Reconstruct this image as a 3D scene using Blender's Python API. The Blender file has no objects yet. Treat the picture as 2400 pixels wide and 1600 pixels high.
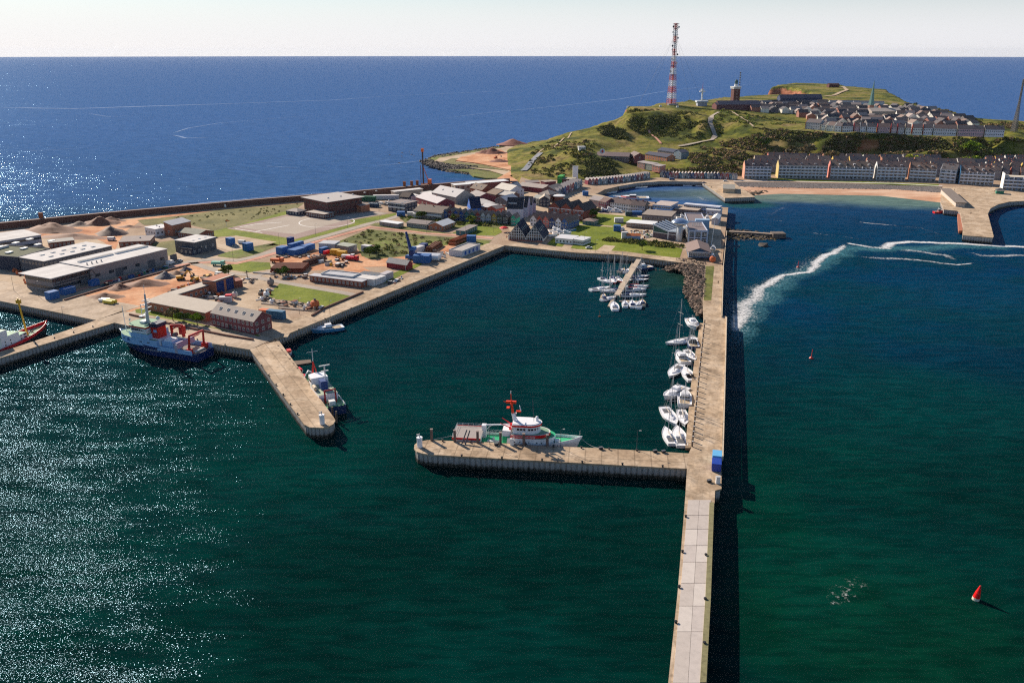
import bpy, bmesh, math, random
import numpy as np
from mathutils import Vector, Matrix, noise
from mathutils.geometry import tessellate_polygon, delaunay_2d_cdt
R = math.radians
rnd = random.Random(7)
C = bpy.context.scene.collection
# ---------------------------------------------------------------- camera
FP, HH, SL = 1960.0, 128.0, 1.6      # focal length in pixels, camera height, water level
TH = math.atan(682 / FP); cT, sT = math.cos(TH), math.sin(TH)
cam_d = bpy.data.cameras.new('camera'); cam = bpy.data.objects.new('camera', cam_d); C.objects.link(cam)
cam.location = (0, 0, HH); cam.rotation_euler = (R(90) - TH, 0, 0)
cam_d.sensor_width = 36; cam_d.lens = 36 * FP / 2400; cam_d.clip_start = 1; cam_d.clip_end = 200000
bpy.context.scene.camera = cam
# ---------------------------------------------------------------- sky and sun
SUN_AZ, SUN_EL = R(-41), R(29)      # azimuth from +Y towards +X
w = bpy.data.worlds.new('World'); bpy.context.scene.world = w; w.use_nodes = True
nt = w.node_tree; bg = nt.nodes['Background']
sky = nt.nodes.new('ShaderNodeTexSky'); sky.sky_type = 'NISHITA'; sky.sun_disc = False
sky.sun_elevation = SUN_EL; sky.sun_rotation = SUN_AZ; sky.altitude = 0
sky.air_density = 1.0; sky.dust_density = 0.15; sky.ozone_density = 3.5
tc = nt.nodes.new('ShaderNodeTexCoord'); sx = nt.nodes.new('ShaderNodeSeparateXYZ'); cx = nt.nodes.new('ShaderNodeCombineXYZ')
mx = nt.nodes.new('ShaderNodeMath'); mx.operation = 'MAXIMUM'; mx.inputs[1].default_value = 0.004
L = nt.links.new
L(tc.outputs['Generated'], sx.inputs[0]); L(sx.outputs[0], cx.inputs[0]); L(sx.outputs[1], cx.inputs[1])
L(sx.outputs[2], mx.inputs[0]); L(mx.outputs[0], cx.inputs[2]); L(cx.outputs[0], sky.inputs[0])
hm = nt.nodes.new('ShaderNodeMapRange'); L(mx.outputs[0], hm.inputs[0]); hm.interpolation_type = 'SMOOTHERSTEP'
hm.inputs[1].default_value = 0.0; hm.inputs[2].default_value = 0.11; hm.inputs[3].default_value = 0.85; hm.inputs[4].default_value = 0.0
sm = nt.nodes.new('ShaderNodeMix'); sm.data_type = 'RGBA'; L(hm.outputs[0], sm.inputs[0]); L(sky.outputs[0], sm.inputs[6])
sm.inputs[7].default_value = (8.9, 8.9, 9.5, 1)          # pale sea haze low in the sky
L(sm.outputs[2], bg.inputs[0]); bg.inputs[1].default_value = 0.068
sd = bpy.data.lights.new('sun', 'SUN'); sun = bpy.data.objects.new('sun', sd); C.objects.link(sun)
sd.energy = 5.0; sd.angle = R(0.53); sd.color = (1.0, 0.87, 0.72)
sv = Vector((math.sin(SUN_AZ) * math.cos(SUN_EL), math.cos(SUN_AZ) * math.cos(SUN_EL), math.sin(SUN_EL)))
sun.rotation_euler = sv.to_track_quat('Z', 'Y').to_euler(); sun.location = sv * 900
S = bpy.context.scene; S.view_settings.view_transform = 'Standard'; S.view_settings.look = 'None'
S.view_settings.exposure = 0.55; S.view_settings.gamma = 1
S.cycles.max_bounces = 5; S.cycles.diffuse_bounces = 2; S.cycles.glossy_bounces = 2; S.cycles.transparent_max_bounces = 8
S.cycles.use_denoising = False; S.cycles.denoiser = 'OPENIMAGEDENOISE'; S.cycles.denoising_prefilter = 'ACCURATE'; S.cycles.filter_width = 1.2; S.cycles.sample_clamp_indirect = 4
# ---------------------------------------------------------------- helpers
def P(px, py, z=6.0):
    "point at height z that stands at the photograph's pixel"
    xc, yc = (px - 1200) / FP, (py - 800) / FP
    t = (HH - z) / (sT + yc * cT)
    return Vector((xc * t, (cT - yc * sT) * t, z))
def hz(px, py, pb, pyb, z=6.0):
    "height of a thing whose foot is at pixel (pb,pyb) and whose top is at row py"
    b = P(pb, pyb, z); yc = (py - 800) / FP
    return HH - b.y * (sT + yc * cT) / (cT - yc * sT) - z
def tag(o, label=None, cat=None, group=None, kind=None):
    if label: o['label'] = label
    if cat: o['category'] = cat
    if group: o['group'] = group
    if kind: o['kind'] = kind
    return o
def empty(name, loc, rz=0.0, label=None, cat=None, group=None):
    o = bpy.data.objects.new(name, None); C.objects.link(o); o.location = loc; o.rotation_euler = (0, 0, rz)
    o.empty_display_size = 1
    return tag(o, label, cat, group)
def copy_tree(o, parent=None):
    c = o.copy(); C.objects.link(c); c.parent = parent
    for ch in list(o.children): copy_tree(ch, c)
    return c
class MB:
    def __init__(s): s.v = []; s.f = []; s.m = []; s.mats = []
    def mi(s, mat):
        if mat not in s.mats: s.mats.append(mat)
        return s.mats.index(mat)
    def add(s, vs, fs, mat):
        b = len(s.v); s.v += [tuple(v) for v in vs]; k = s.mi(mat)
        for f in fs: s.f.append(tuple(b + i for i in f)); s.m.append(k)
    def box(s, x0, x1, y0, y1, z0, z1, mat, M=None):
        vs = [Vector((x, y, z)) for z in (z0, z1) for y in (y0, y1) for x in (x0, x1)]
        if M: vs = [M @ v for v in vs]
        s.add(vs, [(0, 2, 3, 1), (4, 5, 7, 6), (0, 1, 5, 4), (2, 6, 7, 3), (0, 4, 6, 2), (1, 3, 7, 5)], mat)
    def rbox(s, cx, cy, cz, lx, ly, lz, rz, mat):
        s.box(-lx / 2, lx / 2, -ly / 2, ly / 2, 0, lz, mat, Matrix.Translation((cx, cy, cz)) @ Matrix.Rotation(rz, 4, 'Z'))
    def bar(s, a, b, r, mat, n=6, r2=None):
        a, b = Vector(a), Vector(b); d = b - a
        if d.length < 1e-6: return
        q = d.to_track_quat('Z', 'Y'); r2 = r if r2 is None else r2
        vs = [a + q @ Vector((r * math.cos(i * 2 * math.pi / n), r * math.sin(i * 2 * math.pi / n), 0)) for i in range(n)]
        vs += [b + q @ Vector((r2 * math.cos(i * 2 * math.pi / n), r2 * math.sin(i * 2 * math.pi / n), 0)) for i in range(n)]
        s.add(vs, [(i, (i + 1) % n, n + (i + 1) % n, n + i) for i in range(n)] + [tuple(range(n - 1, -1, -1)), tuple(range(n, 2 * n))], mat)
    def prism(s, poly, z0, z1, mat, top=None, bottom=True):
        n = len(poly)
        area = sum(poly[i][0] * poly[(i + 1) % n][1] - poly[(i + 1) % n][0] * poly[i][1] for i in range(n))
        if area < 0: poly = poly[::-1]
        vs = [(p[0], p[1], z0) for p in poly] + [(p[0], p[1], z1) for p in poly]
        s.add(vs, [(i, (i + 1) % n, n + (i + 1) % n, n + i) for i in range(n)], mat)
        s.sheet(poly, z1, top or mat)
    def sheet(s, poly, z, mat):
        pts = [Vector((p[0], p[1], z)) for p in poly]
        tr = tessellate_polygon([pts]); out = []
        for t in tr:
            a, b, c = (pts[i] for i in t)
            out.append(t if (b - a).cross(c - a).z > 0 else (t[0], t[2], t[1]))
        s.add(pts, out, mat)
    def lathe(s, prof, mat, n=12, M=None):
        vs = []; fs = []
        for (r, z) in prof:
            for i in range(n):
                a = i * 2 * math.pi / n; vs.append(Vector((r * math.cos(a), r * math.sin(a), z)))
        if M: vs = [M @ v for v in vs]
        for k in range(len(prof) - 1):
            for i in range(n):
                j = (i + 1) % n; fs.append((k * n + i, k * n + j, (k + 1) * n + j, (k + 1) * n + i))
        fs.append(tuple(range(n - 1, -1, -1))); fs.append(tuple((len(prof) - 1) * n + i for i in range(n)))
        s.add(vs, fs, mat)
    def build(s, name, parent=None, smooth=False):
        me = bpy.data.meshes.new(name); me.from_pydata(s.v, [], s.f)
        for m in s.mats: me.materials.append(m)
        me.polygons.foreach_set('material_index', s.m)
        if smooth: me.polygons.foreach_set('use_smooth', [True] * len(s.f))
        me.update()
        o = bpy.data.objects.new(name, me); C.objects.link(o)
        if parent: o.parent = parent
        return o
# ---------------------------------------------------------------- materials
_mc = {}
def newmat(name):
    m = bpy.data.materials.new(name); m.use_nodes = True
    return m, m.node_tree, m.node_tree.nodes['Principled BSDF'], m.node_tree.nodes, m.node_tree.links.new
def ramp(nodes, stops):
    r = nodes.new('ShaderNodeValToRGB'); e = r.color_ramp.elements
    while len(e) < len(stops): e.new(0.5)
    for i, (p, c) in enumerate(stops): e[i].position = p; e[i].color = (*c, 1)
    return r
def sc(c, k): return tuple(min(1, max(0, x * k)) for x in c)
def mat(c, rough=0.7, var=0.18, scale=0.35, metal=0.0, spec=0.4, name='paint'):
    key = (tuple(c), rough, var, scale, metal)
    if key in _mc: return _mc[key]
    m, t, b, N, L = newmat(name)
    g = N.new('ShaderNodeNewGeometry')
    n1 = N.new('ShaderNodeTexNoise'); n1.inputs['Scale'].default_value = scale; n1.inputs['Detail'].default_value = 5; n1.inputs['Roughness'].default_value = .65
    r = ramp(N, [(0.28, sc(c, 1 - var)), (0.5, c), (0.75, sc(c, 1 + var * .6))])
    L(g.outputs['Position'], n1.inputs['Vector']); L(n1.outputs[0], r.inputs[0]); L(r.outputs[0], b.inputs['Base Color'])
    b.inputs['Roughness'].default_value = rough; b.inputs['Metallic'].default_value = metal; b.inputs['Specular IOR Level'].default_value = spec
    _mc[key] = m; return m
def ground_mat(name, stops, scale=0.05, detail=8, rough=0.95, stain=0, fine=None, fs=1.2, joints=None, ang=0.0, jw=(6, 6), jcol=.72, streak=None):
    "two noises and optional slab joints"
    m, t, b, N, L = newmat(name)
    g = N.new('ShaderNodeNewGeometry')
    mp = N.new('ShaderNodeMapping'); mp.inputs['Rotation'].default_value = (0, 0, -ang); L(g.outputs['Position'], mp.inputs[0])
    n1 = N.new('ShaderNodeTexNoise'); n1.inputs['Scale'].default_value = scale; n1.inputs['Detail'].default_value = detail; n1.inputs['Roughness'].default_value = .68
    src = mp.outputs[0]
    if streak:
        ms = N.new('ShaderNodeMapping'); ms.inputs['Scale'].default_value = streak; L(src, ms.inputs[0]); L(ms.outputs[0], n1.inputs[0])
    else: L(src, n1.inputs[0])
    r = ramp(N, stops); L(n1.outputs[0], r.inputs[0]); out = r.outputs[0]
    if fine:
        n2 = N.new('ShaderNodeTexNoise'); n2.inputs['Scale'].default_value = fs; n2.inputs['Detail'].default_value = 3; L(src, n2.inputs[0])
        r2 = ramp(N, [(.3, (1 - fine,) * 3), (.7, (1 + fine * .0,) * 3)]); L(n2.outputs[0], r2.inputs[0])
        mm = N.new('ShaderNodeMix'); mm.data_type = 'RGBA'; mm.blend_type = 'MULTIPLY'; mm.inputs[0].default_value = 1
        L(out, mm.inputs[6]); L(r2.outputs[0], mm.inputs[7]); out = mm.outputs[2]
    if stain:
        n3 = N.new('ShaderNodeTexNoise'); n3.inputs['Scale'].default_value = .22; n3.inputs['Detail'].default_value = 9; n3.inputs['Roughness'].default_value = .7; n3.inputs['Distortion'].default_value = .8; L(src, n3.inputs[0])
        r3 = ramp(N, [(.40, (1 - stain,) * 3), (.47, (1 - stain * .3,) * 3), (.52, (1, 1, 1))]); L(n3.outputs[0], r3.inputs[0])
        mm = N.new('ShaderNodeMix'); mm.data_type = 'RGBA'; mm.blend_type = 'MULTIPLY'; mm.inputs[0].default_value = 1
        L(out, mm.inputs[6]); L(r3.outputs[0], mm.inputs[7]); out = mm.outputs[2]
    if joints:
        br = N.new('ShaderNodeTexBrick'); br.inputs['Scale'].default_value = 1; br.offset = 0
        br.inputs['Brick Width'].default_value = jw[0]; br.inputs['Row Height'].default_value = jw[1]; br.inputs['Mortar Size'].default_value = joints
        br.inputs['Color1'].default_value = (1, 1, 1, 1); br.inputs['Color2'].default_value = (.84, .84, .85, 1); br.inputs['Mortar'].default_value = (jcol, jcol, jcol, 1)
        br.inputs['Mortar Smooth'].default_value = 0.2
        L(src, br.inputs[0])
        mm = N.new('ShaderNodeMix'); mm.data_type = 'RGBA'; mm.blend_type = 'MULTIPLY'; mm.inputs[0].default_value = 1
        L(out, mm.inputs[6]); L(br.outputs[0], mm.inputs[7]); out = mm.outputs[2]
    L(out, b.inputs['Base Color']); b.inputs['Roughness'].default_value = rough; b.inputs['Specular IOR Level'].default_value = .2
    return m
GREY = mat((.32, .32, .33)); WHITE = mat((.78, .78, .76), .5, .08); LGREY = mat((.52, .52, .52), .6); DARK = mat((.035, .037, .045), .5)
GLASS = mat((.03, .045, .06), .12, .3, .2, spec=.8); RED = mat((.62, .03, .02), .45, .12); BLUE = mat((.02, .11, .40), .5); ORANGE = mat((.75, .16, .03), .5)
YEL = mat((.62, .34, .02), .5); BRICK = mat((.26, .085, .055), .85, .25, .8); BRICKO = mat((.42, .16, .09), .85, .2, .8); DBRICK = mat((.13, .05, .045), .85, .25, .8)
RROOF = mat((.24, .20, .19), .85, .22, .25); DROOF = mat((.045, .048, .06), .7, .3, .3)
LROOF = ground_mat('roof_sheeting', [(.38, (.66, .63, .60)), (.5, (.74, .71, .68)), (.62, (.79, .76, .73))], .12, fine=.12, fs=2, joints=.09, ang=math.atan2(*(P(391, 585) - P(209, 629)).yx), jw=(60, 1.6), jcol=.86)
MROOF = mat((.34, .30, .29), .8, .2, .2)
WOOD = mat((.16, .11, .08), .9); STEEL = mat((.30, .31, .33), .35, .2, metal=.7); GREEN = mat((.02, .20, .09), .6); RUST = mat((.22, .065, .03), .85, .35, .8); TEAL = mat((.02, .14, .17), .6)
NAVY = mat((.012, .03, .12), .4, .15); SKYB = mat((.16, .36, .62), .5, .1); CREAM = mat((.62, .52, .36), .8, .12); BLACK = mat((.015, .015, .018), .6)
# ---------------------------------------------------------------- the sea
def sea_material():
    m, t, b, N, L = newmat('sea_water')
    N.remove(b); out = N['Material Output']
    g = N.new('ShaderNodeNewGeometry'); pos = g.outputs['Position']
    def mth(op, a, b2=None, c=None):
        n = N.new('ShaderNodeMath'); n.operation = op
        for i, v in enumerate((a, b2, c)):
            if v is None: continue
            if isinstance(v, (int, float)): n.inputs[i].default_value = v
            else: L(v, n.inputs[i])
        return n.outputs[0]
    def smooth(v, a, b2):
        n = N.new('ShaderNodeMapRange'); n.interpolation_type = 'SMOOTHSTEP'; L(v, n.inputs[0]); n.inputs[1].default_value = a; n.inputs[2].default_value = b2
        return n.outputs[0]
    sp = N.new('ShaderNodeSeparateXYZ'); L(pos, sp.inputs[0]); X, Y = sp.outputs[0], sp.outputs[1]
    def mp(scale, rot=0, loc=(0, 0, 0)):
        n = N.new('ShaderNodeMapping'); n.inputs['Scale'].default_value = scale; n.inputs['Rotation'].default_value = (0, 0, rot); n.inputs['Location'].default_value = loc
        L(pos, n.inputs[0]); return n.outputs[0]
    def noi(vec, s, d=3, r=.55, dist=0):
        n = N.new('ShaderNodeTexNoise'); n.inputs['Scale'].default_value = s; n.inputs['Detail'].default_value = d; n.inputs['Roughness'].default_value = r; n.inputs['Distortion'].default_value = dist
        L(vec, n.inputs[0]); return n
    def blob(px, py, rx, ry, rot=0):
        "soft spot on the water around a pixel: 1 in the middle, 0 outside"
        c = P(px, py, SL)
        n = N.new('ShaderNodeMapping'); n.vector_type = 'TEXTURE'; n.inputs['Location'].default_value = c; n.inputs['Rotation'].default_value = (0, 0, rot); n.inputs['Scale'].default_value = (rx, ry, 1e4)
        L(warp, n.inputs[0]); ln = N.new('ShaderNodeVectorMath'); ln.operation = 'LENGTH'; L(n.outputs[0], ln.inputs[0])
        return mth('SUBTRACT', 1, smooth(ln.outputs['Value'], .35, 1.0))
    wn = noi(pos, .02, 4); vm = N.new('ShaderNodeVectorMath'); vm.operation = 'MULTIPLY_ADD'
    L(wn.outputs['Color'], vm.inputs[0]); vm.inputs[1].default_value = (36, 36, 0); 
    va = N.new('ShaderNodeVectorMath'); va.operation = 'ADD'; va.inputs[1].default_value = (-18, -18, 0); L(pos, va.inputs[0]); L(va.outputs[0], vm.inputs[2])
    warp = vm.outputs[0]
    # body colour: green and dark close by, blue in the open sea, pale where the bottom is near
    def mix(f, a, c):
        n = N.new('ShaderNodeMix'); n.data_type = 'RGBA'
        if isinstance(f, (int, float)): n.inputs[0].default_value = f
        else: L(f, n.inputs[0])
        for i, v in ((6, a), (7, c)):
            if isinstance(v, tuple): n.inputs[i].default_value = (*v, 1)
            else: L(v, n.inputs[i])
        return n.outputs[2]
    k = KSEA
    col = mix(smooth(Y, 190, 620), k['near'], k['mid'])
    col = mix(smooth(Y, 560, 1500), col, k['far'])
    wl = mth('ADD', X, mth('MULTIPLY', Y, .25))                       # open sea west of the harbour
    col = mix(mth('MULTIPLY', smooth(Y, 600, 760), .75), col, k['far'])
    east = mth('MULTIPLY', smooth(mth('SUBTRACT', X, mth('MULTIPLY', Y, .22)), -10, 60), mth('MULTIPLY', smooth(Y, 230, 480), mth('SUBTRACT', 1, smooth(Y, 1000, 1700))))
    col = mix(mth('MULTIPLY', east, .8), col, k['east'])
    for (px, py, rx, ry, c, a) in k['blobs']:
        col = mix(mth('MULTIPLY', blob(px, py, rx, ry), a), col, c)
    patch = noi(pos, .012, 5, .6); col2 = mix(mth('MULTIPLY', smooth(patch.outputs[0], .42, .62), mth('MULTIPLY', mth('SUBTRACT', 1, smooth(Y, 520, 640)), .45)), col, k['patch'])
    def mp0(scale, rot):
        n = N.new('ShaderNodeMapping'); n.inputs['Scale'].default_value = scale; n.inputs['Rotation'].default_value = (0, 0, rot); L(pos, n.inputs[0]); return n.outputs[0]
    rp = noi(mp0((.22, 1, 1), R(6)), .42, 4, .6, .4); rr_ = ramp(N, [(.36, (.62, .66, .70)), (.5, (1, 1, 1)), (.64, (1.5, 1.42, 1.36))]); L(rp.outputs[0], rr_.inputs[0])  # ripple light and dark painted into the colour: crests lighter, troughs darker
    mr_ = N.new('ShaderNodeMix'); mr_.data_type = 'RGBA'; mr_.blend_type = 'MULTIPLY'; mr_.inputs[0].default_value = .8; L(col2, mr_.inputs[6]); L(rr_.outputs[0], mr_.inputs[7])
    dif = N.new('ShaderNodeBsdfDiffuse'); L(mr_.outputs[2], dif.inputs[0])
    # waves: slopes straight from noise, so that far water keeps its roughness
    def slopes(vec, s, d, amp, r=.55):
        n = noi(vec, s, d, r); a = N.new('ShaderNodeVectorMath'); a.operation = 'SUBTRACT'; L(n.outputs['Color'], a.inputs[0]); a.inputs[1].default_value = (.5, .5, .5)
        q = N.new('ShaderNodeVectorMath'); q.operation = 'MULTIPLY'; L(a.outputs[0], q.inputs[0]); q.inputs[1].default_value = (amp, amp, 0); return q.outputs[0]
    def vadd(a, c):
        n = N.new('ShaderNodeVectorMath'); n.operation = 'ADD'; L(a, n.inputs[0]); L(c, n.inputs[1]); return n.outputs[0]
    s1 = slopes(mp((1, 1, 1)), 2.4, 3, k['a1']); s2 = slopes(mp((.3, 1, 1), R(20)), .16, 3, k['a2'])
    amp = N.new('ShaderNodeMapRange'); gust = noi(mp((.35, 1, 1), R(12)), .0042, 6, .62, .6); L(gust.outputs[0], amp.inputs[0])
    amp.inputs[1].default_value = .3; amp.inputs[2].default_value = .7; amp.inputs[3].default_value = .6; amp.inputs[4].default_value = 1.3
    # sheltered water inside the moles lies calmer
    calm = mth('MULTIPLY', smooth(X, -130, -20), mth('SUBTRACT', 1, smooth(Y, 560, 640)))
    ampk = mth('MULTIPLY', mth('MULTIPLY', amp.outputs[0], mth('SUBTRACT', 1, mth('MULTIPLY', smooth(Y, 560, 1300), .36))), mth('SUBTRACT', 1, mth('MULTIPLY', calm, .68)))
    vs = N.new('ShaderNodeVectorMath'); vs.operation = 'SCALE'; L(vadd(s1, s2), vs.inputs[0]); L(ampk, vs.inputs['Scale'])
    up = N.new('ShaderNodeVectorMath'); up.operation = 'ADD'; L(vs.outputs[0], up.inputs[0]); up.inputs[1].default_value = (0, 0, 1)
    nr = N.new('ShaderNodeVectorMath'); nr.operation = 'NORMALIZE'; L(up.outputs[0], nr.inputs[0])
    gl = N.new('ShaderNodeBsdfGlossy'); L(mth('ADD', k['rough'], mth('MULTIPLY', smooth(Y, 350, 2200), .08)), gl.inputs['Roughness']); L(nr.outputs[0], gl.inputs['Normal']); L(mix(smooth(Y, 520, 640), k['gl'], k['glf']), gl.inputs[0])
    fr = N.new('ShaderNodeFresnel'); fr.inputs['IOR'].default_value = 1.333; L(nr.outputs[0], fr.inputs['Normal'])
    frc = mth('MINIMUM', fr.outputs[0], k['fmax'])
    ms = N.new('ShaderNodeMixShader'); L(frc, ms.inputs[0]); L(dif.outputs[0], ms.inputs[1]); L(gl.outputs[0], ms.inputs[2])
    # slicks and foam lines
    L(ms.outputs[0], out.inputs['Surface'])
    return m
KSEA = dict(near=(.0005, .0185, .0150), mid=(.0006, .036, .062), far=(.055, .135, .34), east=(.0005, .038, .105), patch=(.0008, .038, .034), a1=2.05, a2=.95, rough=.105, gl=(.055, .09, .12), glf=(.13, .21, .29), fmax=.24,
    blobs=[(1900, 456, 190, 58, (.17, .24, .20), .95), (2140, 474, 90, 46, (.14, .23, .20), .9), (1750, 478, 40, 26, (.02, .10, .07), .7),
           (1830, 1230, 22, 70, (.001, .048, .026), .38), (2110, 1450, 34, 50, (.002, .040, .018), .42), (1780, 1420, 14, 30, (.001, .035, .014), .4), (2200, 950, 60, 50, (.001, .050, .045), .45), (1990, 1080, 26, 34, (.001, .044, .030), .35), (2300, 700, 130, 60, (.002, .05, .085), .4),
           (1560, 655, 26, 30, (.02, .05, .03), .8), (1180, 640, 110, 60, (.001, .045, .075), .6), (700, 1020, 60, 60, (.001, .040, .032), .5), (1500, 455, 80, 25, (.04, .07, .06), .6), (1110, 412, 60, 30, (.02, .10, .2), .5)])
def sea():
    mb = MB(); m = sea_material()
    rs = [0] + [120 * (1.12 ** i) for i in range(60)]
    rs = [r for r in rs if r < 60000] + [60000]; n = 96; vs = [(0, 0, SL)]
    for r in rs[1:]:
        for i in range(n):
            a = 2 * math.pi * i / n; vs.append((r * math.cos(a), r * math.sin(a), SL - ((r * r) / (2 * 6371000.0) if r > 3000 else 0)))
    fs = [(0, 1 + i, 1 + (i + 1) % n) for i in range(n)]
    for k in range(len(rs) - 2):
        for i in range(n):
            a, b2 = 1 + k * n + i, 1 + k * n + (i + 1) % n; fs.append((a, a + n, b2 + n, b2))
    mb.add(vs, fs, m); o = mb.build('sea', smooth=True); tag(o, kind='structure')
sea()
# ---------------------------------------------------------------- ground, quays and piers
CONC = ground_mat('concrete_deck', [(.34, (.40, .30, .21)), (.46, (.51, .395, .285)), (.55, (.60, .47, .345)), (.66, (.67, .54, .41))], .12, fine=.25, fs=.9, joints=.045, jw=(5, 30), jcol=.7)
def pile_material():
    m, t, b, N, L = newmat('sheet_pile')
    g = N.new('ShaderNodeNewGeometry'); s = N.new('ShaderNodeSeparateXYZ'); L(g.outputs['Position'], s.inputs[0])
    n = N.new('ShaderNodeTexNoise'); n.inputs['Scale'].default_value = .9; n.inputs['Detail'].default_value = 5; L(g.outputs['Position'], n.inputs[0])
    a = N.new('ShaderNodeMath'); a.operation = 'MULTIPLY_ADD'; L(n.outputs[0], a.inputs[0]); a.inputs[1].default_value = 2.2; L(s.outputs[2], a.inputs[2])
    mr = N.new('ShaderNodeMapRange'); L(a.outputs[0], mr.inputs[0]); mr.inputs[1].default_value = 0; mr.inputs[2].default_value = 8
    r = ramp(N, [(0, (.012, .014, .012)), (.40, (.022, .024, .018)), (.47, (.07, .065, .05)), (.56, (.34, .31, .29)), (.9, (.46, .43, .40))]); L(mr.outputs[0], r.inputs[0]); L(r.outputs[0], b.inputs['Base Color']); b.inputs['Roughness'].default_value = .8
    return m
PILE = pile_material()
def pix(pts, z=6.0): return [P(x, y, z) for x, y in pts]
def corr_wall(mb, pts, z0, z1, mat_, pitch=1.7, amp=.35, closed=False):
    "corrugated sheet piling along a line (water on the outside)"
    n = len(pts); prof = []
    for i in range(n if closed else n - 1):
        a = Vector(pts[i][:2]); b = Vector(pts[(i + 1) % n][:2]); d = b - a; ln = d.length
        if ln < .5: continue
        d /= ln; nn = Vector((d.y, -d.x)); k = max(1, round(ln / pitch)); st = ln / k
        for j in range(k):
            q = a + d * st * j
            prof += [q, q + d * st * .08 - nn * amp, q + d * st * .30 - nn * amp, q + d * st * .38]
    prof.append(Vector(pts[0 if closed else -1][:2]))
    vs = [(p.x, p.y, z0) for p in prof] + [(p.x, p.y, z1) for p in prof]; m = len(prof)
    mb.add(vs, [(i, i + 1, m + i + 1, m + i) for i in range(m - 1)], mat_)
def area2(p): return sum(p[i][0] * p[(i + 1) % len(p)][1] - p[(i + 1) % len(p)][0] * p[i][1] for i in range(len(p)))
def ccw(pts): return pts if area2(pts) > 0 else pts[::-1]
def inset(poly, d):
    poly = ccw(poly); n = len(poly); out = []
    for i in range(n):
        a, b, c = Vector(poly[i - 1][:2]), Vector(poly[i][:2]), Vector(poly[(i + 1) % n][:2])
        e1, e2 = (b - a).normalized(), (c - b).normalized(); n1, n2 = Vector((-e1.y, e1.x)), Vector((-e2.y, e2.x))
        k = n1 + n2; k = k / max(.35, k.length_squared / 2) if k.length > 1e-3 else n1
        out.append(b + k * d)
    return out
# the low land as one slab
LAND = [(-500, 588), (0, 534), (500, 486), (600, 477), (850, 457), (991, 444), (1105, 434), (1215, 428), (1230, 395), (1500, 375), (2600, 375),
        (2620, 476), (2400, 471), (2365, 473), (2340, 479), (2260, 486), (2212, 485), (2204, 472), (2206, 452), (2209, 438), (2100, 432.7), (1844, 427), (1719, 426.7), (1645, 426), (1588, 425), (1545, 425),
        (1495, 428.5), (1450, 436.5), (1418, 444), (1403, 452), (1380, 459), (1400, 463), (1450, 467), (1576, 478), (1708, 486), (1702, 540), (1694, 622), (1639, 620.7), (1450, 596.5), (1350, 592), (1183, 575),
        (648, 793), (620, 806), (586, 819), (498, 805), (268, 756), (226, 750), (0, 705), (-500, 606)]
lp = ccw(pix(LAND)); SAND = ground_mat('ground_dirt', [(.3, (.33, .22, .14)), (.5, (.44, .31, .21)), (.7, (.50, .39, .29))], .04, fine=.3)
mb = MB(); mb.prism(inset(lp, .4), -4, 5.9, SAND); tag(mb.build('ground'), kind='structure')
def quay(name, pts, label, cat, walls=None, deck=CONC, z=6.0, cap=.55, closed=False):
    "a quay or pier: deck slab with a cap beam over corrugated walls"
    o = empty(name, pix(pts, z)[0] * 0, 0, label, cat)
    poly = ccw(pix(pts, z)); mb = MB(); mb.prism(poly, z - cap, z + .02, deck); mb.build('deck', o)
    mb = MB(); corr_wall(mb, [inset(poly, .3)[i] for i in range(len(poly))], -4, z - cap, PILE, closed=True); mb.build('wall', o)
    return o
def deckmat(name, a, b, jw, tone=1.0, joints=.05, base=None, jcol=.68, fine=.25):
    d = P(*b) - P(*a); ang = math.atan2(d.y, d.x)
    st = base or [(.34, (.42, .30, .195)), (.46, (.55, .405, .27)), (.55, (.64, .485, .335)), (.66, (.73, .575, .42))]
    return ground_mat(name, [(p, sc(c, tone)) for p, c in st], .12, fine=fine, fs=.8, stain=.3, joints=joints, ang=ang, jw=jw, jcol=jcol)
EP = [(1694, 622), (1690, 741), (1702, 741), (1697, 900), (1691, 1074), (1691, 1145), (1676, 1149), (1663, 1433), (1657, 1600), (1640, 2100), (1528, 2100), (1566, 1600), (1588, 1389), (1604, 1190), (1607, 1149), (1610, 1098), (1614, 1062), (1620, 1049), (1633, 890), (1649, 755), (1647, 704), (1652.6, 621.5)]
east_pier = quay('harbour_pier', EP, 'longest sandy concrete pier running from the houses down to the bottom edge', 'pier', deck=deckmat('pier_deck', (1663, 1433), (1691, 1100), (3.4, 1.9), 1.0, .07, jcol=.8))
XP = [(1614, 1062), (1610, 1098), (1400, 1086.8), (1150, 1073), (1010, 1065), (989, 1062), (977, 1058), (970.5, 1050), (971, 1042), (980, 1035), (1003, 1030.5), (1140, 1036), (1280, 1044.7), (1400, 1049.6)]
cross_pier = quay('cross_pier', XP, 'short cross pier with rounded tip where the red and white ship lies', 'pier', deck=deckmat('cross_deck', (1010, 1065), (1610, 1098), (5.2, 40), 1.0, .22, jcol=.62))
DP = [(620, 806), (653.7, 798), (700, 862), (742, 922), (783, 979), (786, 985), (781, 993.6), (768, 1000), (755.7, 1002), (726, 1001), (713.6, 994.6), (655, 915), (600, 837), (586, 819)]
diag_pier = quay('finger_pier', DP, 'finger pier with rounded end, green deck tenders along its right side', 'pier', deck=deckmat('finger_deck', (600, 837), (713, 994), (40, 4.6), 1.05, .2, jcol=.66))
LP = [(226, 750), (268, 756), (150, 792), (29, 829.5), (-300, 930), (-300, 908), (38, 813), (150, 776)]
left_pier = quay('side_pier', LP, 'narrow pier between the two moored ships at the left edge', 'pier', deck=deckmat('side_deck', (29, 829), (268, 756), (6, 40), 1.0, .07))
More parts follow.
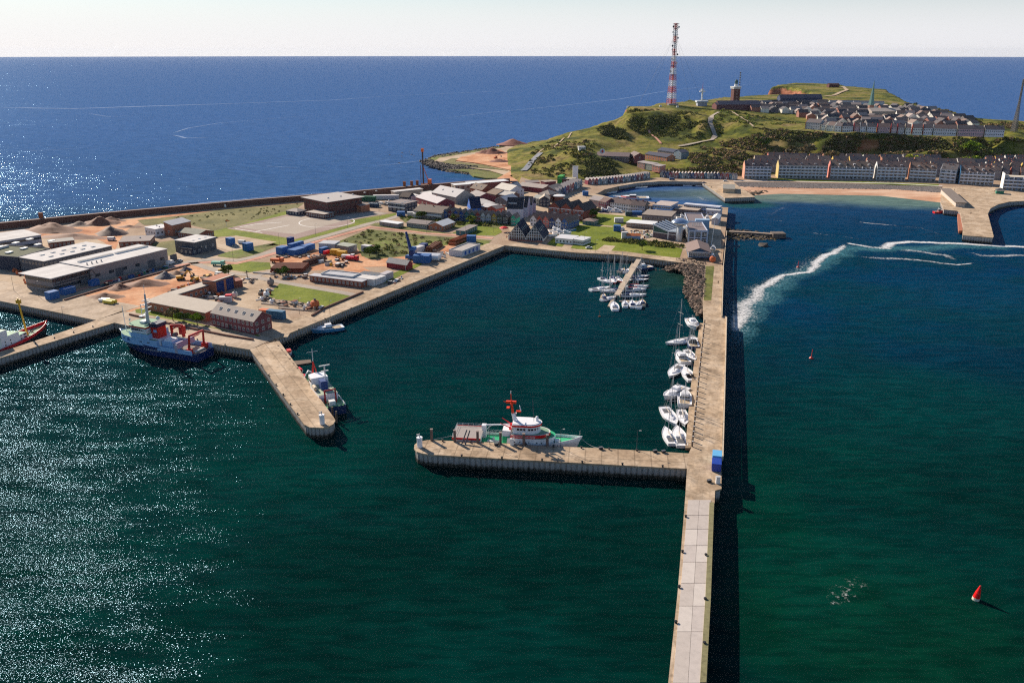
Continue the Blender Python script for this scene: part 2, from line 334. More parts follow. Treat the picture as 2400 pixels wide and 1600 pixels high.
LB = [(2209, 438), (2400, 440), (2620, 440), (2620, 476), (2400, 471), (2365, 473), (2340, 479), (2322, 488), (2315, 501), (2320, 519), (2329, 554), (2327, 557), (2256, 551), (2257, 531), (2250, 496), (2244, 494), (2212, 491), (2204, 472), (2206, 452)]
landing = quay('landing_pier', LB, 'wide landing pier with flat roofed shed at the right edge below the hotels', 'pier', z=6.3, deck=deckmat('landing_deck', (2256, 551), (2209, 438), (2.5, 8), 1.05, .05))
JT = [(1645, 426), (1719, 426.7), (1732, 437), (1770, 461.6), (1735, 463), (1699, 464), (1672, 445)]
jetty = quay('harbour_jetty', JT, 'stone jetty closing the small boat harbour, with long low shed', 'pier', z=6.25, deck=deckmat('jetty_deck', (1699, 464), (1645, 426), (3, 8), 1.05, .05))
# outer walls of the low land as quays
def wall_strip(name, line, label, z=6.03, width=5.0, deck=None, cat='quay'):
    pts = [P(x, y, z) for x, y in line]; o = empty(name, (0, 0, 0), 0, label, cat)
    off = []; n = len(pts)
    for i in range(n):
        a, c = pts[max(0, i - 1)], pts[min(n - 1, i + 1)]; d = (c - a).normalized(); off.append(pts[i] + Vector((-d.y, d.x, 0)) * width)
    mb = MB(); mb.prism([(p.x, p.y) for p in pts + off[::-1]], z - .9, z, deck or CONC); mb.build('deck', o)
    mb = MB(); ins = [(p.x - (q.x - p.x) / width * -.3, p.y + (q.y - p.y) / width * .3) for p, q in zip(pts, off)]
    corr_wall(mb, ins, -4, z - .6, PILE); mb.build('wall', o); return o
wall_strip('harbour_quay', [(648, 793), (1183, 575)][::1], 'long straight quay from the finger pier to the white gabled restaurant', width=13, deck=deckmat('quay_deck', (648, 793), (1183, 575), (6, 30), 1.0, .05))
wall_strip('harbour_quay', [(1183, 575), (1350, 592), (1450, 596.5), (1639, 620.7), (1652, 621.5)], 'quay behind the yacht pontoon, below the lawns', width=10, deck=deckmat('quay_deck', (1450, 596), (1639, 620), (6, 30), 1.0, .05))
wall_strip('harbour_quay', [(-300, 649), (0, 705), (226, 750)], 'quay above the left basin in front of the grey warehouse', width=26)
wall_strip('harbour_quay', [(226, 750), (268, 756), (498, 805), (586, 819)], 'quay beside the blue hulled research ship', width=16)
wall_strip('harbour_quay', [(1450, 436.5), (1495, 428.5), (1545, 425), (1588, 425), (1645, 426)][::-1], 'curved quay of the small boat harbour below the coloured sheds', width=-6)
# ---------------------------------------------------------------- the rock island
def rock_material():
    m, t, b, N, L = newmat('island_turf')
    g = N.new('ShaderNodeNewGeometry'); pos = g.outputs['Position']
    def noi(s, d=6, r=.62):
        n = N.new('ShaderNodeTexNoise'); n.inputs['Scale'].default_value = s; n.inputs['Detail'].default_value = d; n.inputs['Roughness'].default_value = r; L(pos, n.inputs[0]); return n.outputs[0]
    a = ramp(N, [(.34, (.035, .050, .012)), (.43, (.085, .105, .018)), (.48, (.165, .165, .024)), (.54, (.225, .20, .045)), (.64, (.28, .205, .085))]); L(noi(.018), a.inputs[0])
    f = ramp(N, [(.35, (.30, .30, .30)), (.55, (1, 1, 1)), (.75, (1.0, 1.0, .9))]); L(noi(.16, 4), f.inputs[0])
    m1 = N.new('ShaderNodeMix'); m1.data_type = 'RGBA'; m1.blend_type = 'MULTIPLY'; m1.inputs[0].default_value = .85; L(a.outputs[0], m1.inputs[6]); L(f.outputs[0], m1.inputs[7])
    mp = N.new('ShaderNodeMapping'); mp.inputs['Scale'].default_value = (1, 1, 5); L(pos, mp.inputs[0])
    rn = N.new('ShaderNodeTexNoise'); rn.inputs['Scale'].default_value = .05; rn.inputs['Detail'].default_value = 6; L(mp.outputs[0], rn.inputs[0])
    rk = ramp(N, [(.3, (.10, .035, .02)), (.5, (.27, .10, .055)), (.7, (.40, .19, .11))]); L(rn.outputs[0], rk.inputs[0])
    s = N.new('ShaderNodeSeparateXYZ'); L(g.outputs['Normal'], s.inputs[0])
    ad = N.new('ShaderNodeMath'); ad.operation = 'MULTIPLY_ADD'; L(noi(.03), ad.inputs[0]); ad.inputs[1].default_value = .55; L(s.outputs[2], ad.inputs[2])
    mr = N.new('ShaderNodeMapRange'); L(ad.outputs[0], mr.inputs[0]); mr.inputs[1].default_value = .70; mr.inputs[2].default_value = .88
    m2 = N.new('ShaderNodeMix'); m2.data_type = 'RGBA'; L(mr.outputs[0], m2.inputs[0]); L(rk.outputs[0], m2.inputs[6]); L(m1.outputs[2], m2.inputs[7])
    L(m2.outputs[2], b.inputs['Base Color']); b.inputs['Roughness'].default_value = 1; b.inputs['Specular IOR Level'].default_value = .1
    return m
TURF = rock_material()
TP = [(1190,408,6),(1212,393,6),(1180,368,6),(1184,350,6),(1235,424,6),(1300,424,6),(1375,424,6),(1440,418,6),(1500,414,7),(1560,414,6),(1620,412,6),(1680,408,6),(1720,408,6),(1760,394,7),
 (1250,356,13),(1290,345,20),(1330,340,24),(1352,346,26),(1368,350,25.5),(1385,362,21),(1400,372,18),(1440,398,10),(1462,408,7),(1300,400,9),(1340,398,12),(1380,405,10),(1250,385,9),(1300,370,15),(1345,372,17),
 (1385,356,14),(1400,366,12),(1440,374,11),(1492,374,11),(1440,350,13),(1490,350,14),(1400,335,20),(1450,312,25),(1400,315,24),(1350,322,22),(1440,300,32),(1480,335,17),(1530,340,16),(1500,352,14),
 (1540,372,11),(1600,372,12),(1500,395,8),(1560,398,8),(1545,350,14),(1600,350,14),
 (1480,262,49),(1560,256,49.5),(1600,258,49),(1630,264,48),(1520,262,49),(1478,285,38),(1520,290,36),(1580,290,35),(1625,285,38),(1500,315,24),(1560,315,24),(1620,315,25),(1650,300,33),(1655,272,45),
 (1600,343,15),(1670,330,20),(1679,322,21),(1664,290,33),(1668,274,39),(1690,262,46),(1720,262,46),(1700,290,36),(1740,275,42),(1700,320,26),(1735,345,17),(1762,297,36),(1800,280,39),(1745,320,26),
 (1600,380,14),(1650,368,18),(1640,388,14),(1690,372,16),(1720,365,16),(1590,398,9),
 (1800,366,11),(1900,368.5,9),(2000,368.5,9),(2100,368.5,9),(2230,368.5,9),(1775,365,14),
 (1818,301,35),(1879,305.5,35),(1968,312,35),(2050,313,35),(2100,313.6,35),(2202,317.5,35),(2241,318,35),(2290,320,33),(2350,326,31),(2420,330,29),(2600,335,25),(2260,350,22),(2330,352,20),(2400,350,21),(2290,369,9),(2420,380,8),(2620,386,7),(2500,350,20),
 (2376,308,35),(1900,285,38),(2050,285,38),(2200,288,37),(2300,298,36),(1850,268,41),(1950,265,41),(2080,268,40),(2200,272,39),(1800,250,45),(1900,250,45),(2000,250,45),(2100,255,42.5),(1750,240,49),(1850,235,49),(1950,230,50),(2050,235,48),(1700,245,49.5),(1650,243,50),(1573,246,50),(1480,252,50),(1520,249,50),
 (1930,215,53),(2000,215,53),(2050,220,51),(1900,212,54),(1960,205,56),(1620,325,22),(1500,300,30),(1560,300,30)]
# rims: (pixel, z), with the foot of the cliff set `off` metres out along `dirn`
SKY = [(1216,333,5),(1233,338,8),(1269,333,10),(1290,321,15),(1343,307,22),(1396,297,27),(1450,277,38),(1457,271,41),(1461,260,46),(1468,249,50),(1532,243,50),(1584,239.5,50),(1655,233.6,50),(1694,229,50),(1774,223,50),(1800,221.5,50),(1850,221.5,50),(1888,222,50)]
HEAD = [(1805,204,54),(1835,203.5,55),(1860,206,54.5),(1880,212,53),(1893,219,51)]
SKY2 = [(1806,203,54.5),(1834,197,57),(1861,194,59),(1900,195,58),(1946,196.6,57),(1986,202,55),(2040,207,53),(2080,210,51),(2088,218,49),(2100,223,48),(2118,232,46),(2122,238,44),(2160,247,43),(2205,253,42),(2250,265,39),(2286,276,36),(2340,280,35),(2400,283,35),(2600,292,33)]
def terrain():
    cp = [P(*q) for q in TP]
    def rim(lst, off, far, foot):
        pts = [P(*q) for q in lst]; out = list(pts)
        for i, p in enumerate(pts):
            a, c = pts[max(0, i - 1)], pts[min(len(pts) - 1, i + 1)]; d = (c - a); d.z = 0; d.normalize(); nn = Vector((-d.y, d.x, 0)) * (1 if far else -1)
            out.append(Vector((p.x + nn.x * off, p.y + nn.y * off, foot)))
        return out
    cp += rim(SKY, 16, True, -6) + rim(HEAD, 14, False, 2) + rim(SKY2, 16, True, -6)
    v2 = [Vector((p.x, p.y)) for p in cp]
    vo, _, tr, ov, _, _ = delaunay_2d_cdt(v2, [], [], 0, 1e-4)
    zz = [cp[o[0]].z for o in ov]
    st = 3.5; x0, x1, y0, y1 = -60, 1000, 830, 2150
    nx, ny = int((x1 - x0) / st) + 1, int((y1 - y0) / st) + 1
    H = np.full((ny, nx), -6.0)
    for t in tr:
        a, b, c = (vo[i] for i in t); za, zb, zc = (zz[i] for i in t)
        ix0, ix1 = max(0, int((min(a.x, b.x, c.x) - x0) / st)), min(nx - 1, int((max(a.x, b.x, c.x) - x0) / st) + 1)
        iy0, iy1 = max(0, int((min(a.y, b.y, c.y) - y0) / st)), min(ny - 1, int((max(a.y, b.y, c.y) - y0) / st) + 1)
        if ix1 < ix0 or iy1 < iy0: continue
        X, Y = np.meshgrid(x0 + np.arange(ix0, ix1 + 1) * st, y0 + np.arange(iy0, iy1 + 1) * st)
        dn = (b.y - c.y) * (a.x - c.x) + (c.x - b.x) * (a.y - c.y)
        if abs(dn) < 1e-9: continue
        w1 = ((b.y - c.y) * (X - c.x) + (c.x - b.x) * (Y - c.y)) / dn; w2 = ((c.y - a.y) * (X - c.x) + (a.x - c.x) * (Y - c.y)) / dn; w3 = 1 - w1 - w2
        ok = (w1 >= -1e-6) & (w2 >= -1e-6) & (w3 >= -1e-6)
        sub = H[iy0:iy1 + 1, ix0:ix1 + 1]; sub[ok] = (w1 * za + w2 * zb + w3 * zc)[ok]
    for _ in range(2):
        K = H.copy(); K[1:-1, 1:-1] = (H[1:-1, 1:-1] * 2 + H[:-2, 1:-1] + H[2:, 1:-1] + H[1:-1, :-2] + H[1:-1, 2:]) / 6; H = K
    gy, gx = np.gradient(H, st); slope = np.hypot(gx, gy)
    V = []
    for j in range(ny):
        for i in range(nx):
            x, y, z = x0 + i * st, y0 + j * st, H[j, i]; s = min(1.0, slope[j, i] * 1.6)
            if z > 6.5:
                q = Vector((x, y, 0)); f = min(1, (z - 6.5) / 4)
                z += f * (noise.fractal(q * .03, 1, 2, 4) * 2.6 * (s + .10) + (noise.ridged_multi_fractal(q * .055, 1, 2, 4, 1, 2) - 1) * 1.3 * s)
                H[j, i] = z
            V.append((x, y, z))
    F = []
    for j in range(ny - 1):
        for i in range(nx - 1):
            a = j * nx + i
            if max(H[j, i], H[j, i + 1], H[j + 1, i], H[j + 1, i + 1]) > -4: F.append((a, a + 1, a + nx + 1, a + nx))
    mb = MB(); mb.add(V, F, TURF); o = mb.build('island_terrain', smooth=True); tag(o, kind='structure')
    def hgt(x, y):
        fx, fy = (x - x0) / st, (y - y0) / st; i, j = int(fx), int(fy)
        if i < 0 or j < 0 or i >= nx - 1 or j >= ny - 1: return 5.95
        u, v = fx - i, fy - j
        return max(5.95 if y < 1010 else -6, H[j, i] * (1 - u) * (1 - v) + H[j, i + 1] * u * (1 - v) + H[j + 1, i] * (1 - u) * v + H[j + 1, i + 1] * u * v)
    return hgt
HGT = terrain()
def G(px, py):
    "where the ray through a pixel meets the land"
    z = 6.0; o = Vector((0, 0, HH)); xc, yc = (px - 1200) / FP, (py - 800) / FP
    d = Vector((xc, cT - yc * sT, -sT - yc * cT)); t = 400.0
    while t < 2300:
        p = o + d * t; h = HGT(p.x, p.y) if p.y > 830 else 5.95
        if p.z <= h:
            lo, hi = t - 3, t
            for _ in range(8):
                mid = (lo + hi) / 2; q = o + d * mid; hh = HGT(q.x, q.y) if q.y > 830 else 5.95
                if q.z <= hh: hi = mid
                else: lo = mid
            return o + d * hi
        t += 3
    return P(px, py, 6)
# ---------------------------------------------------------------- lawns, roads, yards (thin sheets on the low land)
GRASS = ground_mat('lawn_grass', [(.36, (.11, .155, .008)), (.5, (.175, .22, .010)), (.62, (.24, .27, .030))], .05, fine=.3, fs=.8)
FIELD = ground_mat('rough_grass', [(.34, (.07, .085, .02)), (.43, (.14, .16, .03)), (.51, (.21, .20, .06)), (.6, (.18, .235, .03)), (.7, (.27, .23, .11))], .045, fine=.45, fs=.6)
OLIVE = ground_mat('dry_grass', [(.38, (.13, .13, .04)), (.5, (.20, .185, .065)), (.62, (.26, .23, .09))], .05, fine=.35, fs=.6)
PITCH = ground_mat('pitch_surface', [(.3, (.37, .31, .255)), (.5, (.43, .365, .30)), (.7, (.46, .40, .335))], .03, fine=.1)
PITCHR = ground_mat('pitch_edge', [(.3, (.30, .21, .18)), (.5, (.36, .265, .23)), (.7, (.39, .30, .26))], .04, fine=.12)
ASPH = ground_mat('road_asphalt', [(.3, (.36, .30, .25)), (.5, (.43, .37, .31)), (.7, (.50, .43, .36))], .05, fine=.2)
PINK = ground_mat('brick_path', [(.38, (.50, .23, .16)), (.5, (.62, .31, .22)), (.62, (.70, .39, .29))], .08, fine=.2)
ORNG = ground_mat('red_sand', [(.34, (.42, .16, .07)), (.44, (.60, .27, .13)), (.53, (.70, .36, .19)), (.64, (.78, .47, .28))], .045, fine=.3, fs=.5)
TAN = ground_mat('tan_yard', [(.36, (.40, .29, .19)), (.5, (.52, .39, .265)), (.62, (.60, .475, .34))], .06, fine=.2)
SNDB = ground_mat('beach_sand', [(.36, (.46, .23, .135)), (.5, (.62, .37, .24)), (.62, (.74, .52, .37))], .05, fine=.15, streak=(.3, 1, 1))
LINE = mat((.75, .72, .68), .8)
lev = [5.925]
def sheet(name, pts, m, lv=0, z=None):
    z = z if z else 5.92 + lv * .012 + lev[0] * 0; poly = pix(pts, z); mb = MB(); mb.sheet(poly, z, m); return tag(mb.build(name), kind='structure')
def strip(name, line, w, m, lv=1, z=None, terr=False, lift=.5):
    "ribbon along a pixel line, w metres wide"
    z = z if z else 5.92 + lv * .012; pts = [(G(x, y) if terr else P(x, y, z)) for x, y in line]
    if terr:
        fine = []
        for a, b2 in zip(pts, pts[1:]):
            k = max(1, int((b2 - a).length / 6))
            fine += [a.lerp(b2, i / k) for i in range(k)]
        pts = fine + [pts[-1]]
    vs = []; n = len(pts)
    for i in range(n):
        a, c = pts[max(0, i - 1)], pts[min(n - 1, i + 1)]; d = (c - a); d.z = 0; d.normalize(); nn = Vector((-d.y, d.x, 0)) * w / 2
        for q in (pts[i] + nn, pts[i] - nn):
            if terr: q.z = max(HGT(q.x, q.y), HGT(pts[i].x, pts[i].y)) + lift
            vs.append(q)
    mb = MB(); mb.add(vs, [(2 * i, 2 * i + 1, 2 * i + 3, 2 * i + 2) for i in range(n - 1)], m); return tag(mb.build(name), kind='structure')
sheet('yard', [(-200,640),(0,600),(100,560),(250,560),(400,590),(520,600),(640,620),(620,700),(640,770),(590,790),(500,785),(300,740),(140,706),(0,680),(-200,640)], TAN, 0)
sheet('dry_grass_field', [(321,516),(419,506),(512,492.5),(714,475.5),(690,493),(659,504),(531,534),(502,541),(447,527.5),(338,527.5)], OLIVE, 2)
sheet('lawn', [(672,494),(700,500),(672,503),(531.7,536),(600,546),(692,561),(833,523),(818,517),(928,499),(928,504),(887,516.5),(681.6,571),(622,577),(640,570),(553,552),(500,556),(480,548),(502,541),(560,527)], GRASS, 3)
sheet('sports_pitch', [(531.7,535),(672,503),(702,503),(750,507),(877,494.4),(913,499.5),(817.7,517.4),(833,522.5),(692,560),(600,544.6)], PITCHR, 4)
sheet('sports_pitch', [(562,533),(668,508),(702,505),(750,509),(877,496),(908,500),(800,519),(692,549),(612,540)], PITCH, 5)
for ln in ([(600,542.5),(678,527.6)], [(551,536),(614.6,545.6)], [(562,532),(600,525)], [(600,525),(660,521)]): strip('pitch_line', ln, 1.0, LINE, 6)
cen = P(766, 520, 5.99); mb = MB(); ring = []
for i in range(40):
    a = i * math.pi / 20 ; ring += [(cen.x + 20 * math.cos(a), cen.y + 20 * math.sin(a), 5.994), (cen.x + 20.8 * math.cos(a), cen.y + 20.8 * math.sin(a), 5.994)]
mb.add(ring, [(2 * i, 2 * i + 1, (2 * i + 3) % 80, (2 * i + 2) % 80) for i in range(40)], LINE); tag(mb.build('pitch_line'), kind='structure')
strip('road', [(300,650),(449,612),(491,608),(555,610),(587,604),(672,579),(865,524),(915,512),(960,497)], 6.5, ASPH, 7)
strip('footpath', [(60,715),(150,688),(361,630),(449,617),(491,614),(555,617),(600,606),(680,583),(868,532),(1000,546),(1156,558)], 4.5, PINK, 8)
strip('road', [(449,614),(483,627),(520,638),(582,644),(625,655),(700,668),(800,685),(845,694)], 5, ASPH, 8)
strip('road', [(600,648),(640,632),(700,630)], 4, ASPH, 7)
strip('road', [(585,650),(600,680),(620,720),(660,760),(640,790)], 13, TAN, 6)
sheet('sand_yard', [(141.6,703),(250,672),(361,641),(444.6,621),(483,628),(520,640),(560,650),(449,675),(380,705),(304,731),(191,714)], ORNG, 2)
sheet('sand_yard', [(642,606),(680,598),(731,585),(855,587),(856,606),(920,602),(990,590),(1045,572),(1075,575),(1020,606),(960,622),(850,626),(897,650),(880,668),(830,655),(804,631),(729,634),(690,640),(646,631)], ORNG, 3)
sheet('rough_field', [(797,564),(865,537),(1000,552),(1154,563),(1115,580),(1061,571),(1010,584),(952,600),(872,608),(848,600),(838,581),(796,571)], FIELD, 5)
sheet('lawn', [(661,659.5),(845,692),(757,720),(700,706),(640,700),(628,690)], GRASS, 7)
sheet('lawn', [(520,623),(587,612.7),(632,615),(636,630),(583,638),(540,632)], GRASS, 6)
sheet('lawn', [(317,725),(344.6,721),(419,746.7),(498,766),(593,787),(640,765),(632,742),(678,749),(644,772),(600,792),(529,780),(427,760),(319,737)], GRASS, 4)
sheet('lawn', [(1281,573),(1295,559),(1356,528),(1355,520),(1402,500),(1503,510),(1506,518),(1467,525),(1445,537),(1470,556),(1530,566),(1600,583),(1593,604),(1431,589),(1350,583)], GRASS, 4)
strip('path', [(1330,524),(1380,527),(1436,531)], 4, TAN, 6)
sheet('court', [(1416,574),(1442.7,576.5),(1431.6,588.5),(1397.6,586.7)], TAN, 6)
strip('path', [(1334,572),(1324,584)], 6, TAN, 6)
sheet('lawn', [(1105,551),(1060,546),(1085,536),(1120,530),(1170,533.5),(1177,544),(1160,552.5)], GRASS, 5)
sheet('lawn', [(880,522),(952,531),(1010,541),(1060,548),(1000,545),(868,528)], FIELD, 9)
sheet('garden_ground', [(930,505),(1000,512),(1100,520),(1190,520),(1210,528),(1170,533),(1120,530),(1060,536),(1000,530),(950,522)], FIELD, 2)
sheet('lawn', [(897,650),(960,624),(1000,608),(985,622),(930,650),(900,664)], GRASS, 4)
sheet('lawn', [(1070,576),(1110,578),(1150,566),(1130,584),(1090,600),(1060,612)], FIELD, 4)
sheet('lawn', [(350,571),(412,562),(415,590),(400,600),(385,598)], OLIVE, 3)
sheet('rough_field', [(512,598),(552,584),(640,570),(655,574),(600,597),(555,606),(510,601)], FIELD, 3)
sheet('court', [(506,561.6),(553,552),(648.6,567),(540,589),(510,580)], TAN, 5)
sheet('sand_yard', [(0,545),(330,510),(500,490),(850,458),(1105,436),(1200,428),(1200,431),(1105,440),(850,465),(500,497),(330,518),(290,545),(270,585),(240,566),(200,550),(100,556),(0,562)], ORNG, 1)
strip('path', [(0,547),(330,510),(500,491.5),(850,459.5)], 3.5, TAN, 4)
sheet('lawn', [(1800,421.5),(2200,437),(2200,431.5),(1990,424.5),(1800,417)], GRASS, 4)
strip('promenade', [(1719,424.5),(1844,424.5),(2100,430),(2209,436)], 3.6, LROOF, 6)
sheet('yard', [(960,470),(1100,445),(1300,440),(1400,455),(1480,475),(1690,500),(1690,600),(1600,585),(1480,560),(1440,540),(1500,512),(1400,500),(1300,520),(1200,560),(1190,525),(1050,512),(930,500)], TAN, 0)
# grass and promenade on the long pier
sheet('pier_grass', [(1654,623),(1674,623),(1667,704),(1649,704)], FIELD, 0, 6.035)
# paths on the hill
strip('path', [(1590,344),(1620,339),(1645,333),(1668,329),(1677,321),(1670,305),(1664,290),(1668,274),(1685,264)], 6, ASPH, terr=True, lift=.9)
strip('path', [(1716,263),(1735,275),(1755,288),(1765,297)], 2.5, TAN, terr=True, lift=.8)
strip('path', [(1520,306),(1538,325),(1549,338)], 3, PINK, terr=True, lift=.7)
strip('path', [(1975,196+8),(1985,212),(1960,222),(1930,227)], 7, TAN, terr=True, lift=.9)
strip('path', [(1340,312),(1300,345),(1250,370)], 2, TAN, terr=True, lift=.7)
strip('path', [(1762,299),(1818,304),(1879,308),(1968,314),(2100,316),(2202,319)], 3, OLIVE, terr=True, lift=.8)
# headland with the stone apron
PEN = [(990,379),(1020,366.5),(1173,343.5),(1216,333),(1240,380),(1218,395),(1192,410),(1185,418),(1140,418),(1110,413),(1099,404),(1043,397),(1003,387)]
mb = MB(); mb.prism(ccw(pix(PEN, 3)), -3, 3.2, FIELD); tag(mb.build('headland'), kind='structure')
def pen_sheet(n, pts, m, z): mb = MB(); mb.prism(ccw(pix(pts, z)), z - .6, z, m); tag(mb.build(n), kind='structure')
pen_sheet('headland_path', [(1012,382),(1030,370),(1173,347),(1210,336),(1214,395),(1190,412),(1150,400),(1100,393),(1040,390)], TAN, 4.2)
pen_sheet('headland_grass', [(1035,380),(1060,371),(1075,371),(1066,379),(1130,386),(1190,400),(1160,396),(1090,391)], OLIVE, 4.6)
pen_sheet('red_sand_pit', [(1068,376),(1080,368),(1130,357),(1172,350),(1190,360),(1200,385),(1220,397),(1195,412),(1215,424),(1180,424),(1165,418),(1200,399),(1150,388),(1110,381)], ORNG, 5.2)
# beach
def slope_strip(name, top, bot, m, noisy=0):
    n = len(top); vs = []; k = 6
    for i in range(n):
        for j in range(k + 1):
            q = top[i].lerp(bot[i], j / k); vs.append(q)
    mb = MB(); mb.add(vs, [(i * (k + 1) + j, i * (k + 1) + j + 1, (i + 1) * (k + 1) + j + 1, (i + 1) * (k + 1) + j) for i in range(n - 1) for j in range(k)], m)
    return tag(mb.build(name, smooth=True), kind='structure')
def dens(line, k=6): 
    out = []
    for (a, b2) in zip(line, line[1:]):
        out += [tuple(a[q] + (b2[q] - a[q]) * i / k for q in range(len(a))) for i in range(k)]
    return out + [line[-1]]
A = dens([(1719,427,5.8),(1844,427.3,5.8),(2100,433,5.8),(2207,438.5,5.8)]); B = dens([(1730,437,3.2),(1844,440,3.2),(2100,444,3.2),(2206,452,3.2)]); Cc = dens([(1765,461,1.4),(1830,456,1.4),(2060,461,1.4),(2206,478,1.4)]); D = dens([(1760,470,-.5),(1830,470,-.5),(2060,476,-.5),(2206,494,-.5)])
STONE = ground_mat('riprap_stone', [(.3, (.05, .045, .045)), (.45, (.13, .115, .11)), (.6, (.24, .21, .20)), (.75, (.33, .29, .26))], .9, detail=3)
slope_strip('stone_slope', [P(*q) for q in A], [P(*q) for q in B], STONE)
slope_strip('beach', [P(*q) for q in B], [P(*q) for q in Cc], SNDB)
slope_strip('beach', [P(*q) for q in Cc], [P(*q) for q in D], SNDB)
# ---------------------------------------------------------------- building kit
_win = {}
def win_mesh(w, h, fr, gl):
    k = (w, h, fr, gl)
    if k not in _win:
        mb = MB(); t = .09
        mb.box(-w / 2 - .1, w / 2 + .1, -.05, 0, -.1, 0, fr); mb.box(-w / 2 - .1, w / 2 + .1, -.05, 0, h, h + .1, fr)
        mb.box(-w / 2 - .1, -w / 2, -.05, 0, 0, h, fr); mb.box(w / 2, w / 2 + .1, -.05, 0, 0, h, fr); mb.box(-w / 2, w / 2, -.02, 0, 0, h, gl)
        mb.box(-t / 2, t / 2, -.04, -.02, 0, h, fr)
        me = bpy.data.meshes.new('window'); me.from_pydata(mb.v, [], mb.f)
        for m in mb.mats: me.materials.append(m)
        me.polygons.foreach_set('material_index', mb.m); _win[k] = me
    return _win[k]
def add_win(root, x, y, z, face, w=1.2, h=1.3, fr=WHITE, gl=GLASS, name='window'):
    o = bpy.data.objects.new(name, win_mesh(w, h, fr, gl)); C.objects.link(o); o.parent = root
    o.location = (x, y, z); o.rotation_euler = (0, 0, {'f': 0, 'r': R(90), 'b': R(180), 'l': R(-90)}[face]); return o
def door_at(root, x, w, h, m, name='door', y=0):
    mb = MB(); mb.box(x - w / 2, x + w / 2, y - .06, y + .02, 0, h, m); return mb.build(name, root)
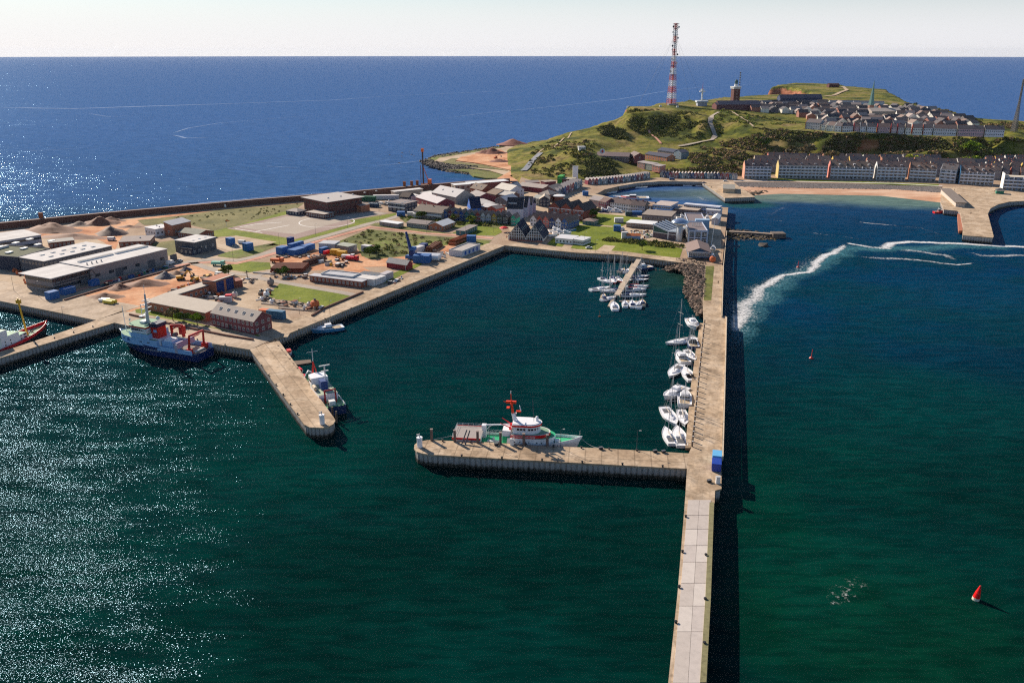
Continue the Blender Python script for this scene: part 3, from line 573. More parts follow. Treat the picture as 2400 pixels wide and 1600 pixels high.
def bldg(name, label, A, B, Cc, h, wall=BRICK, roof=RROOF, rt='flat', rh=3.0, ridge='x', cat='building', z=6.0, win=None, wsize=(1.2, 1.3), wfr=WHITE, over=.35, group=None, sky=0, par=None, side=True, chim=0, base=False, trim=None):
    "A,B: pixels of the front eave, Cc: pixel of the rear eave at B, or the depth in metres"
    ze = z if base else z + h
    a, b = P(A[0], A[1], ze), P(B[0], B[1], ze)
    u = (b - a); u.z = 0; Lx = u.length; u.normalize(); v = Vector((-u.y, u.x, 0))
    if isinstance(Cc, (int, float)): D = float(Cc)
    else: D = abs((P(Cc[0], Cc[1], ze) - b).dot(v))
    D = max(D, 2.0)
    if v.y < 0: pass
    c0 = a + u * (Lx / 2) + v * (D / 2); ang = math.atan2(u.y, u.x)
    g = z
    o = empty(name, (c0.x, c0.y, g), ang, label, cat, group)
    x0, x1, y0, y1 = -Lx / 2, Lx / 2, -D / 2, D / 2
    mb = MB(); mb.box(x0, x1, y0, y1, -1.0, h, wall)
    if rt in ('gable', 'mono'):
        if rt == 'mono': mb.add([(x0, y0, h), (x0, y1, h), (x0, y1, h + rh), (x1, y0, h), (x1, y1, h), (x1, y1, h + rh)], [(0, 1, 2), (3, 5, 4), (1, 4, 5, 2)], wall)
        elif ridge == 'x': mb.add([(x0, y0, h), (x0, y1, h), (x0, 0, h + rh), (x1, y0, h), (x1, y1, h), (x1, 0, h + rh)], [(0, 2, 1), (3, 4, 5)], wall)
        else: mb.add([(x0, y0, h), (x1, y0, h), (0, y0, h + rh), (x0, y1, h), (x1, y1, h), (0, y1, h + rh)], [(0, 1, 2), (3, 5, 4)], wall)
    mb.build('wall', o)
    mb = MB(); e = over; t = .22
    if rt == 'flat':
        if par:
            mb.box(x0, x1, y0, y1, h + .01, h + .06, roof)
            q = .35
            for bx in ((x0 - .05, x1 + .05, y0 - .05, y0 + q), (x0 - .05, x1 + .05, y1 - q, y1 + .05), (x0 - .05, x0 + q, y0 + q, y1 - q), (x1 - q, x1 + .05, y0 + q, y1 - q)): mb.box(*bx, h - .15, h + .55, par)
        else: mb.box(x0 - e, x1 + e, y0 - e, y1 + e, h + .01, h + .3, roof)
    elif rt == 'hip':
        k = min(D, Lx) / 2; ex = max(0, Lx / 2 - k); ey = max(0, D / 2 - k)
        vs = [(x0 - e, y0 - e, h), (x1 + e, y0 - e, h), (x1 + e, y1 + e, h), (x0 - e, y1 + e, h), (-ex, -ey, h + rh), (ex, ey, h + rh)]
        if Lx >= D: fs = [(0, 1, 5, 4), (1, 2, 5), (2, 3, 4, 5), (3, 0, 4)]
        else: fs = [(0, 1, 4), (1, 2, 5, 4), (2, 3, 5), (3, 0, 4, 5)]
        mb.add([(a_, b_, c_ + .02) for a_, b_, c_ in vs], fs + [(3, 2, 1, 0)], roof)
    elif rt == 'mono':
        mb.add([(x0 - e, y0 - e, h + .02), (x1 + e, y0 - e, h + .02), (x1 + e, y1 + e, h + rh + .05), (x0 - e, y1 + e, h + rh + .05)] + [(x0 - e, y0 - e, h + .3), (x1 + e, y0 - e, h + .3), (x1 + e, y1 + e, h + rh + .3), (x0 - e, y1 + e, h + rh + .3)],
               [(3, 2, 1, 0), (4, 5, 6, 7), (0, 1, 5, 4), (1, 2, 6, 5), (2, 3, 7, 6), (3, 0, 4, 7)], roof)
    else:
        def slab(p, q, r_, s_):
            up = Vector((0, 0, t)); vs = [Vector(i) for i in (p, q, r_, s_)]; vs = vs + [i + up for i in vs]
            mb.add(vs, [(3, 2, 1, 0), (4, 5, 6, 7), (0, 1, 5, 4), (1, 2, 6, 5), (2, 3, 7, 6), (3, 0, 4, 7)], roof)
        if ridge == 'x':
            k = rh / (D / 2); lo = h - e * k
            slab((x0 - e, y0 - e, lo + .02), (x1 + e, y0 - e, lo + .02), (x1 + e, 0, h + rh + .02), (x0 - e, 0, h + rh + .02)); slab((x1 + e, y1 + e, lo + .02), (x0 - e, y1 + e, lo + .02), (x0 - e, 0, h + rh + .02), (x1 + e, 0, h + rh + .02))
        else:
            k = rh / (Lx / 2); lo = h - e * k
            slab((x0 - e, y1 + e, lo + .02), (x0 - e, y0 - e, lo + .02), (0, y0 - e, h + rh + .02), (0, y1 + e, h + rh + .02)); slab((x1 + e, y0 - e, lo + .02), (x1 + e, y1 + e, lo + .02), (0, y1 + e, h + rh + .02), (0, y0 - e, h + rh + .02))
    rf = mb.build('roof', o)
    def roofz(x, y):
        if rt == 'gable': return h + rh * (1 - abs(y) / (D / 2)) if ridge == 'x' else h + rh * (1 - abs(x) / (Lx / 2))
        if rt == 'mono': return h + rh * (y - y0) / D
        if rt == 'hip': return h + rh * .4
        return h
    r_ = random.Random(int(A[0] * 31 + A[1]))
    if trim:
        mb = MB(); mb.box(x0 - .06, x1 + .06, y0 - .06, y0, h - .55, h, trim); mb.box(x0 - .06, x0, y0, y1, h - .55, h, trim); mb.box(x1, x1 + .06, y0, y1, h - .55, h, trim); mb.build('fascia', o)
    for k in range(chim):
        x = x0 + Lx * (k + .5 + r_.uniform(-.2, .2)) / chim; y = r_.uniform(-.1, .1) * D; mb = MB(); zz = roofz(x, y)
        mb.box(x - .4, x + .4, y - .3, y + .3, zz - .3, zz + 1.1, BRICK if rt == 'gable' else LGREY); mb.build('chimney', rf)
    for k in range(sky):
        x = x0 + Lx * (k + .7) / (sky + .5); y = y0 + D * .27; zz = roofz(x, y); sl = math.atan2(rh, D / 2) if (rt == 'gable' and ridge == 'x') else 0
        mb = MB(); M_ = Matrix.Translation((x, y, zz + .36)) @ Matrix.Rotation(sl, 4, 'X'); mb.box(-.6, .6, -.8, .8, 0, .12, WHITE, M_); mb.box(-.5, .5, -.7, .7, .12, .14, GLASS, M_); mb.build('skylight', rf)
    if win:
        rows, cols = win; fh = h / rows
        camd = Vector((0, 0, 0)) - c0
        for r0 in range(rows):
            zz = fh * r0 + fh * .32; hh = min(wsize[1], fh * .5)
            for c in range(cols): add_win(o, x0 + Lx * (c + .5) / cols, y0, zz, 'f', wsize[0], hh, wfr)
            if side:
                nc = max(1, int(cols * D / Lx)); 
                if camd.dot(u) > 0:
                    for c in range(nc): add_win(o, x1, y0 + D * (c + .5) / nc, zz, 'r', wsize[0], hh, wfr)
                else:
                    for c in range(nc): add_win(o, x0, y0 + D * (c + .5) / nc, zz, 'l', wsize[0], hh, wfr)
    o['_'] = 0; del o['_']
    return o, (x0, x1, y0, y1), rf
def W(c): return mat(c, .8, .12, .5)
# ---------------------------------------------------------------- buildings of the port side
GW = W((.30, .26, .25)); DG = W((.10, .105, .12)); NB = W((.035, .045, .075)); SILV = mat((.45, .45, .47), .55)
o, b, rf = bldg('warehouse', 'front end of the grey warehouse with glazed truss gable and jutting flat roof', (121, 651), (209.4, 628.5), (149, 618), 8, GW, LROOF, win=(2, 9), wsize=(2.4, 1.5), over=2.2, wfr=DG)
mb = MB()
for i in range(8):
    x = b[0] + (b[1] - b[0]) * i / 8; mb.bar((x, b[2] - 1.6, 4.3), (x + 2.6, b[2] - 1.6, 7.9), .14, DARK); mb.bar((x + 2.6, b[2] - 1.6, 7.9), (x + 5.0, b[2] - 1.6, 4.3), .14, DARK)
mb.box(b[0], b[1], b[2] - 1.75, b[2] - 1.45, 4.1, 4.4, DARK); mb.build('truss', o)
o, b, rf = bldg('warehouse', 'long brown grey warehouse hall with light flat roof and two roof light strips', (209.4, 627.5), (391, 584), (325, 573.3), 8.6, GW, LROOF, win=(1, 6), wsize=(3, 1.6), wfr=DG)
for k in (0, 1):
    mb = MB(); x = b[0] + (b[1] - b[0]) * (.08 + .46 * k); mb.box(x, x + (b[1] - b[0]) * .42, 1, 3.4, 8.9, 9.6, WHITE); mb.box(x + .2, x + (b[1] - b[0]) * .42 - .2, 1.2, 3.2, 9.6, 9.66, DG); mb.build('roof_light', rf)
for x in (-30, -8, 14, 30): door_at(o, x, 5, 4.6, DG, 'gate', b[2])
for k in range(4):
    mb = MB(); mb.bar((b[0] + 3 + k * 3, b[2] + 6, 8.9), (b[0] + 3 + k * 3, b[2] + 6, 10.2), .35, STEEL, 8); mb.build('vent', rf)
o, b, rf = bldg('warehouse', 'dark grey hall with light flat roof between the long warehouse and the green roofed block', (103, 613), (261.5, 576.4), (199.8, 568), 8, DG, LROOF, win=(2, 16), wsize=(1.6, 1.3), wfr=LGREY)
for k in range(10):
    mb = MB(); x = b[0] + 8 + 7 * (k // 2); y = -6 + 8 * (k % 2); mb.box(x, x + 2.4, y, y + 1.4, 8.3, 8.8, WHITE); mb.box(x + .2, x + 2.2, y + .2, y + 1.2, 8.8, 8.84, DARK); mb.build('roof_light', rf)
o, b, rf = bldg('warehouse', 'dark block with planted roof and white roof lights at the left edge', (42, 604), (117, 583), 58, 8, NB, mat((.06, .075, .03), .9, .4, .2), par=DG)
for k in range(8):
    mb = MB(); x = b[0] + 6 + 11 * (k % 4); y = -16 + 17 * (k // 4); mb.box(x, x + 4, y, y + 2.6, 8.3, 8.9, WHITE); mb.build('roof_light', rf)
mb = MB(); mb.box(b[0] + 3, b[1] - 3, -1.5, 1, 8.1, 9.3, LROOF); mb.build('roof_duct', rf)
bldg('office_block', 'pale grey block with a window band behind the planted roof at the left edge', (-80, 578), (95.7, 551), (38, 541), 7, W((.5, .47, .5)), LROOF, win=(2, 22), wsize=(1.8, 1.1), wfr=DARK)
bldg('brick_hut', 'small red brown hut with dark flat roof beside the dark grey hall', (115, 570), (174, 563.7), (149, 559), 3.5, BRICK, DROOF, win=(1, 6))
bldg('brick_hut', 'low brick hut with brown flat roof near the large earth mound', (278.5, 568), (350.8, 564.8), (331.6, 553), 3.5, BRICK, RROOF, win=(1, 6), chim=1)
bldg('clinic', 'white flat annex of the brick building by the dry meadow', (339, 533), (364, 538), (373, 525), 5, WHITE, SILV, win=(1, 4), chim=2)
o, b, rf = bldg('brick_building', 'tall brick block with sloping grey roof by the dry meadow', (403, 529), (446.7, 519), (430, 516.5), 7.5, BRICKO, SILV, rt='mono', rh=2, win=(1, 3))
bldg('brick_building', 'low brick wing with wide grey green roof next to the tall brick block', (463.7, 550.5), (501, 541.5), (457, 535), 3.4, BRICK, mat((.27, .27, .22), .9), rt='gable', rh=1.8, ridge='y', win=(1, 7), wsize=(.8, 1.3))
o, b, rf = bldg('dark_hall', 'dark clad cube hall with white flat roof and three roof hatches', (456, 569), (505, 556), (461.5, 550), 7.5, DG, LROOF, win=(1, 3), sky=3)
bldg('dark_hall', 'low black annex in front of the dark cube hall', (420, 580), (449, 584), 8, 4, NB, DG, win=(1, 3))
o, b, rf = bldg('sports_hall', 'large dark sports hall with wide flat grey roof beside the pitch', (767, 474), (847.4, 462), (802.4, 450), 11, DBRICK, mat((.40, .37, .36), .8, .1), win=(2, 9), wsize=(1.6, 1.2), wfr=DARK, over=1.8)
for k in range(5):
    mb = MB(); x = b[0] + 10 + 12 * k; mb.lathe([(.9, 0), (.9, .6), (.1, .9)], LGREY, 8, Matrix.Translation((x, -3, 11.3))); mb.build('vent', rf)
bldg('changing_rooms', 'low flat changing room wing in front of the sports hall', (717, 497), (760, 503), (768, 496), 3.4, DBRICK, mat((.42, .37, .33), .85), win=(1, 8))
bldg('pavilion', 'small dark pavilion with hipped roof at the corner of the pitch', (670, 493.5), (697, 497), 10, 3, NB, mat((.36, .31, .28), .85), rt='hip', rh=1.8, win=(1, 4))
bldg('brick_hut', 'brick lean-to against the right end of the sports hall', (846, 483), (866, 479), (858, 471), 5, BRICKO, RROOF, rt='mono', rh=1.5)
# workshop yard
bldg('workshop', 'long low brick wing with pale pitched roof facing the research ship', (340.4, 706.5), (481, 734), (510.5, 714), 4.2, BRICKO, mat((.46, .40, .33), .85, .12), rt='mono', rh=1.0, win=(1, 9))
bldg('workshop', 'brick workshop wing with dark blue fascia along the red sand yard', (406, 693.5), (497, 665.5), (478, 661), 4.6, BRICKO, mat((.46, .41, .35), .85, .12), win=(1, 8), trim=NB)
o, b, rf = bldg('workshop_hall', 'brick hall with two tall dark blue gates and sloping roof', (504, 659), (549, 644), (500, 646), 7.2, BRICKO, mat((.46, .42, .36), .85, .12), rt='mono', rh=-1.5, trim=NB)
for k in (-.27, .23): door_at(o, (b[1] - b[0]) * k, (b[1] - b[0]) * .38, 6.4, W((.01, .035, .16)), 'gate', b[2])
bldg('brick_hut', 'small red annex right of the hall with blue gates', (551, 660), (568, 657), 6, 3.6, BRICK, BRICK)
o, b, rf = bldg('brick_house', 'two storey dark red brick house with white windows by the finger pier', (494.5, 733), (594.4, 754), (630.6, 738.5), 6.2, W((.20, .06, .065)), mat((.46, .39, .33), .85, .12), rt='gable', rh=3.3, win=(2, 10), wsize=(1.3, 1.4), sky=5, side=True)
door_at(o, -2, 1.6, 2.4, DARK, 'door', b[2])
bldg('brick_barracks', 'long low brick barracks with grey roof above the square lawn', (725, 646), (848, 661), (856, 655.5), 3.3, BRICK, SILV, win=(1, 13), wsize=(1.1, 1.4), side=True)
bldg('grey_shed', 'light grey flat shed behind the brick barracks', (752, 642), (826, 650), (822, 639), 4, W((.5, .48, .52)), SILV, par=LGREY)
bldg('site_cabin', 'long white site cabin right of the brick barracks', (829, 650), (876, 656), (889, 649), 3.4, WHITE, LROOF)
bldg('site_cabin', 'grey cabin with dark domed roof lights behind the long white cabin', (836, 644), (886, 650), 8, 3.2, LGREY, DG, sky=6)
bldg('grey_shed', 'shed with two white gates beside the blue containers', (747, 571), (784, 572.5), (797, 565.5), 4.4, W((.52, .50, .52)), SILV, win=None)
bldg('grey_shed', 'shed with green grey roof next to the white gated shed', (785, 574), (816, 579), (835.5, 573.5), 3.7, W((.30, .27, .28)), mat((.33, .35, .29), .85), win=(1, 4))
bldg('red_house', 'dark red single storey house with grey roof beside the blue dock crane', (906, 614.5), (953, 621.5), (966, 616.5), 3.2, W((.22, .02, .03)), mat((.34, .33, .32), .8), rt='gable', rh=2.2)
o, b, rf = bldg('white_hall', 'low white building with blue panels and dark roof recess beside the quay', (1083, 590), (1125.5, 573), (1097, 569), 3.4, W((.55, .55, .60)), mat((.42, .38, .35), .9), par=LGREY)
mb = MB()
for k in range(4): mb.box(b[0] + 3 + 5 * k, b[0] + 5.2 + 5 * k, b[2] - .05, b[2], .5, 2.8, BLUE)
mb.build('blue_panel', o)
o, b, rf = bldg('teal_hut', 'dark green hut with white pilasters and two tone flat roof on the lawn', (1088.5, 542), (1119, 528.5), (1102, 526), 3.2, TEAL, RROOF, win=(1, 6), wsize=(1, 2))
bldg('bungalow', 'bungalow with bright white pitched roof by the brick path', (1038, 530.5), (1066, 520.5), (1028.5, 519), 3.3, BRICKO, WHITE, rt='gable', rh=2.2, win=(1, 5))
bldg('long_hut', 'long hut with brown pitched roof between the white roofs', (953, 522), (1000.5, 527), (1009, 518), 3.1, W((.30, .28, .25)), RROOF, rt='gable', rh=1.6, win=(1, 9))
bldg('flat_hut', 'low hut with bright white flat roof at the bend of the road', (889, 519.5), (932, 525.5), (942, 521.5), 2.8, W((.30, .25, .22)), WHITE, win=(1, 5))
o, b, rf = bldg('office_block', 'two storey house with white balcony bands and seven roof lights', (949, 478.5), (978, 471.5), (957, 463), 7, NB, RROOF, win=(2, 4), wsize=(2, 1.6), sky=4)
mb = MB(); mb.box(b[0] - .5, b[0], b[2], b[3], 3.2, 4.2, WHITE); mb.box(b[0] - .5, b[0], b[2], b[3], 6.4, 7, WHITE); mb.build('balcony', o)
o, b, rf = bldg('terrace_house', 'long brown roofed terrace with a continuous white balcony', (969, 493.5), (1035, 500.5), (1048, 488), 5.4, W((.26, .20, .17)), W((.16, .125, .10)), rt='gable', rh=3.4, win=(2, 14), chim=5)
mb = MB(); mb.box(b[0], b[1], b[2] - 1.3, b[2], 2.9, 3.9, WHITE); mb.build('balcony', o)
# row of little coloured gable houses
rowc = [((.10, .26, .52), 'light blue'), ((.02, .10, .34), 'deep blue'), ((.20, .05, .07), 'wine red'), ((.02, .08, .36), 'dark blue'), ((.015, .07, .28), 'navy'), ((.02, .14, .18), 'teal'), ((.02, .12, .12), 'dark teal'), ((.36, .06, .05), 'brick red'), ((.5, .52, .55), 'pale grey'), ((.42, .44, .5), 'light grey'), ((.48, .33, .05), 'mustard yellow'), ((.06, .075, .06), 'moss green'), ((.055, .06, .075), 'charcoal'), ((.02, .36, .24), 'mint green')]
for i, (x, y) in enumerate([(1028, 495), (1042, 499), (1055, 499), (1068, 500), (1081, 501), (1094, 502), (1107, 503), (1120, 504), (1132, 505), (1145, 506), (1158, 507), (1171, 508), (1184, 509), (1203, 511)]):
    wpx = 11.5 if i not in (11, 12) else 12.5
    o, b, rf = bldg('gable_house', rowc[i][1] + ' gabled cottage in the coloured row behind the garden hedges', (x - wpx / 2, y), (x + wpx / 2, y + .7), 10, 5.2, W(rowc[i][0]), W((.17, .15, .14)), rt='gable', rh=2.6, ridge='y', cat='house', group='coloured cottages behind the hedges', win=(2, 2), wsize=(1, 1.2), side=False, trim=None)
# sheds and halls of the harbour quarter
MAR = W((.19, .035, .05)); TANW = W((.40, .33, .27))
for (nm, lb, A, B, Cc, h, wl, rfm, kw) in [
 ('big_hall', 'largest pale grey gabled hall with two roof lights', (1012, 451), (1068, 462.5), (1111, 457), 6, W((.36, .33, .31)), mat((.46, .44, .44), .7, .08), dict(rt='gable', rh=5, sky=2)),
 ('striped_hall', 'wine red hall with white striped roof and a chimney', (975, 462), (1024.6, 477), (1063.5, 472), 5.2, MAR, mat((.50, .46, .47), .7, .1), dict(rt='gable', rh=3.2, win=(1, 5), chim=1)),
 ('long_hall', 'very long white roofed hall against the sea wall', (1102, 431), (1192, 424.3), (1190, 420), 5.5, W((.22, .06, .05)), WHITE, {}),
 ('open_hall', 'tan hall with white flat roof and dark gateway left of the very long hall', (1066, 434.5), (1103, 432), (1112, 427.5), 5.5, TANW, WHITE, dict(win=(1, 3), wsize=(3, 3))),
 ('open_hall', 'grey long hall with pale flat roof beside the piling rig', (925, 450), (991, 443), (990, 440), 5.5, TANW, LROOF, {}),
 ('brown_house', 'brown roofed house with two white roof windows', (1102, 440.5), (1130, 446), (1144, 440.5), 5, BRICK, W((.17, .12, .09)), dict(rt='gable', rh=4, sky=2, win=(1, 4))),
 ('red_barn', 'wine red barn with brown roof behind the blue house', (1093, 457), (1116, 465), (1162, 461), 4.5, MAR, MROOF, dict(rt='gable', rh=3.6)),
 ('brown_shed', 'shed with brown roof between the red barn and the white roof', (1140, 452), (1162, 457), 16, 4, W((.15, .06, .05)), W((.20, .14, .10)), dict(rt='gable', rh=3)),
 ('striped_shed', 'white walled shed with striped pale roof and blue gable', (1175, 443.5), (1192, 445), 24, 4.5, W((.30, .38, .48)), mat((.52, .48, .46), .7), dict(rt='gable', rh=3.6, ridge='y')),
 ('white_barn', 'tall white barn with sand coloured roof', (1195, 447.5), (1228, 443.5), 22, 6, W((.58, .60, .66)), mat((.60, .55, .48), .8), dict(rt='gable', rh=3.8, ridge='y', win=(2, 3))),
 ('cream_roof_shed', 'brown shed with cream roof and red gable', (1162, 455), (1198, 459.5), (1216, 455), 4.3, W((.17, .10, .09)), mat((.60, .56, .50), .8), dict(rt='gable', rh=2.4)),
 ('dark_gable_shed', 'dark grey gabled shed with white roof left of the black and white hall', (1160, 468), (1187, 471), (1207, 463), 4.6, W((.16, .14, .15)), mat((.55, .55, .57), .7), dict(rt='gable', rh=3, ridge='y', win=(1, 3))),
 ('flat_shed', 'flat white roofed shed with red brick end', (1128, 485), (1166, 488), (1187, 481), 3.8, BRICK, LROOF, dict(rt='gable', rh=1.6, win=(1, 4))),
 ('flat_shed', 'plain grey roofed shed behind the navy roofed blue house', (1130, 479), (1160, 476.5), 26, 4.2, LGREY, mat((.42, .40, .39), .8), {}),
 ('brick_hut', 'small red brick house in front of the flat white roof', (1163, 490), (1181, 486), 9, 4.6, W((.36, .07, .045)), RROOF, dict(rt='gable', rh=1.8, win=(1, 3))),
 ('flat_shed', 'small grey shed left of the striped roof hall', (985, 452), (1012, 456), 12, 3.6, LGREY, LROOF, dict()),
 ('dark_house', 'small dark cottage beside the roof light block', (938, 461), (958, 462.5), 10, 4, NB, W((.10, .07, .06)), dict(rt='gable', rh=3, win=(1, 3))),
 ('flat_shed', 'pale flat shed in the middle of the harbour quarter', (963, 461), (985, 458.5), 10, 4, LGREY, LROOF, {}),
 ('long_red_hall', 'long wine red hall with pale brown roof at the foot of the hill', (1215, 435), (1275, 442), (1288, 437), 4.4, MAR, mat((.42, .36, .32), .85), dict(rt='gable', rh=2.4)),
 ('red_shed', 'narrow red shed left of the green gabled hut', (1234, 429), (1265, 428), 8, 4, W((.42, .06, .04)), RROOF, dict(rt='mono', rh=1)),
 ('brown_shed', 'low brown roofed shed beside the green gabled hut', (1278, 427), (1303, 425), 9, 3.6, MAR, mat((.36, .30, .24), .85), {}),
 ('green_hut', 'hall with olive roof and bright green end wall below the hill', (1307, 419.5), (1345, 421), 13, 5, W((.12, .06, .05)), mat((.36, .32, .24), .85), dict()),
 ('hedge_hall', 'dark walled hall with pale hipped roof at the start of the harbour lane', (1264, 467), (1288, 467.3), 13, 6, NB, mat((.45, .38, .30), .85), dict(rt='gable', rh=2.6, ridge='y', win=(2, 3))),
 ('pale_house', 'pale house with grey green roof beside the dark walled hall', (1250, 465), (1264, 466), 14, 5.5, W((.42, .44, .38)), mat((.46, .46, .40), .85), dict(rt='gable', rh=2, win=(2, 2))),
 ('villa', 'brick villa with grey hipped roof on the harbour lane', (1289, 457), (1309, 452), 12, 6, BRICK, W((.30, .26, .23)), dict(rt='hip', rh=3, win=(2, 3))),
 ('villa', 'long house with grey mottled roof beside the harbour lane', (1300, 446), (1322, 439), 13, 6, W((.16, .09, .09)), W((.28, .24, .21)), dict(rt='gable', rh=3, win=(2, 4))),
 ]:
    o, b, rf = bldg(nm, lb, A, B, Cc, h, wl, rfm, **kw)
    if nm == 'green_hut': mb = MB(); mb.box(b[0] - .3, b[0] + 4.5, b[2] - .3, b[3] + .3, 0, 7.5, W((.03, .30, .05))); mb.build('end_wall', o)
# blue steep roofed house
o, b, rf = bldg('blue_house', 'bright blue house with steep navy roof in the harbour quarter', (1104, 488), (1128, 487), (1110, 479), 4.5, W((.01, .12, .50)), W((.01, .02, .06)), rt='gable', rh=7.5, win=(1, 3), cat='house')
add_win(o, b[0], 0, 6.0, 'l', 2.2, 2, WHITE)
# black and white hall
WW = W((.50, .50, .60))
for i, (A, B, D, rh, lb) in enumerate([((1188, 489.8), (1226.3, 490.3), 15, 7.5, 'big black roofed hall with white front wall, its widest bay'), ((1227, 486.5), (1235.5, 486.8), 16, 7.5, 'narrow middle bay of the black roofed hall'), ((1236.3, 480.3), (1247.5, 480.5), 16, 5.2, 'right bay of the black roofed hall with tall white wall'), ((1248, 476), (1256, 476), 12, 3, 'small annex at the right end of the black roofed hall')]):
    o, b, rf = bldg('black_white_hall', lb, A, B, D, 7.6, WW, W((.03, .032, .045)), rt='gable', rh=rh, over=.05, cat='hall')
    if i == 0: mb = MB(); M_ = Matrix.Translation((-2, b[2] + 3.4, 7.6 + 3.75)) @ Matrix.Rotation(math.atan2(rh, D / 2), 4, 'X'); mb.box(-3.2, 3.2, -.3, .3, 0, .14, WHITE, M_); mb.build('roof_sign', rf)
# brick triple gable and its neighbours
for i in range(3):
    A, B = (1285 + 28 * i, 485.3 + 3.05 * i), (1313 + 28 * i, 488.4 + 3.05 * i)
    o, b, rf = bldg('brick_bay', ['left', 'middle', 'right'][i] + ' bay of the large brick house with three dark gables and white fascia', A, B, 20, 7.4, W((.27, .07, .045)), W((.085, .065, .06)), rt='gable', rh=4.4, ridge='y', win=(2, 3), wsize=(1.6, 1.4), trim=WHITE, over=.5, side=False)
    mb = MB(); mb.box(-2.4, 2.4, b[2] - 1.1, b[2] - .07, 3.2, 4.3, LGREY); mb.build('balcony', o)
hc = [((.62, .62, .66), 'white'), ((.34, .08, .06), 'brick red'), ((.5, .16, .14), 'coral red'), ((.02, .05, .16), 'navy blue'), ((.62, .64, .70), 'pale blue grey'), ((.04, .11, .30), 'mid blue')]
for i in range(6):
    x = 1243 + 14.6 * i; y = 512.5 + 1.35 * i
    bldg('holiday_house', hc[i][1] + ' gabled holiday house in the slanting row behind the restaurant', (x, y), (x + 14, y + 1.6), (x + 36, y - 9), 5.2, W(hc[i][0]), W((.22, .15, .12)), rt='gable', rh=2.8, ridge='y', cat='house', group='holiday houses behind the restaurant', win=(2, 2), wsize=(1.3, 1.2))
# restaurant with two steep glazed gables
for i in range(2):
    A, B = (1191 + 41 * i, 553.2 + 1.9 * i), (1232 + 41 * i, 555.1 + 1.9 * i)
    o, b, rf = bldg('restaurant', ['left', 'right'][i] + ' half of the white restaurant with steep glazed gable and navy roof', A, B, (B[0] + 20, B[1] - 13.5), 2.6, WHITE, W((.012, .02, .05)), rt='gable', rh=8.6, ridge='y', over=.6, cat='restaurant')
    w_ = (b[1] - b[0]) / 2; y = b[2] - .05
    mb = MB(); mb.add([(-w_ + .9, y, 2.9), (w_ - .9, y, 2.9), (0, y, 10.6)], [(0, 1, 2)], GLASS); mb.box(-w_ + .6, w_ - .6, y - .03, y, .3, 2.5, GLASS); mb.build('glazing', o)
    mb = MB(); k = -w_ + 1
    while k < w_: mb.box(k - .14, k + .14, y - .16, y - .04, 0, 2.6 + 8.3 * (1 - abs(k) / w_) - .3, WHITE); k += 1.55
    for zz in (2.6, 4.4, 6.2, 8.0): q = w_ * (1 - (zz - 2.6) / 8.6); mb.box(-q, q, y - .18, y - .05, zz, zz + .28, WHITE)
    mb.build('window_frame', o)
    for k in range(4): 
        mb = MB(); M_ = Matrix.Translation((w_ * .5, b[2] + 3 + 4 * k, 2.6 + 4.3 + .35)) @ Matrix.Rotation(math.atan2(8.6, w_), 4, 'Y'); mb.box(-1, 1, -.4, .4, 0, .1, GLASS, M_); mb.build('skylight', rf)
for (A, B, Cc, lb) in [((1301.5, 558), (1342, 561.5), (1355, 553), 'left block of the flat white clinic on the lawn'), ((1343.6, 561), (1366.6, 564), (1378, 556), 'right block of the flat white clinic on the lawn')]:
    bldg('white_clinic', lb, A, B, Cc, 3.2, WHITE, mat((.62, .62, .64), .7, .06), win=(1, 5), wsize=(.7, .9), wfr=DARK)
bldg('green_hut', 'small teal hut with brown hipped roof on the lawn', (1365.5, 517), (1392, 519.5), 9, 2.9, W((.03, .14, .15)), W((.25, .18, .15)), rt='hip', rh=1.5, win=(1, 3))
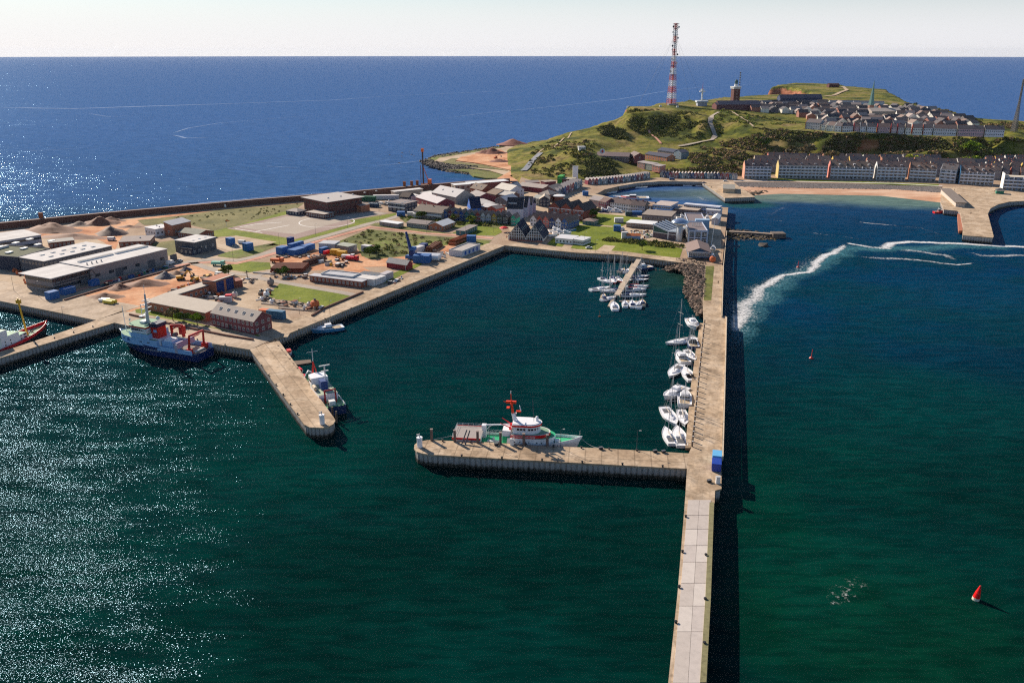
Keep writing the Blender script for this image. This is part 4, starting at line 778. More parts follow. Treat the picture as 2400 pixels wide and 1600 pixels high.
# south shore of the small boat harbour
for (nm, lb, A, B, Cc, h, wl, rfm, kw) in [
 ('row_house', 'grey roofed house with balconies at the left end of the boat harbour row', (1381, 467), (1404, 471), 12, 5, W((.32, .20, .20)), MROOF, dict(rt='gable', rh=2.4, win=(2, 5))),
 ('row_house', 'wine red house with navy side in the boat harbour row', (1405, 472), (1419, 474.5), 13, 5.4, W((.20, .05, .08)), W((.20, .13, .11)), dict(rt='gable', rh=2.6, win=(2, 3))),
 ('row_house', 'long white walled house with dark brown roof in the boat harbour row', (1430, 474), (1478, 480), 12, 5.2, WHITE, W((.12, .08, .075)), dict(rt='gable', rh=3, win=(2, 9), chim=3)),
 ('row_house', 'white house with dark roof right of the long white walled house', (1478.5, 480.5), (1511, 483), 12, 5.2, W((.50, .48, .52)), W((.11, .08, .08)), dict(rt='gable', rh=3, win=(2, 6), chim=2)),
 ('row_house', 'orange roofed small house beside the bright blue house', (1512.5, 481), (1528, 482.5), 12, 5.5, W((.12, .10, .10)), W((.42, .28, .19)), dict(rt='gable', rh=1.8, win=(2, 2))),
 ('blue_house', 'bright blue fronted house with pinkish flat roof behind the laid up boats', (1530, 480), (1571, 483.5), (1575, 473), 6.4, W((.16, .34, .68)), mat((.48, .40, .36), .85), dict(win=(2, 8))),
 ('storage_shed', 'low shed with pinkish tan roof behind the dark flat roofed block', (1581, 489.5), (1635, 494), (1640, 487), 3.6, W((.13, .11, .12)), mat((.44, .35, .28), .85), dict()),
 ('office_block', 'long pale blue office block with ribbon windows on the boat harbour quay', (1603, 478.5), (1686, 486), (1688, 483), 5.8, W((.34, .42, .66)), mat((.60, .62, .68), .7), dict(win=(2, 18))),
 ('storage_shed', 'white roofed shed in front of the long pale blue office block', (1655, 491.5), (1687, 494), (1688, 489), 4, W((.44, .46, .55)), WHITE, dict(win=(1, 3))),
 ('boat_shed', 'ribbed brown roofed boat shed with red end block', (1505.6, 503), (1573, 508), (1577, 498.5), 5.2, W((.13, .12, .14)), W((.30, .25, .21)), dict(rt='mono', rh=1, win=(1, 12), wsize=(2, 2.2))),
 ('long_hut', 'long low hut with white roof and brown boarded front', (1468, 522), (1531, 527), (1531, 519), 3.2, W((.22, .13, .09)), WHITE, dict(win=(1, 10))),
 ('white_shed', 'small white boat shed beside the pier road', (1668, 513), (1684, 514), (1685, 504), 4.2, W((.45, .46, .52)), WHITE, dict(rt='gable', rh=1.2, ridge='y')),
 ]:
    o, b, rf = bldg(nm, lb, A, B, Cc, h, wl, rfm, **kw)
o, b, rf = bldg('harbour_office', 'dark flat roofed harbour block with pale frame, front half', (1615, 541), (1658.5, 541.8), (1661.6, 522), 9, W((.085, .075, .085)), W((.20, .16, .165)), par=W((.45, .50, .62)), win=(2, 6), wsize=(1.8, 1.6))
mb = MB()
for x in (b[0], b[0] * .35, b[1] * .35, b[1]): mb.box(x - .45, x + .45, b[2] - .12, b[2], 0, 9, W((.45, .50, .62)))
for zz in (4.1, 8.4): mb.box(b[0], b[1], b[2] - .15, b[2] - .02, zz, zz + .7, W((.45, .50, .62)))
mb.build('pale_frame', o)
for k in range(4): mb = MB(); mb.bar((-2 + k * 1.4, 1.5, 9), (-2 + k * 1.4, 1.5, 11.2), .28, LGREY, 8); mb.build('vent', rf)
o, b, rf = bldg('harbour_office', 'dark flat roofed harbour block, rear half with light blue stair house', (1611.7, 519), (1654, 520), (1655, 501.5), 9, W((.085, .075, .085)), W((.20, .16, .165)), par=W((.45, .50, .62)), win=(2, 5))
mb = MB(); mb.box(b[1] - 7, b[1] + 2.5, b[2] - 1, b[2] + 4, 0, 10.5, W((.28, .42, .58))); mb.build('stair_house', o)
o, b, rf = bldg('club_house', 'blue club house with brown hipped gable roof and white posts at the pier root', (1615, 589.5), (1664, 591), (1668, 572), 4.3, W((.04, .10, .20)), W((.24, .17, .15)), rt='gable', rh=2.4, ridge='y', over=1.0, trim=WHITE, win=(1, 12), wsize=(.8, 2.2))
mb = MB(); mb.box(b[0] - 1, b[1] + 1, b[2] - 2.6, b[2] - .05, .5, .62, WOOD); mb.build('terrace', o)
# slanted glass roof hall and the tower with silver dome
def slant_hall():
    h = 5.4; a, b2 = P(1529.5, 556, 6), P(1584, 564, 6); u = (b2 - a); Lx = u.length; u.normalize(); v = Vector((-u.y, u.x, 0)); D = 17
    c0 = a + u * Lx / 2 + v * D / 2; o = empty('research_hall', (c0.x, c0.y, 6), math.atan2(u.y, u.x), 'hall with slanted roof of white beams and dark glass beside the silver dome', 'building')
    x0, x1, y0, y1 = -Lx / 2, Lx / 2, -D / 2, D / 2; xm = x0 + Lx * .66; zl, zm, zr = 8.6, 5.2, 5.6
    mb = MB(); sec = [(x0, -1), (x1, -1), (x1, zr), (xm, zm), (x0, zl)]
    mb.add([(x, y0, z) for x, z in sec] + [(x, y1, z) for x, z in sec], [(0, 1, 2, 3, 4), (9, 8, 7, 6, 5)] + [(i, i + 5, (i + 1) % 5 + 5, (i + 1) % 5) for i in range(5)], W((.11, .085, .10))); mb.build('wall', o)
    mb = MB()
    for k in range(5):
        y = y0 + D * k / 4
        for (p, q) in (((x0, zl), (xm, zm)), ((xm, zm), (x1, zr))):
            mb.add([(p[0], y - .55, p[1] + .05), (q[0], y - .55, q[1] + .05), (q[0], y + .55, q[1] + .05), (p[0], y + .55, p[1] + .05), (p[0], y - .55, p[1] + .9), (q[0], y - .55, q[1] + .9), (q[0], y + .55, q[1] + .9), (p[0], y + .55, p[1] + .9)],
                   [(3, 2, 1, 0), (4, 5, 6, 7), (0, 1, 5, 4), (1, 2, 6, 5), (2, 3, 7, 6), (3, 0, 4, 7)], W((.58, .66, .74)))
    mb.build('roof_beam', o)
    mb = MB(); g = W((.05, .12, .10)); mb.add([(x0 + .4, y0 - .05, 4.2), (xm - .4, y0 - .05, 4.2), (xm - .4, y0 - .05, 5.0), (x0 + .4, y0 - .05, 8.0)], [(0, 1, 2, 3)], g); mb.build('glazing', o)
    mb = MB(); mb.box(x0, x1, y0 - .12, y0, 3.6, 4.0, WHITE); mb.box(xm - .4, xm + .4, y0 - .14, y0 - .12, 0, 5, WHITE); mb.box(x0, x0 + .35, y0 - .14, y0, 0, 8.4, WHITE); mb.build('white_frame', o)
    t = P(1591, 565, 6); o = empty('dome_tower', t, 0, 'white tower carrying a silver flying saucer shaped dome', 'tower')
    mb = MB(); mb.lathe([(1.9, -1), (1.9, 11)], W((.60, .64, .72)), 14); mb.build('shaft', o, True)
    for k in range(6):
        mb = MB(); a_ = k * math.pi / 3 - 1; mb.bar((2.0 * math.cos(a_), 2.0 * math.sin(a_), 0), (2.0 * math.cos(a_), 2.0 * math.sin(a_), 10.8), .16, WHITE, 5); mb.build('rib', o)
    mb = MB(); mb.lathe([(1.9, 10.4), (4.2, 11.6), (6.1, 12.6), (5.6, 13.5), (4.1, 14.5), (2.2, 15.2), (.4, 15.5)], mat((.62, .66, .74), .22, .05, .2, metal=.9), 24); mb.build('dome', o, True)
slant_hall()
# ---------------------------------------------------------------- hillside, hotels and the upper town
ORD = ['first', 'second', 'third', 'fourth', 'fifth', 'sixth', 'seventh', 'eighth', 'ninth', 'tenth', 'eleventh', 'twelfth', 'thirteenth', 'fourteenth', 'fifteenth', 'sixteenth', 'seventeenth', 'eighteenth', 'nineteenth', 'twentieth', 'twenty first', 'twenty second', 'twenty third', 'twenty fourth', 'twenty fifth', 'twenty sixth']
o, b, rf = bldg('hospital', 'brown roofed hospital wing with a red cross disc at the foot of the hill', (1398, 365), (1474, 367.5), 15, 6, W((.16, .10, .10)), W((.26, .19, .18)), rt='gable', rh=3.5, z=12, win=(2, 14))
mb = MB(); M_ = Matrix.Translation((-12, b[2] + 2.5, 10.6)) @ Matrix.Rotation(R(72), 4, 'X'); mb.lathe([(2.9, 0), (2.9, .2)], WHITE, 24, M_); mb.box(-.55, .55, -1.9, 1.9, .2, .26, RED, M_); mb.box(-1.9, 1.9, -.55, .55, .2, .27, RED, M_); mb.build('red_cross_sign', o)
bldg('hospital', 'right wing of the hospital, turned towards the hill', (1474, 361), (1487, 366), 12, 7, W((.20, .07, .07)), W((.2, .15, .14)), rt='gable', rh=3, z=12, win=(2, 3))
bldg('staff_house', 'navy roofed house with red and white front below the winding path, rear one', (1541, 352), (1586, 358), 13, 5.2, W((.48, .34, .32)), W((.04, .055, .10)), rt='gable', rh=2.6, z=14, win=(2, 9))
bldg('staff_house', 'blue grey gabled end house right of the rear navy roofed house', (1580, 355), (1597, 358), 10, 6.5, W((.16, .22, .28)), W((.05, .06, .10)), rt='gable', rh=2.4, ridge='y', z=14, win=(2, 2))
bldg('staff_house', 'navy roofed house with orange front, nearer one below the path', (1512, 361), (1563, 369), 12, 5.2, W((.52, .20, .11)), W((.045, .05, .085)), rt='gable', rh=2.4, z=12, win=(2, 9))
for i, (x, y, c, nm) in enumerate([(1494, 380, (.36, .20, .18), 'pinkish'), (1512, 383, (.24, .27, .24), 'grey green'), (1529, 387.5, (.50, .20, .16), 'coral')]):
    bldg('hill_cottage', nm + ' cube cottage with pale roof beside the road under the hospital', (x, y), (x + 17, y + 3), 8, 5.4, W(c), MROOF, rt='mono', rh=.9, z=9, win=(2, 3), cat='house')
bldg('hilltop_hut', 'small white hut on the grassy knoll above the harbour quarter', (1357, 344.5), (1372, 344.2), 6, 3, WHITE, LGREY, z=25, win=(1, 3))
# rows of coloured fishermen's sheds
SC = [((.44, .08, .07), 'red'), ((.07, .12, .28), 'blue'), ((.5, .48, .46), 'white'), ((.45, .25, .22), 'salmon'), ((.03, .05, .12), 'navy'), ((.07, .22, .32), 'sea blue'), ((.30, .05, .08), 'wine red'), ((.25, .30, .34), 'grey blue')]
def shed_row(line, n, where, z=6.0, h=4.2, flip=False, d=7):
    pts = [P(x, y, z) for x, y in line]; L_ = [0]
    for a, b2 in zip(pts, pts[1:]): L_.append(L_[-1] + (b2 - a).length)
    def at(s):
        for i in range(len(pts) - 1):
            if s <= L_[i + 1] or i == len(pts) - 2: return pts[i].lerp(pts[i + 1], (s - L_[i]) / (L_[i + 1] - L_[i]))
    for i in range(n):
        a, b2 = at(L_[-1] * i / n), at(L_[-1] * (i + .96) / n); u = (b2 - a); w_ = u.length; ang = math.atan2(u.y, u.x); c, cn = SC[(i * 5 + len(where)) % 8]
        mid = (a + b2) / 2; o = empty('harbour_shed', (mid.x, mid.y, z), ang, cn + ' shed, ' + ORD[i] + ' from left in the row ' + where, 'shed', 'coloured sheds ' + where)
        x0, x1 = -w_ / 2, w_ / 2; hh = h
        mb = MB(); mb.box(x0, x1, 0, d, -.5, hh, W(c)); mb.add([(x0, 0, hh), (x1, 0, hh), (0, 0, hh + 1.8), (x0, d, hh), (x1, d, hh), (0, d, hh + 1.8)], [(0, 1, 2), (3, 5, 4)], W(c)); mb.build('wall', o)
        mb = MB(); e = .15; mb.add([(x0 - e, -e, hh - .1), (0, -e, hh + 1.95), (0, d, hh + 1.95), (x0 - e, d, hh - .1), (x1 + e, -e, hh - .1), (x1 + e, d, hh - .1)], [(0, 1, 2, 3), (4, 5, 2, 1)], MROOF); mb.build('roof', o)
        add_win(o, 0, 0, hh * .62, 'f', w_ * .34, 1.1); mb = MB(); mb.box(x0 + w_ * .12, x0 + w_ * .42, -.05, 0, 0, 2.2, WHITE if i % 2 else DARK); mb.build('door', o); add_win(o, x1 - w_ * .27, 0, .9, 'f', w_ * .28, 1.2)
shed_row([(1378, 433), (1415, 430.5), (1450, 427), (1490, 422.5), (1524, 417)], 22, 'along the harbour bend')
shed_row([(1546, 415.5), (1575, 417), (1650, 418), (1690, 419), (1722, 422)], 24, 'below the scrubby slope')
shed_row([(1308, 462), (1330, 452), (1350, 443), (1365, 437)], 9, 'beside the harbour lane', h=5.5, d=9)
# hotels above the beach: (x0, x1, base y left, base y right, floors, gable colour, gable word)
BALC = W((.68, .72, .80)); HW = W((.42, .42, .45)); BR = W((.20, .14, .125))
HOT = [(1744, 1806, 418.5, 419.5, 4, (.60, .30, .20), 'orange'), (1823, 1936, 417, 419, 4, (.55, .43, .17), 'mustard yellow'), (1944, 2045, 418.5, 421, 4, (.66, .24, .20), 'red and white'), (2053, 2121, 421, 423, 4, (.70, .70, .66), 'white'), (2129, 2191, 423, 426, 4, (.62, .28, .16), 'orange brown'), (2201, 2238, 427, 430, 4, (.72, .72, .72), 'bright white'), (2247, 2326, 431, 435, 4, (.05, .22, .42), 'deep blue'), (2349, 2470, 446, 452, 4, (.75, .74, .70), 'tall white')]
for i, (x0p, x1p, y0p, y1p, fl, gc, gw) in enumerate(HOT):
    h = fl * 3.0 + .3; flat = i == 7
    o, b, rf = bldg('hotel', 'beach hotel with ' + gw + ' left gable, ' + ORD[i] + ' block from the left', (x0p, y0p), (x1p, y1p), 13, h + (0, .5, -.4, .3, -.2, .6, -.5, 0)[i], W([(.42, .42, .45), (.46, .44, .42), (.40, .38, .40), (.50, .50, .52), (.44, .36, .33), (.48, .48, .50), (.42, .42, .46), (.2, .25, .34)][i]), W((.60, .53, .42)) if flat else W([(.15, .105, .10), (.22, .15, .13), (.24, .17, .13), (.17, .12, .11), (.21, .14, .11), (.14, .12, .12), (.20, .14, .12), (.6, .5, .4)][i]), rt='flat' if flat else 'gable', rh=4.6, base=True, cat='hotel', group='beach hotels', chim=0 if flat else 4, over=.1)
    mb = MB(); e = .35
    if flat: mb.box(b[0] - e, b[0], b[2] - 1.6, b[3], 0, h + 3, W(gc))
    else: mb.add([(b[0] - e, b[2] - 1.6, 0), (b[0] - e, b[3], 0), (b[0] - e, b[3], h), (b[0] - e, 0, h + 5.0), (b[0] - e, b[2] - 1.6, h)] + [(b[0] - .02, b[2] - 1.6, 0), (b[0] - .02, b[3], 0), (b[0] - .02, b[3], h), (b[0] - .02, 0, h + 5.0), (b[0] - .02, b[2] - 1.6, h)], [(4, 3, 2, 1, 0), (5, 6, 7, 8, 9)] + [(k, (k + 1) % 5, (k + 1) % 5 + 5, k + 5) for k in range(5)], W(gc))
    mb.build('gable_wall', o)
    n = max(3, int((b[1] - b[0]) / 3.6))
    for f in range(fl):
        if f: mb = MB(); mb.box(b[0] + .3, b[1] - .3, b[2] - 1.5, b[2] - .02, f * 3 - .1, f * 3 + .95, BALC); mb.build('balcony', o)
        for k in range(n):
            x = b[0] + (b[1] - b[0]) * (k + .5) / n
            add_win(o, x, b[2], f * 3 + .5, 'f', 2.0, 2.0, WHITE)
    for k in range(n // 2 + 1):
        if flat: break
        x = b[0] + (b[1] - b[0]) * (k + .3) / (n // 2 + 1); mb = MB(); mb.box(x - .9, x + .9, b[2] + 1.6, b[2] + 3.4, h + .9, h + 2.5, BALC if k % 2 else DROOF); mb.box(x - .7, x + .7, b[2] + 1.54, b[2] + 1.6, h + 1.1, h + 2.3, GLASS); mb.build('dormer', rf)
    mb = MB()
    for k in range(0, n + 1, 2): x = b[0] + (b[1] - b[0]) * k / n; mb.box(x - .12, x + .12, b[2] - 1.5, b[2] - .03, 0, h, BALC)
    mb.build('balcony_divider', o)
# back rows of the lower town
rr = random.Random(11)
GC = [(.62, .62, .60), (.60, .42, .10), (.50, .16, .12), (.45, .36, .26), (.66, .66, .62), (.40, .18, .12), (.25, .24, .24)]
GNAME = ['white', 'mustard', 'red', 'tan', 'pale', 'rust red', 'dark grey']
def back_row(x0, x1, ya, yb, wmin, wmax, zz, group, label, h=8, hit=0, d=11, rh=4, colors=None, front=None, win=True, gap=(2, 7)):
    x = x0; n = 0
    while x < x1:
        w_ = rr.uniform(wmin, wmax); y = ya + (yb - ya) * (x - x0) / (x1 - x0) + rr.uniform(-.8, .8)
        c = (colors or GC)[rr.randrange(len(colors or GC))]; hh = h + rr.uniform(-.8, .8)
        rc = rr.choice([(.20, .14, .12), (.15, .12, .115), (.24, .17, .14), (.13, .115, .12)])
        zc = zz(x, y) if callable(zz) else zz
        o, b, rf = bldg('town_house', label.replace('#', ORD[min(n, 25)]).replace('@', GNAME[GC.index(c)]), (x, y), (min(x + w_, x1 + 8), y + (yb - ya) / (x1 - x0) * w_), d, hh, W(front) if front else W((.22, .21, .23)), W(rc), rt='gable', rh=rh, z=zc, base=True, cat='house', group=group, chim=2, over=.15, win=(2, max(2, int(w_ / 5))) if win else None, side=False)
        mb = MB(); e = .3
        mb.add([(b[0] - e, b[2], 0), (b[0] - e, b[3], 0), (b[0] - e, b[3], hh), (b[0] - e, 0, hh + rh), (b[0] - e, b[2], hh), (b[0] - .02, b[2], 0), (b[0] - .02, b[3], 0), (b[0] - .02, b[3], hh), (b[0] - .02, 0, hh + rh), (b[0] - .02, b[2], hh)], [(4, 3, 2, 1, 0), (5, 6, 7, 8, 9)] + [(k, (k + 1) % 5, (k + 1) % 5 + 5, k + 5) for k in range(5)], W(c)); mb.build('gable_wall', o)
        x += w_ + rr.uniform(*gap); n += 1
back_row(1752, 2340, 404, 416, 26, 62, 6, 'lower town houses of the second row', 'house with @ gable, # from left in the second row behind the hotels', h=9.5)
back_row(1768, 2400, 395, 405, 24, 56, 6.5, 'lower town houses of the third row', 'house with @ gable, # from left in the third row behind the hotels', h=9.5)
back_row(1800, 2200, 388, 393, 24, 50, 7, 'lower town houses below the cliff', 'roof with @ gable, # from left in the last row below the dark cliff', h=9.5)
for ri_, (ya, yb, hh) in enumerate(((418, 424, 8), (407, 412, 8), (397, 401, 8), (388, 391, 7))):
    back_row(2310, 2480, ya, yb, 12, 24, 7, 'small houses at the right edge', 'small house with @ gable, # in the ' + ['lowest', 'second', 'third', 'highest'][ri_] + ' row at the right edge', h=hh, d=10, rh=4)
# cliff top terrace: left pixel, right pixel, gable colour, word
CT = [(1887, 1920, (.50, .19, .10), 'orange brick'), (1924, 1933, (.74, .70, .58), 'cream'), (1937, 1952, (.76, .74, .66), 'broad cream'), (1956, 1970, (.74, .72, .68), 'white'), (1973, 1998, (.45, .30, .20), 'tan brick'), (2001, 2013, (.42, .03, .04), 'crimson'), (2015, 2028, (.74, .72, .68), 'narrow white'), (2031, 2052, (.60, .58, .56), 'light grey'), (2056, 2084, (.46, .04, .05), 'broad crimson'), (2088, 2100, (.32, .04, .05), 'dark crimson'), (2103, 2118, (.46, .05, .05), 'bright red'), (2121, 2134, (.52, .44, .34), 'beige'), (2138, 2160, (.60, .15, .07), 'orange red'), (2163, 2184, (.40, .10, .06), 'rust red'), (2187, 2240, (.52, .54, .56), 'pale grey'), (2243, 2304, (.70, .62, .46), 'sand coloured'), (2307, 2352, (.44, .40, .34), 'stone grey')]
CB = [(1880, 303.5), (1968, 310.5), (2055, 312.5), (2150, 315), (2241, 317.5), (2360, 320)]
def cby(x):
    for (a, ya), (b2, yb) in zip(CB, CB[1:]):
        if x <= b2: return ya + (yb - ya) * (x - a) / (b2 - a)
    return 320
for i, (xa, xb, gc, gw) in enumerate(CT):
    h = 9 if i < 1 else 7.2; zc = 34.6
    o, b, rf = bldg('terrace_house', 'white cliff top house with ' + gw + ' gable end, ' + ORD[i] + ' house from the left', (xa, cby(xa)), (xb, cby(xb)), 11, h, W([(.50, .50, .54), (.78, .77, .72), (.80, .79, .74), (.74, .75, .80), (.70, .70, .74), (.62, .40, .42), (.74, .75, .8), (.66, .68, .74), (.50, .34, .38), (.60, .50, .54)][i % 10]), W([(.13, .11, .115), (.10, .09, .10), (.17, .12, .11)][i % 3]), rt='gable', rh=4, z=zc, base=True, cat='house', group='houses along the cliff edge', win=(3 if i < 1 else 2, max(2, int((xb - xa) / 5))), side=False, chim=1, over=.15)
    mb = MB(); e = .3
    mb.add([(b[0] - e, b[2] - .6, 0), (b[0] - e, b[3], 0), (b[0] - e, b[3], h), (b[0] - e, 0, h + 4.4), (b[0] - e, b[2] - .6, h), (b[0] - .02, b[2] - .6, 0), (b[0] - .02, b[3], 0), (b[0] - .02, b[3], h), (b[0] - .02, 0, h + 4.4), (b[0] - .02, b[2] - .6, h)], [(4, 3, 2, 1, 0), (5, 6, 7, 8, 9)] + [(k, (k + 1) % 5, (k + 1) % 5 + 5, k + 5) for k in range(5)], W(gc)); mb.build('gable_wall', o)
# the crowded roofs behind
def up_house(x, y, w_, d, ang, h, rh, wc, rc, label, group, name='town_house'):
    p = G(x, y); o = empty(name, (p.x, p.y, p.z), ang, label, 'house', group); x0, x1, y0, y1 = -w_ / 2, w_ / 2, -d / 2, d / 2
    mb = MB(); mb.box(x0, x1, y0, y1, -2.5, h, W(wc)); mb.add([(x0, y0, h), (x0, y1, h), (x0, 0, h + rh), (x1, y0, h), (x1, y1, h), (x1, 0, h + rh)], [(0, 2, 1), (3, 4, 5)], W(wc)); mb.build('wall', o)
    mb = MB(); e = .3; mb.add([(x0 - e, y0 - e, h - .3), (x1 + e, y0 - e, h - .3), (x1 + e, 0, h + rh + .1), (x0 - e, 0, h + rh + .1), (x1 + e, y1 + e, h - .3), (x0 - e, y1 + e, h - .3)], [(0, 1, 2, 3), (4, 5, 3, 2)], W(rc)); mb.build('roof', o); return o
WCOL = [(.70, .69, .66), (.22, .20, .20), (.36, .16, .12), (.74, .72, .64), (.14, .13, .15)]; RCOL = [(.10, .085, .09), (.19, .13, .11), (.08, .075, .085), (.36, .29, .26), (.26, .19, .16)]
rows = [(296, 1945, 2300), (290, 1935, 2290), (284, 1925, 2290), (279, 1900, 2270), (274, 1880, 2240), (269, 1870, 2220), (264.5, 1790, 2215), (260.5, 1770, 2200), (257, 1780, 2160), (253.5, 1800, 2130), (250.5, 1750, 1990), (247.5, 1760, 1940)]
for k, (y, xa, xb) in enumerate(rows):
    x = xa; ni = 0
    while x < xb:
        ni += 1; w_ = rr.uniform(10, 17); px_w = w_ * FP / (HH - 40) * (sT + (y - 800) / FP * cT)
        if not (2030 < x < 2100 and 258 < y < 276):
            ci, ri = rr.randrange(5), rr.randrange(5)
            up_house(x, y + rr.uniform(-1.2, 1.2) + (x - xa) * .012 , w_, rr.uniform(9, 12), rr.choice([0, 0, .2, -.25, 1.3, 1.57]) + .05, rr.uniform(4.5, 6.5), rr.uniform(2.8, 4.2), WCOL[ci], RCOL[ri], ('white' if ci in (0, 3) else 'brick' if ci == 2 else 'dark') + ' walled ' + ('light' if ri > 2 else 'dark') + ' roofed house, ' + ORD[min(25, ni - 1)] + ' from left in the ' + ORD[k] + ' row of the upper town', 'upper town houses of the plateau')
        x += px_w + rr.uniform(2, 7)
up_house(1728, 256, 62, 22, .06, 7, 5, (.14, .06, .07), (.02, .035, .08), 'large hall with dark blue roof in front of the brick lighthouse', None, 'youth_hall')
up_house(1690, 255.5, 22, 16, .2, 6, 3, (.16, .05, .05), (.05, .05, .09), 'dark red low house at the left end of the blue roofed hall', None, 'brick_house')
up_house(1853, 243, 40, 18, 0, 9, 5, (.03, .05, .12), (.02, .035, .08), 'tall dark blue school block on the plateau, left one', None, 'school_block')
up_house(1890, 242, 44, 18, 0, 9, 5, (.03, .05, .12), (.02, .035, .085), 'tall dark blue school block on the plateau, right one', None, 'school_block')
up_house(2069, 270, 44, 24, .05, 6, 4, (.40, .34, .30), (.44, .38, .33), 'church hall with wide sand coloured roof beside the green spire', None, 'church_hall')
for (x, y, w_, lb) in ((1978, 243.5, 48, 'left'), (2018, 244.5, 26, 'middle'), (2048, 245.5, 30, 'right')):
    up_house(x, y, w_, 8, 0, 4, 1.5, (.60, .62, .68), (.10, .11, .15), lb + ' of the three flat white barrack blocks behind the spire', None, 'barrack_block')
up_house(1952, 205, 22, 12, .1, 6, 2, (.10, .03, .03), (.07, .03, .03), 'dark red hut alone on the top of the far headland', None, 'headland_hut')
# church spire
p = G(2039, 266); o = empty('church_spire', p, 0, 'slender green copper church spire in the upper town', 'church tower'); H_ = 47
mb = MB(); mb.box(-3.2, 3.2, -3.2, 3.2, -2, 12, W((.30, .16, .12))); mb.build('tower_wall', o)
mb = MB(); mb.lathe([(4.6, 12), (3.2, 20), (1.6, 34), (.05, H_)], mat((.13, .27, .24), .6, .15), 6); mb.build('spire', o)
# lighthouse
p = G(1722, 240); o = empty('lighthouse', p, .2, 'square dark brick lighthouse with white gallery on the plateau', 'lighthouse')
mb = MB(); mb.box(-5.3, 5.3, -5.3, 5.3, -3, 21, DBRICK); mb.build('tower_wall', o)
for k in range(4): add_win(o, 0, -5.3, 3 + 4.6 * k, 'f', 1.2, 1.6)
mb = MB(); mb.box(-6.6, 6.6, -6.6, 6.6, 21, 22, WHITE); mb.box(-5.6, 5.6, -5.6, 5.6, 22, 23.4, LGREY); mb.box(-6.8, 6.8, -6.8, 6.8, 23.4, 24.2, WHITE); mb.build('gallery', o)
mb = MB(); mb.lathe([(2.9, 24.2), (2.6, 28)], WHITE, 14); mb.build('lantern_base', o)
mb = MB(); mb.lathe([(2.5, 28), (2.5, 32), (2.7, 32.2), (1.4, 34), (.2, 35)], W((.05, .12, .14)), 14); mb.build('lantern', o)
mb = MB()
for a_ in range(3): mb.bar((6.2 + .7 * math.cos(a_ * 2.1), 1 + .7 * math.sin(a_ * 2.1), 22), (6.2 + .3 * math.cos(a_ * 2.1), 1 + .3 * math.sin(a_ * 2.1), 46), .16, LGREY, 4)
for k in range(6): mb.lathe([(1.3, 0), (1.3, 1.4)], DG, 8, Matrix.Translation((6.2, 1, 26 + 3.6 * k)))
mb.build('antenna_mast', o)
# lattice masts
def lattice(name, label, px, py, H_, w0, w1, bands, cols, dish=()):
    p = G(px, py); o = empty(name, p, .5, label, 'radio mast'); n = bands
    for k in range(n):
        z0, z1 = H_ * k / n, H_ * (k + 1) / n; m_ = cols[k % len(cols)]; mb = MB()
        wa, wb = (w0 + (w1 - w0) * min(1, k / n * 1.7)) / 2, (w0 + (w1 - w0) * min(1, (k + 1) / n * 1.7)) / 2
        cs = lambda w_, z_: [Vector((s1 * w_, s2 * w_, z_)) for s1, s2 in ((-1, -1), (1, -1), (1, 1), (-1, 1))]
        sub = 3
        for j in range(sub):
            ta, tb = j / sub, (j + 1) / sub; A_ = cs(wa + (wb - wa) * ta, z0 + (z1 - z0) * ta); B_ = cs(wa + (wb - wa) * tb, z0 + (z1 - z0) * tb)
            for i in range(4): mb.bar(A_[i], B_[i], .34 if w0 > 8 else .2, m_, 4); mb.bar(A_[i], B_[(i + 1) % 4], .20, m_, 4); mb.bar(A_[(i + 1) % 4], B_[i], .20, m_, 4); mb.bar(B_[i], B_[(i + 1) % 4], .2, m_, 4)
        mb.bar((0, 0, z0), (0, 0, z1), (w1 * .24 if w0 > 8 else .22), m_, 6)
        mb.build('mast_section', o)
    return o
RW = [mat((.62, .12, .09), .6, .1), mat((.72, .72, .72), .6, .08)]
o = lattice('radio_mast', 'very tall red and white banded radio mast on the plateau edge', 1573, 246.5, 115, 10.5, 4.2, 13, RW)
for (zz, r_) in ((44, 5.2), (57, 4.4), (76, 4.4), (90, 4.2), (99, 4.4), (108, 4.6), (114, 5)):
    mb = MB(); mb.lathe([(r_ * .8, zz), (r_, zz), (r_, zz + .5), (r_ * .8, zz + .5)], LGREY, 12); mb.build('platform', o)
for k, (zz, a_) in enumerate([(48, 2.6), (60, .3), (79, 3.4), (84, 3.3), (95, .4), (103, 2.8), (72, 0), (66, 3.0), (110, .2), (110.5, 3.1)]):
    mb = MB(); M_ = Matrix.Translation((4.2 * math.cos(a_ - .5), 4.2 * math.sin(a_ - .5) - .5, zz)) @ Matrix.Rotation(R(90), 4, 'X'); mb.lathe([(.3, 0), (1.5, .5), (1.5, .8)], WHITE if k % 3 else DG, 12, M_); mb.build('dish', o)
p0 = G(1573, 246.5)
for a_ in (.35, 1.9, 3.3, 5.0):
    mb = MB(); mb.bar((0, 0, 100), (58 * math.cos(a_), 58 * math.sin(a_), 0), .10, STEEL, 4); mb.build('guy_wire', o)
mb = MB(); mb.box(-9, 9, -6, -1, -1.5, 2.5, W((.45, .40, .38))); mb.build('equipment_cabin', o)
lattice('radio_mast', 'slim grey lattice mast at the right edge above the scrub', 2376, 309, 61, 5.6, 1.4, 9, [mat((.20, .19, .18), .8)])
p = G(1644, 248); o = empty('radar_tower', p, 0, 'small white radar tower on a stem beside the tall banded mast', 'radar tower')
mb = MB(); mb.box(-7, 7, -6, 6, -4, 5, W((.35, .40, .48))); mb.box(-8.5, 8.5, -7.5, 7.5, 5, 7.5, W((.50, .56, .64))); mb.build('control_room', o)
mb = MB(); mb.bar((0, 0, 7.5), (0, 0, 24), 1.3, WHITE, 10); mb.build('stem', o)
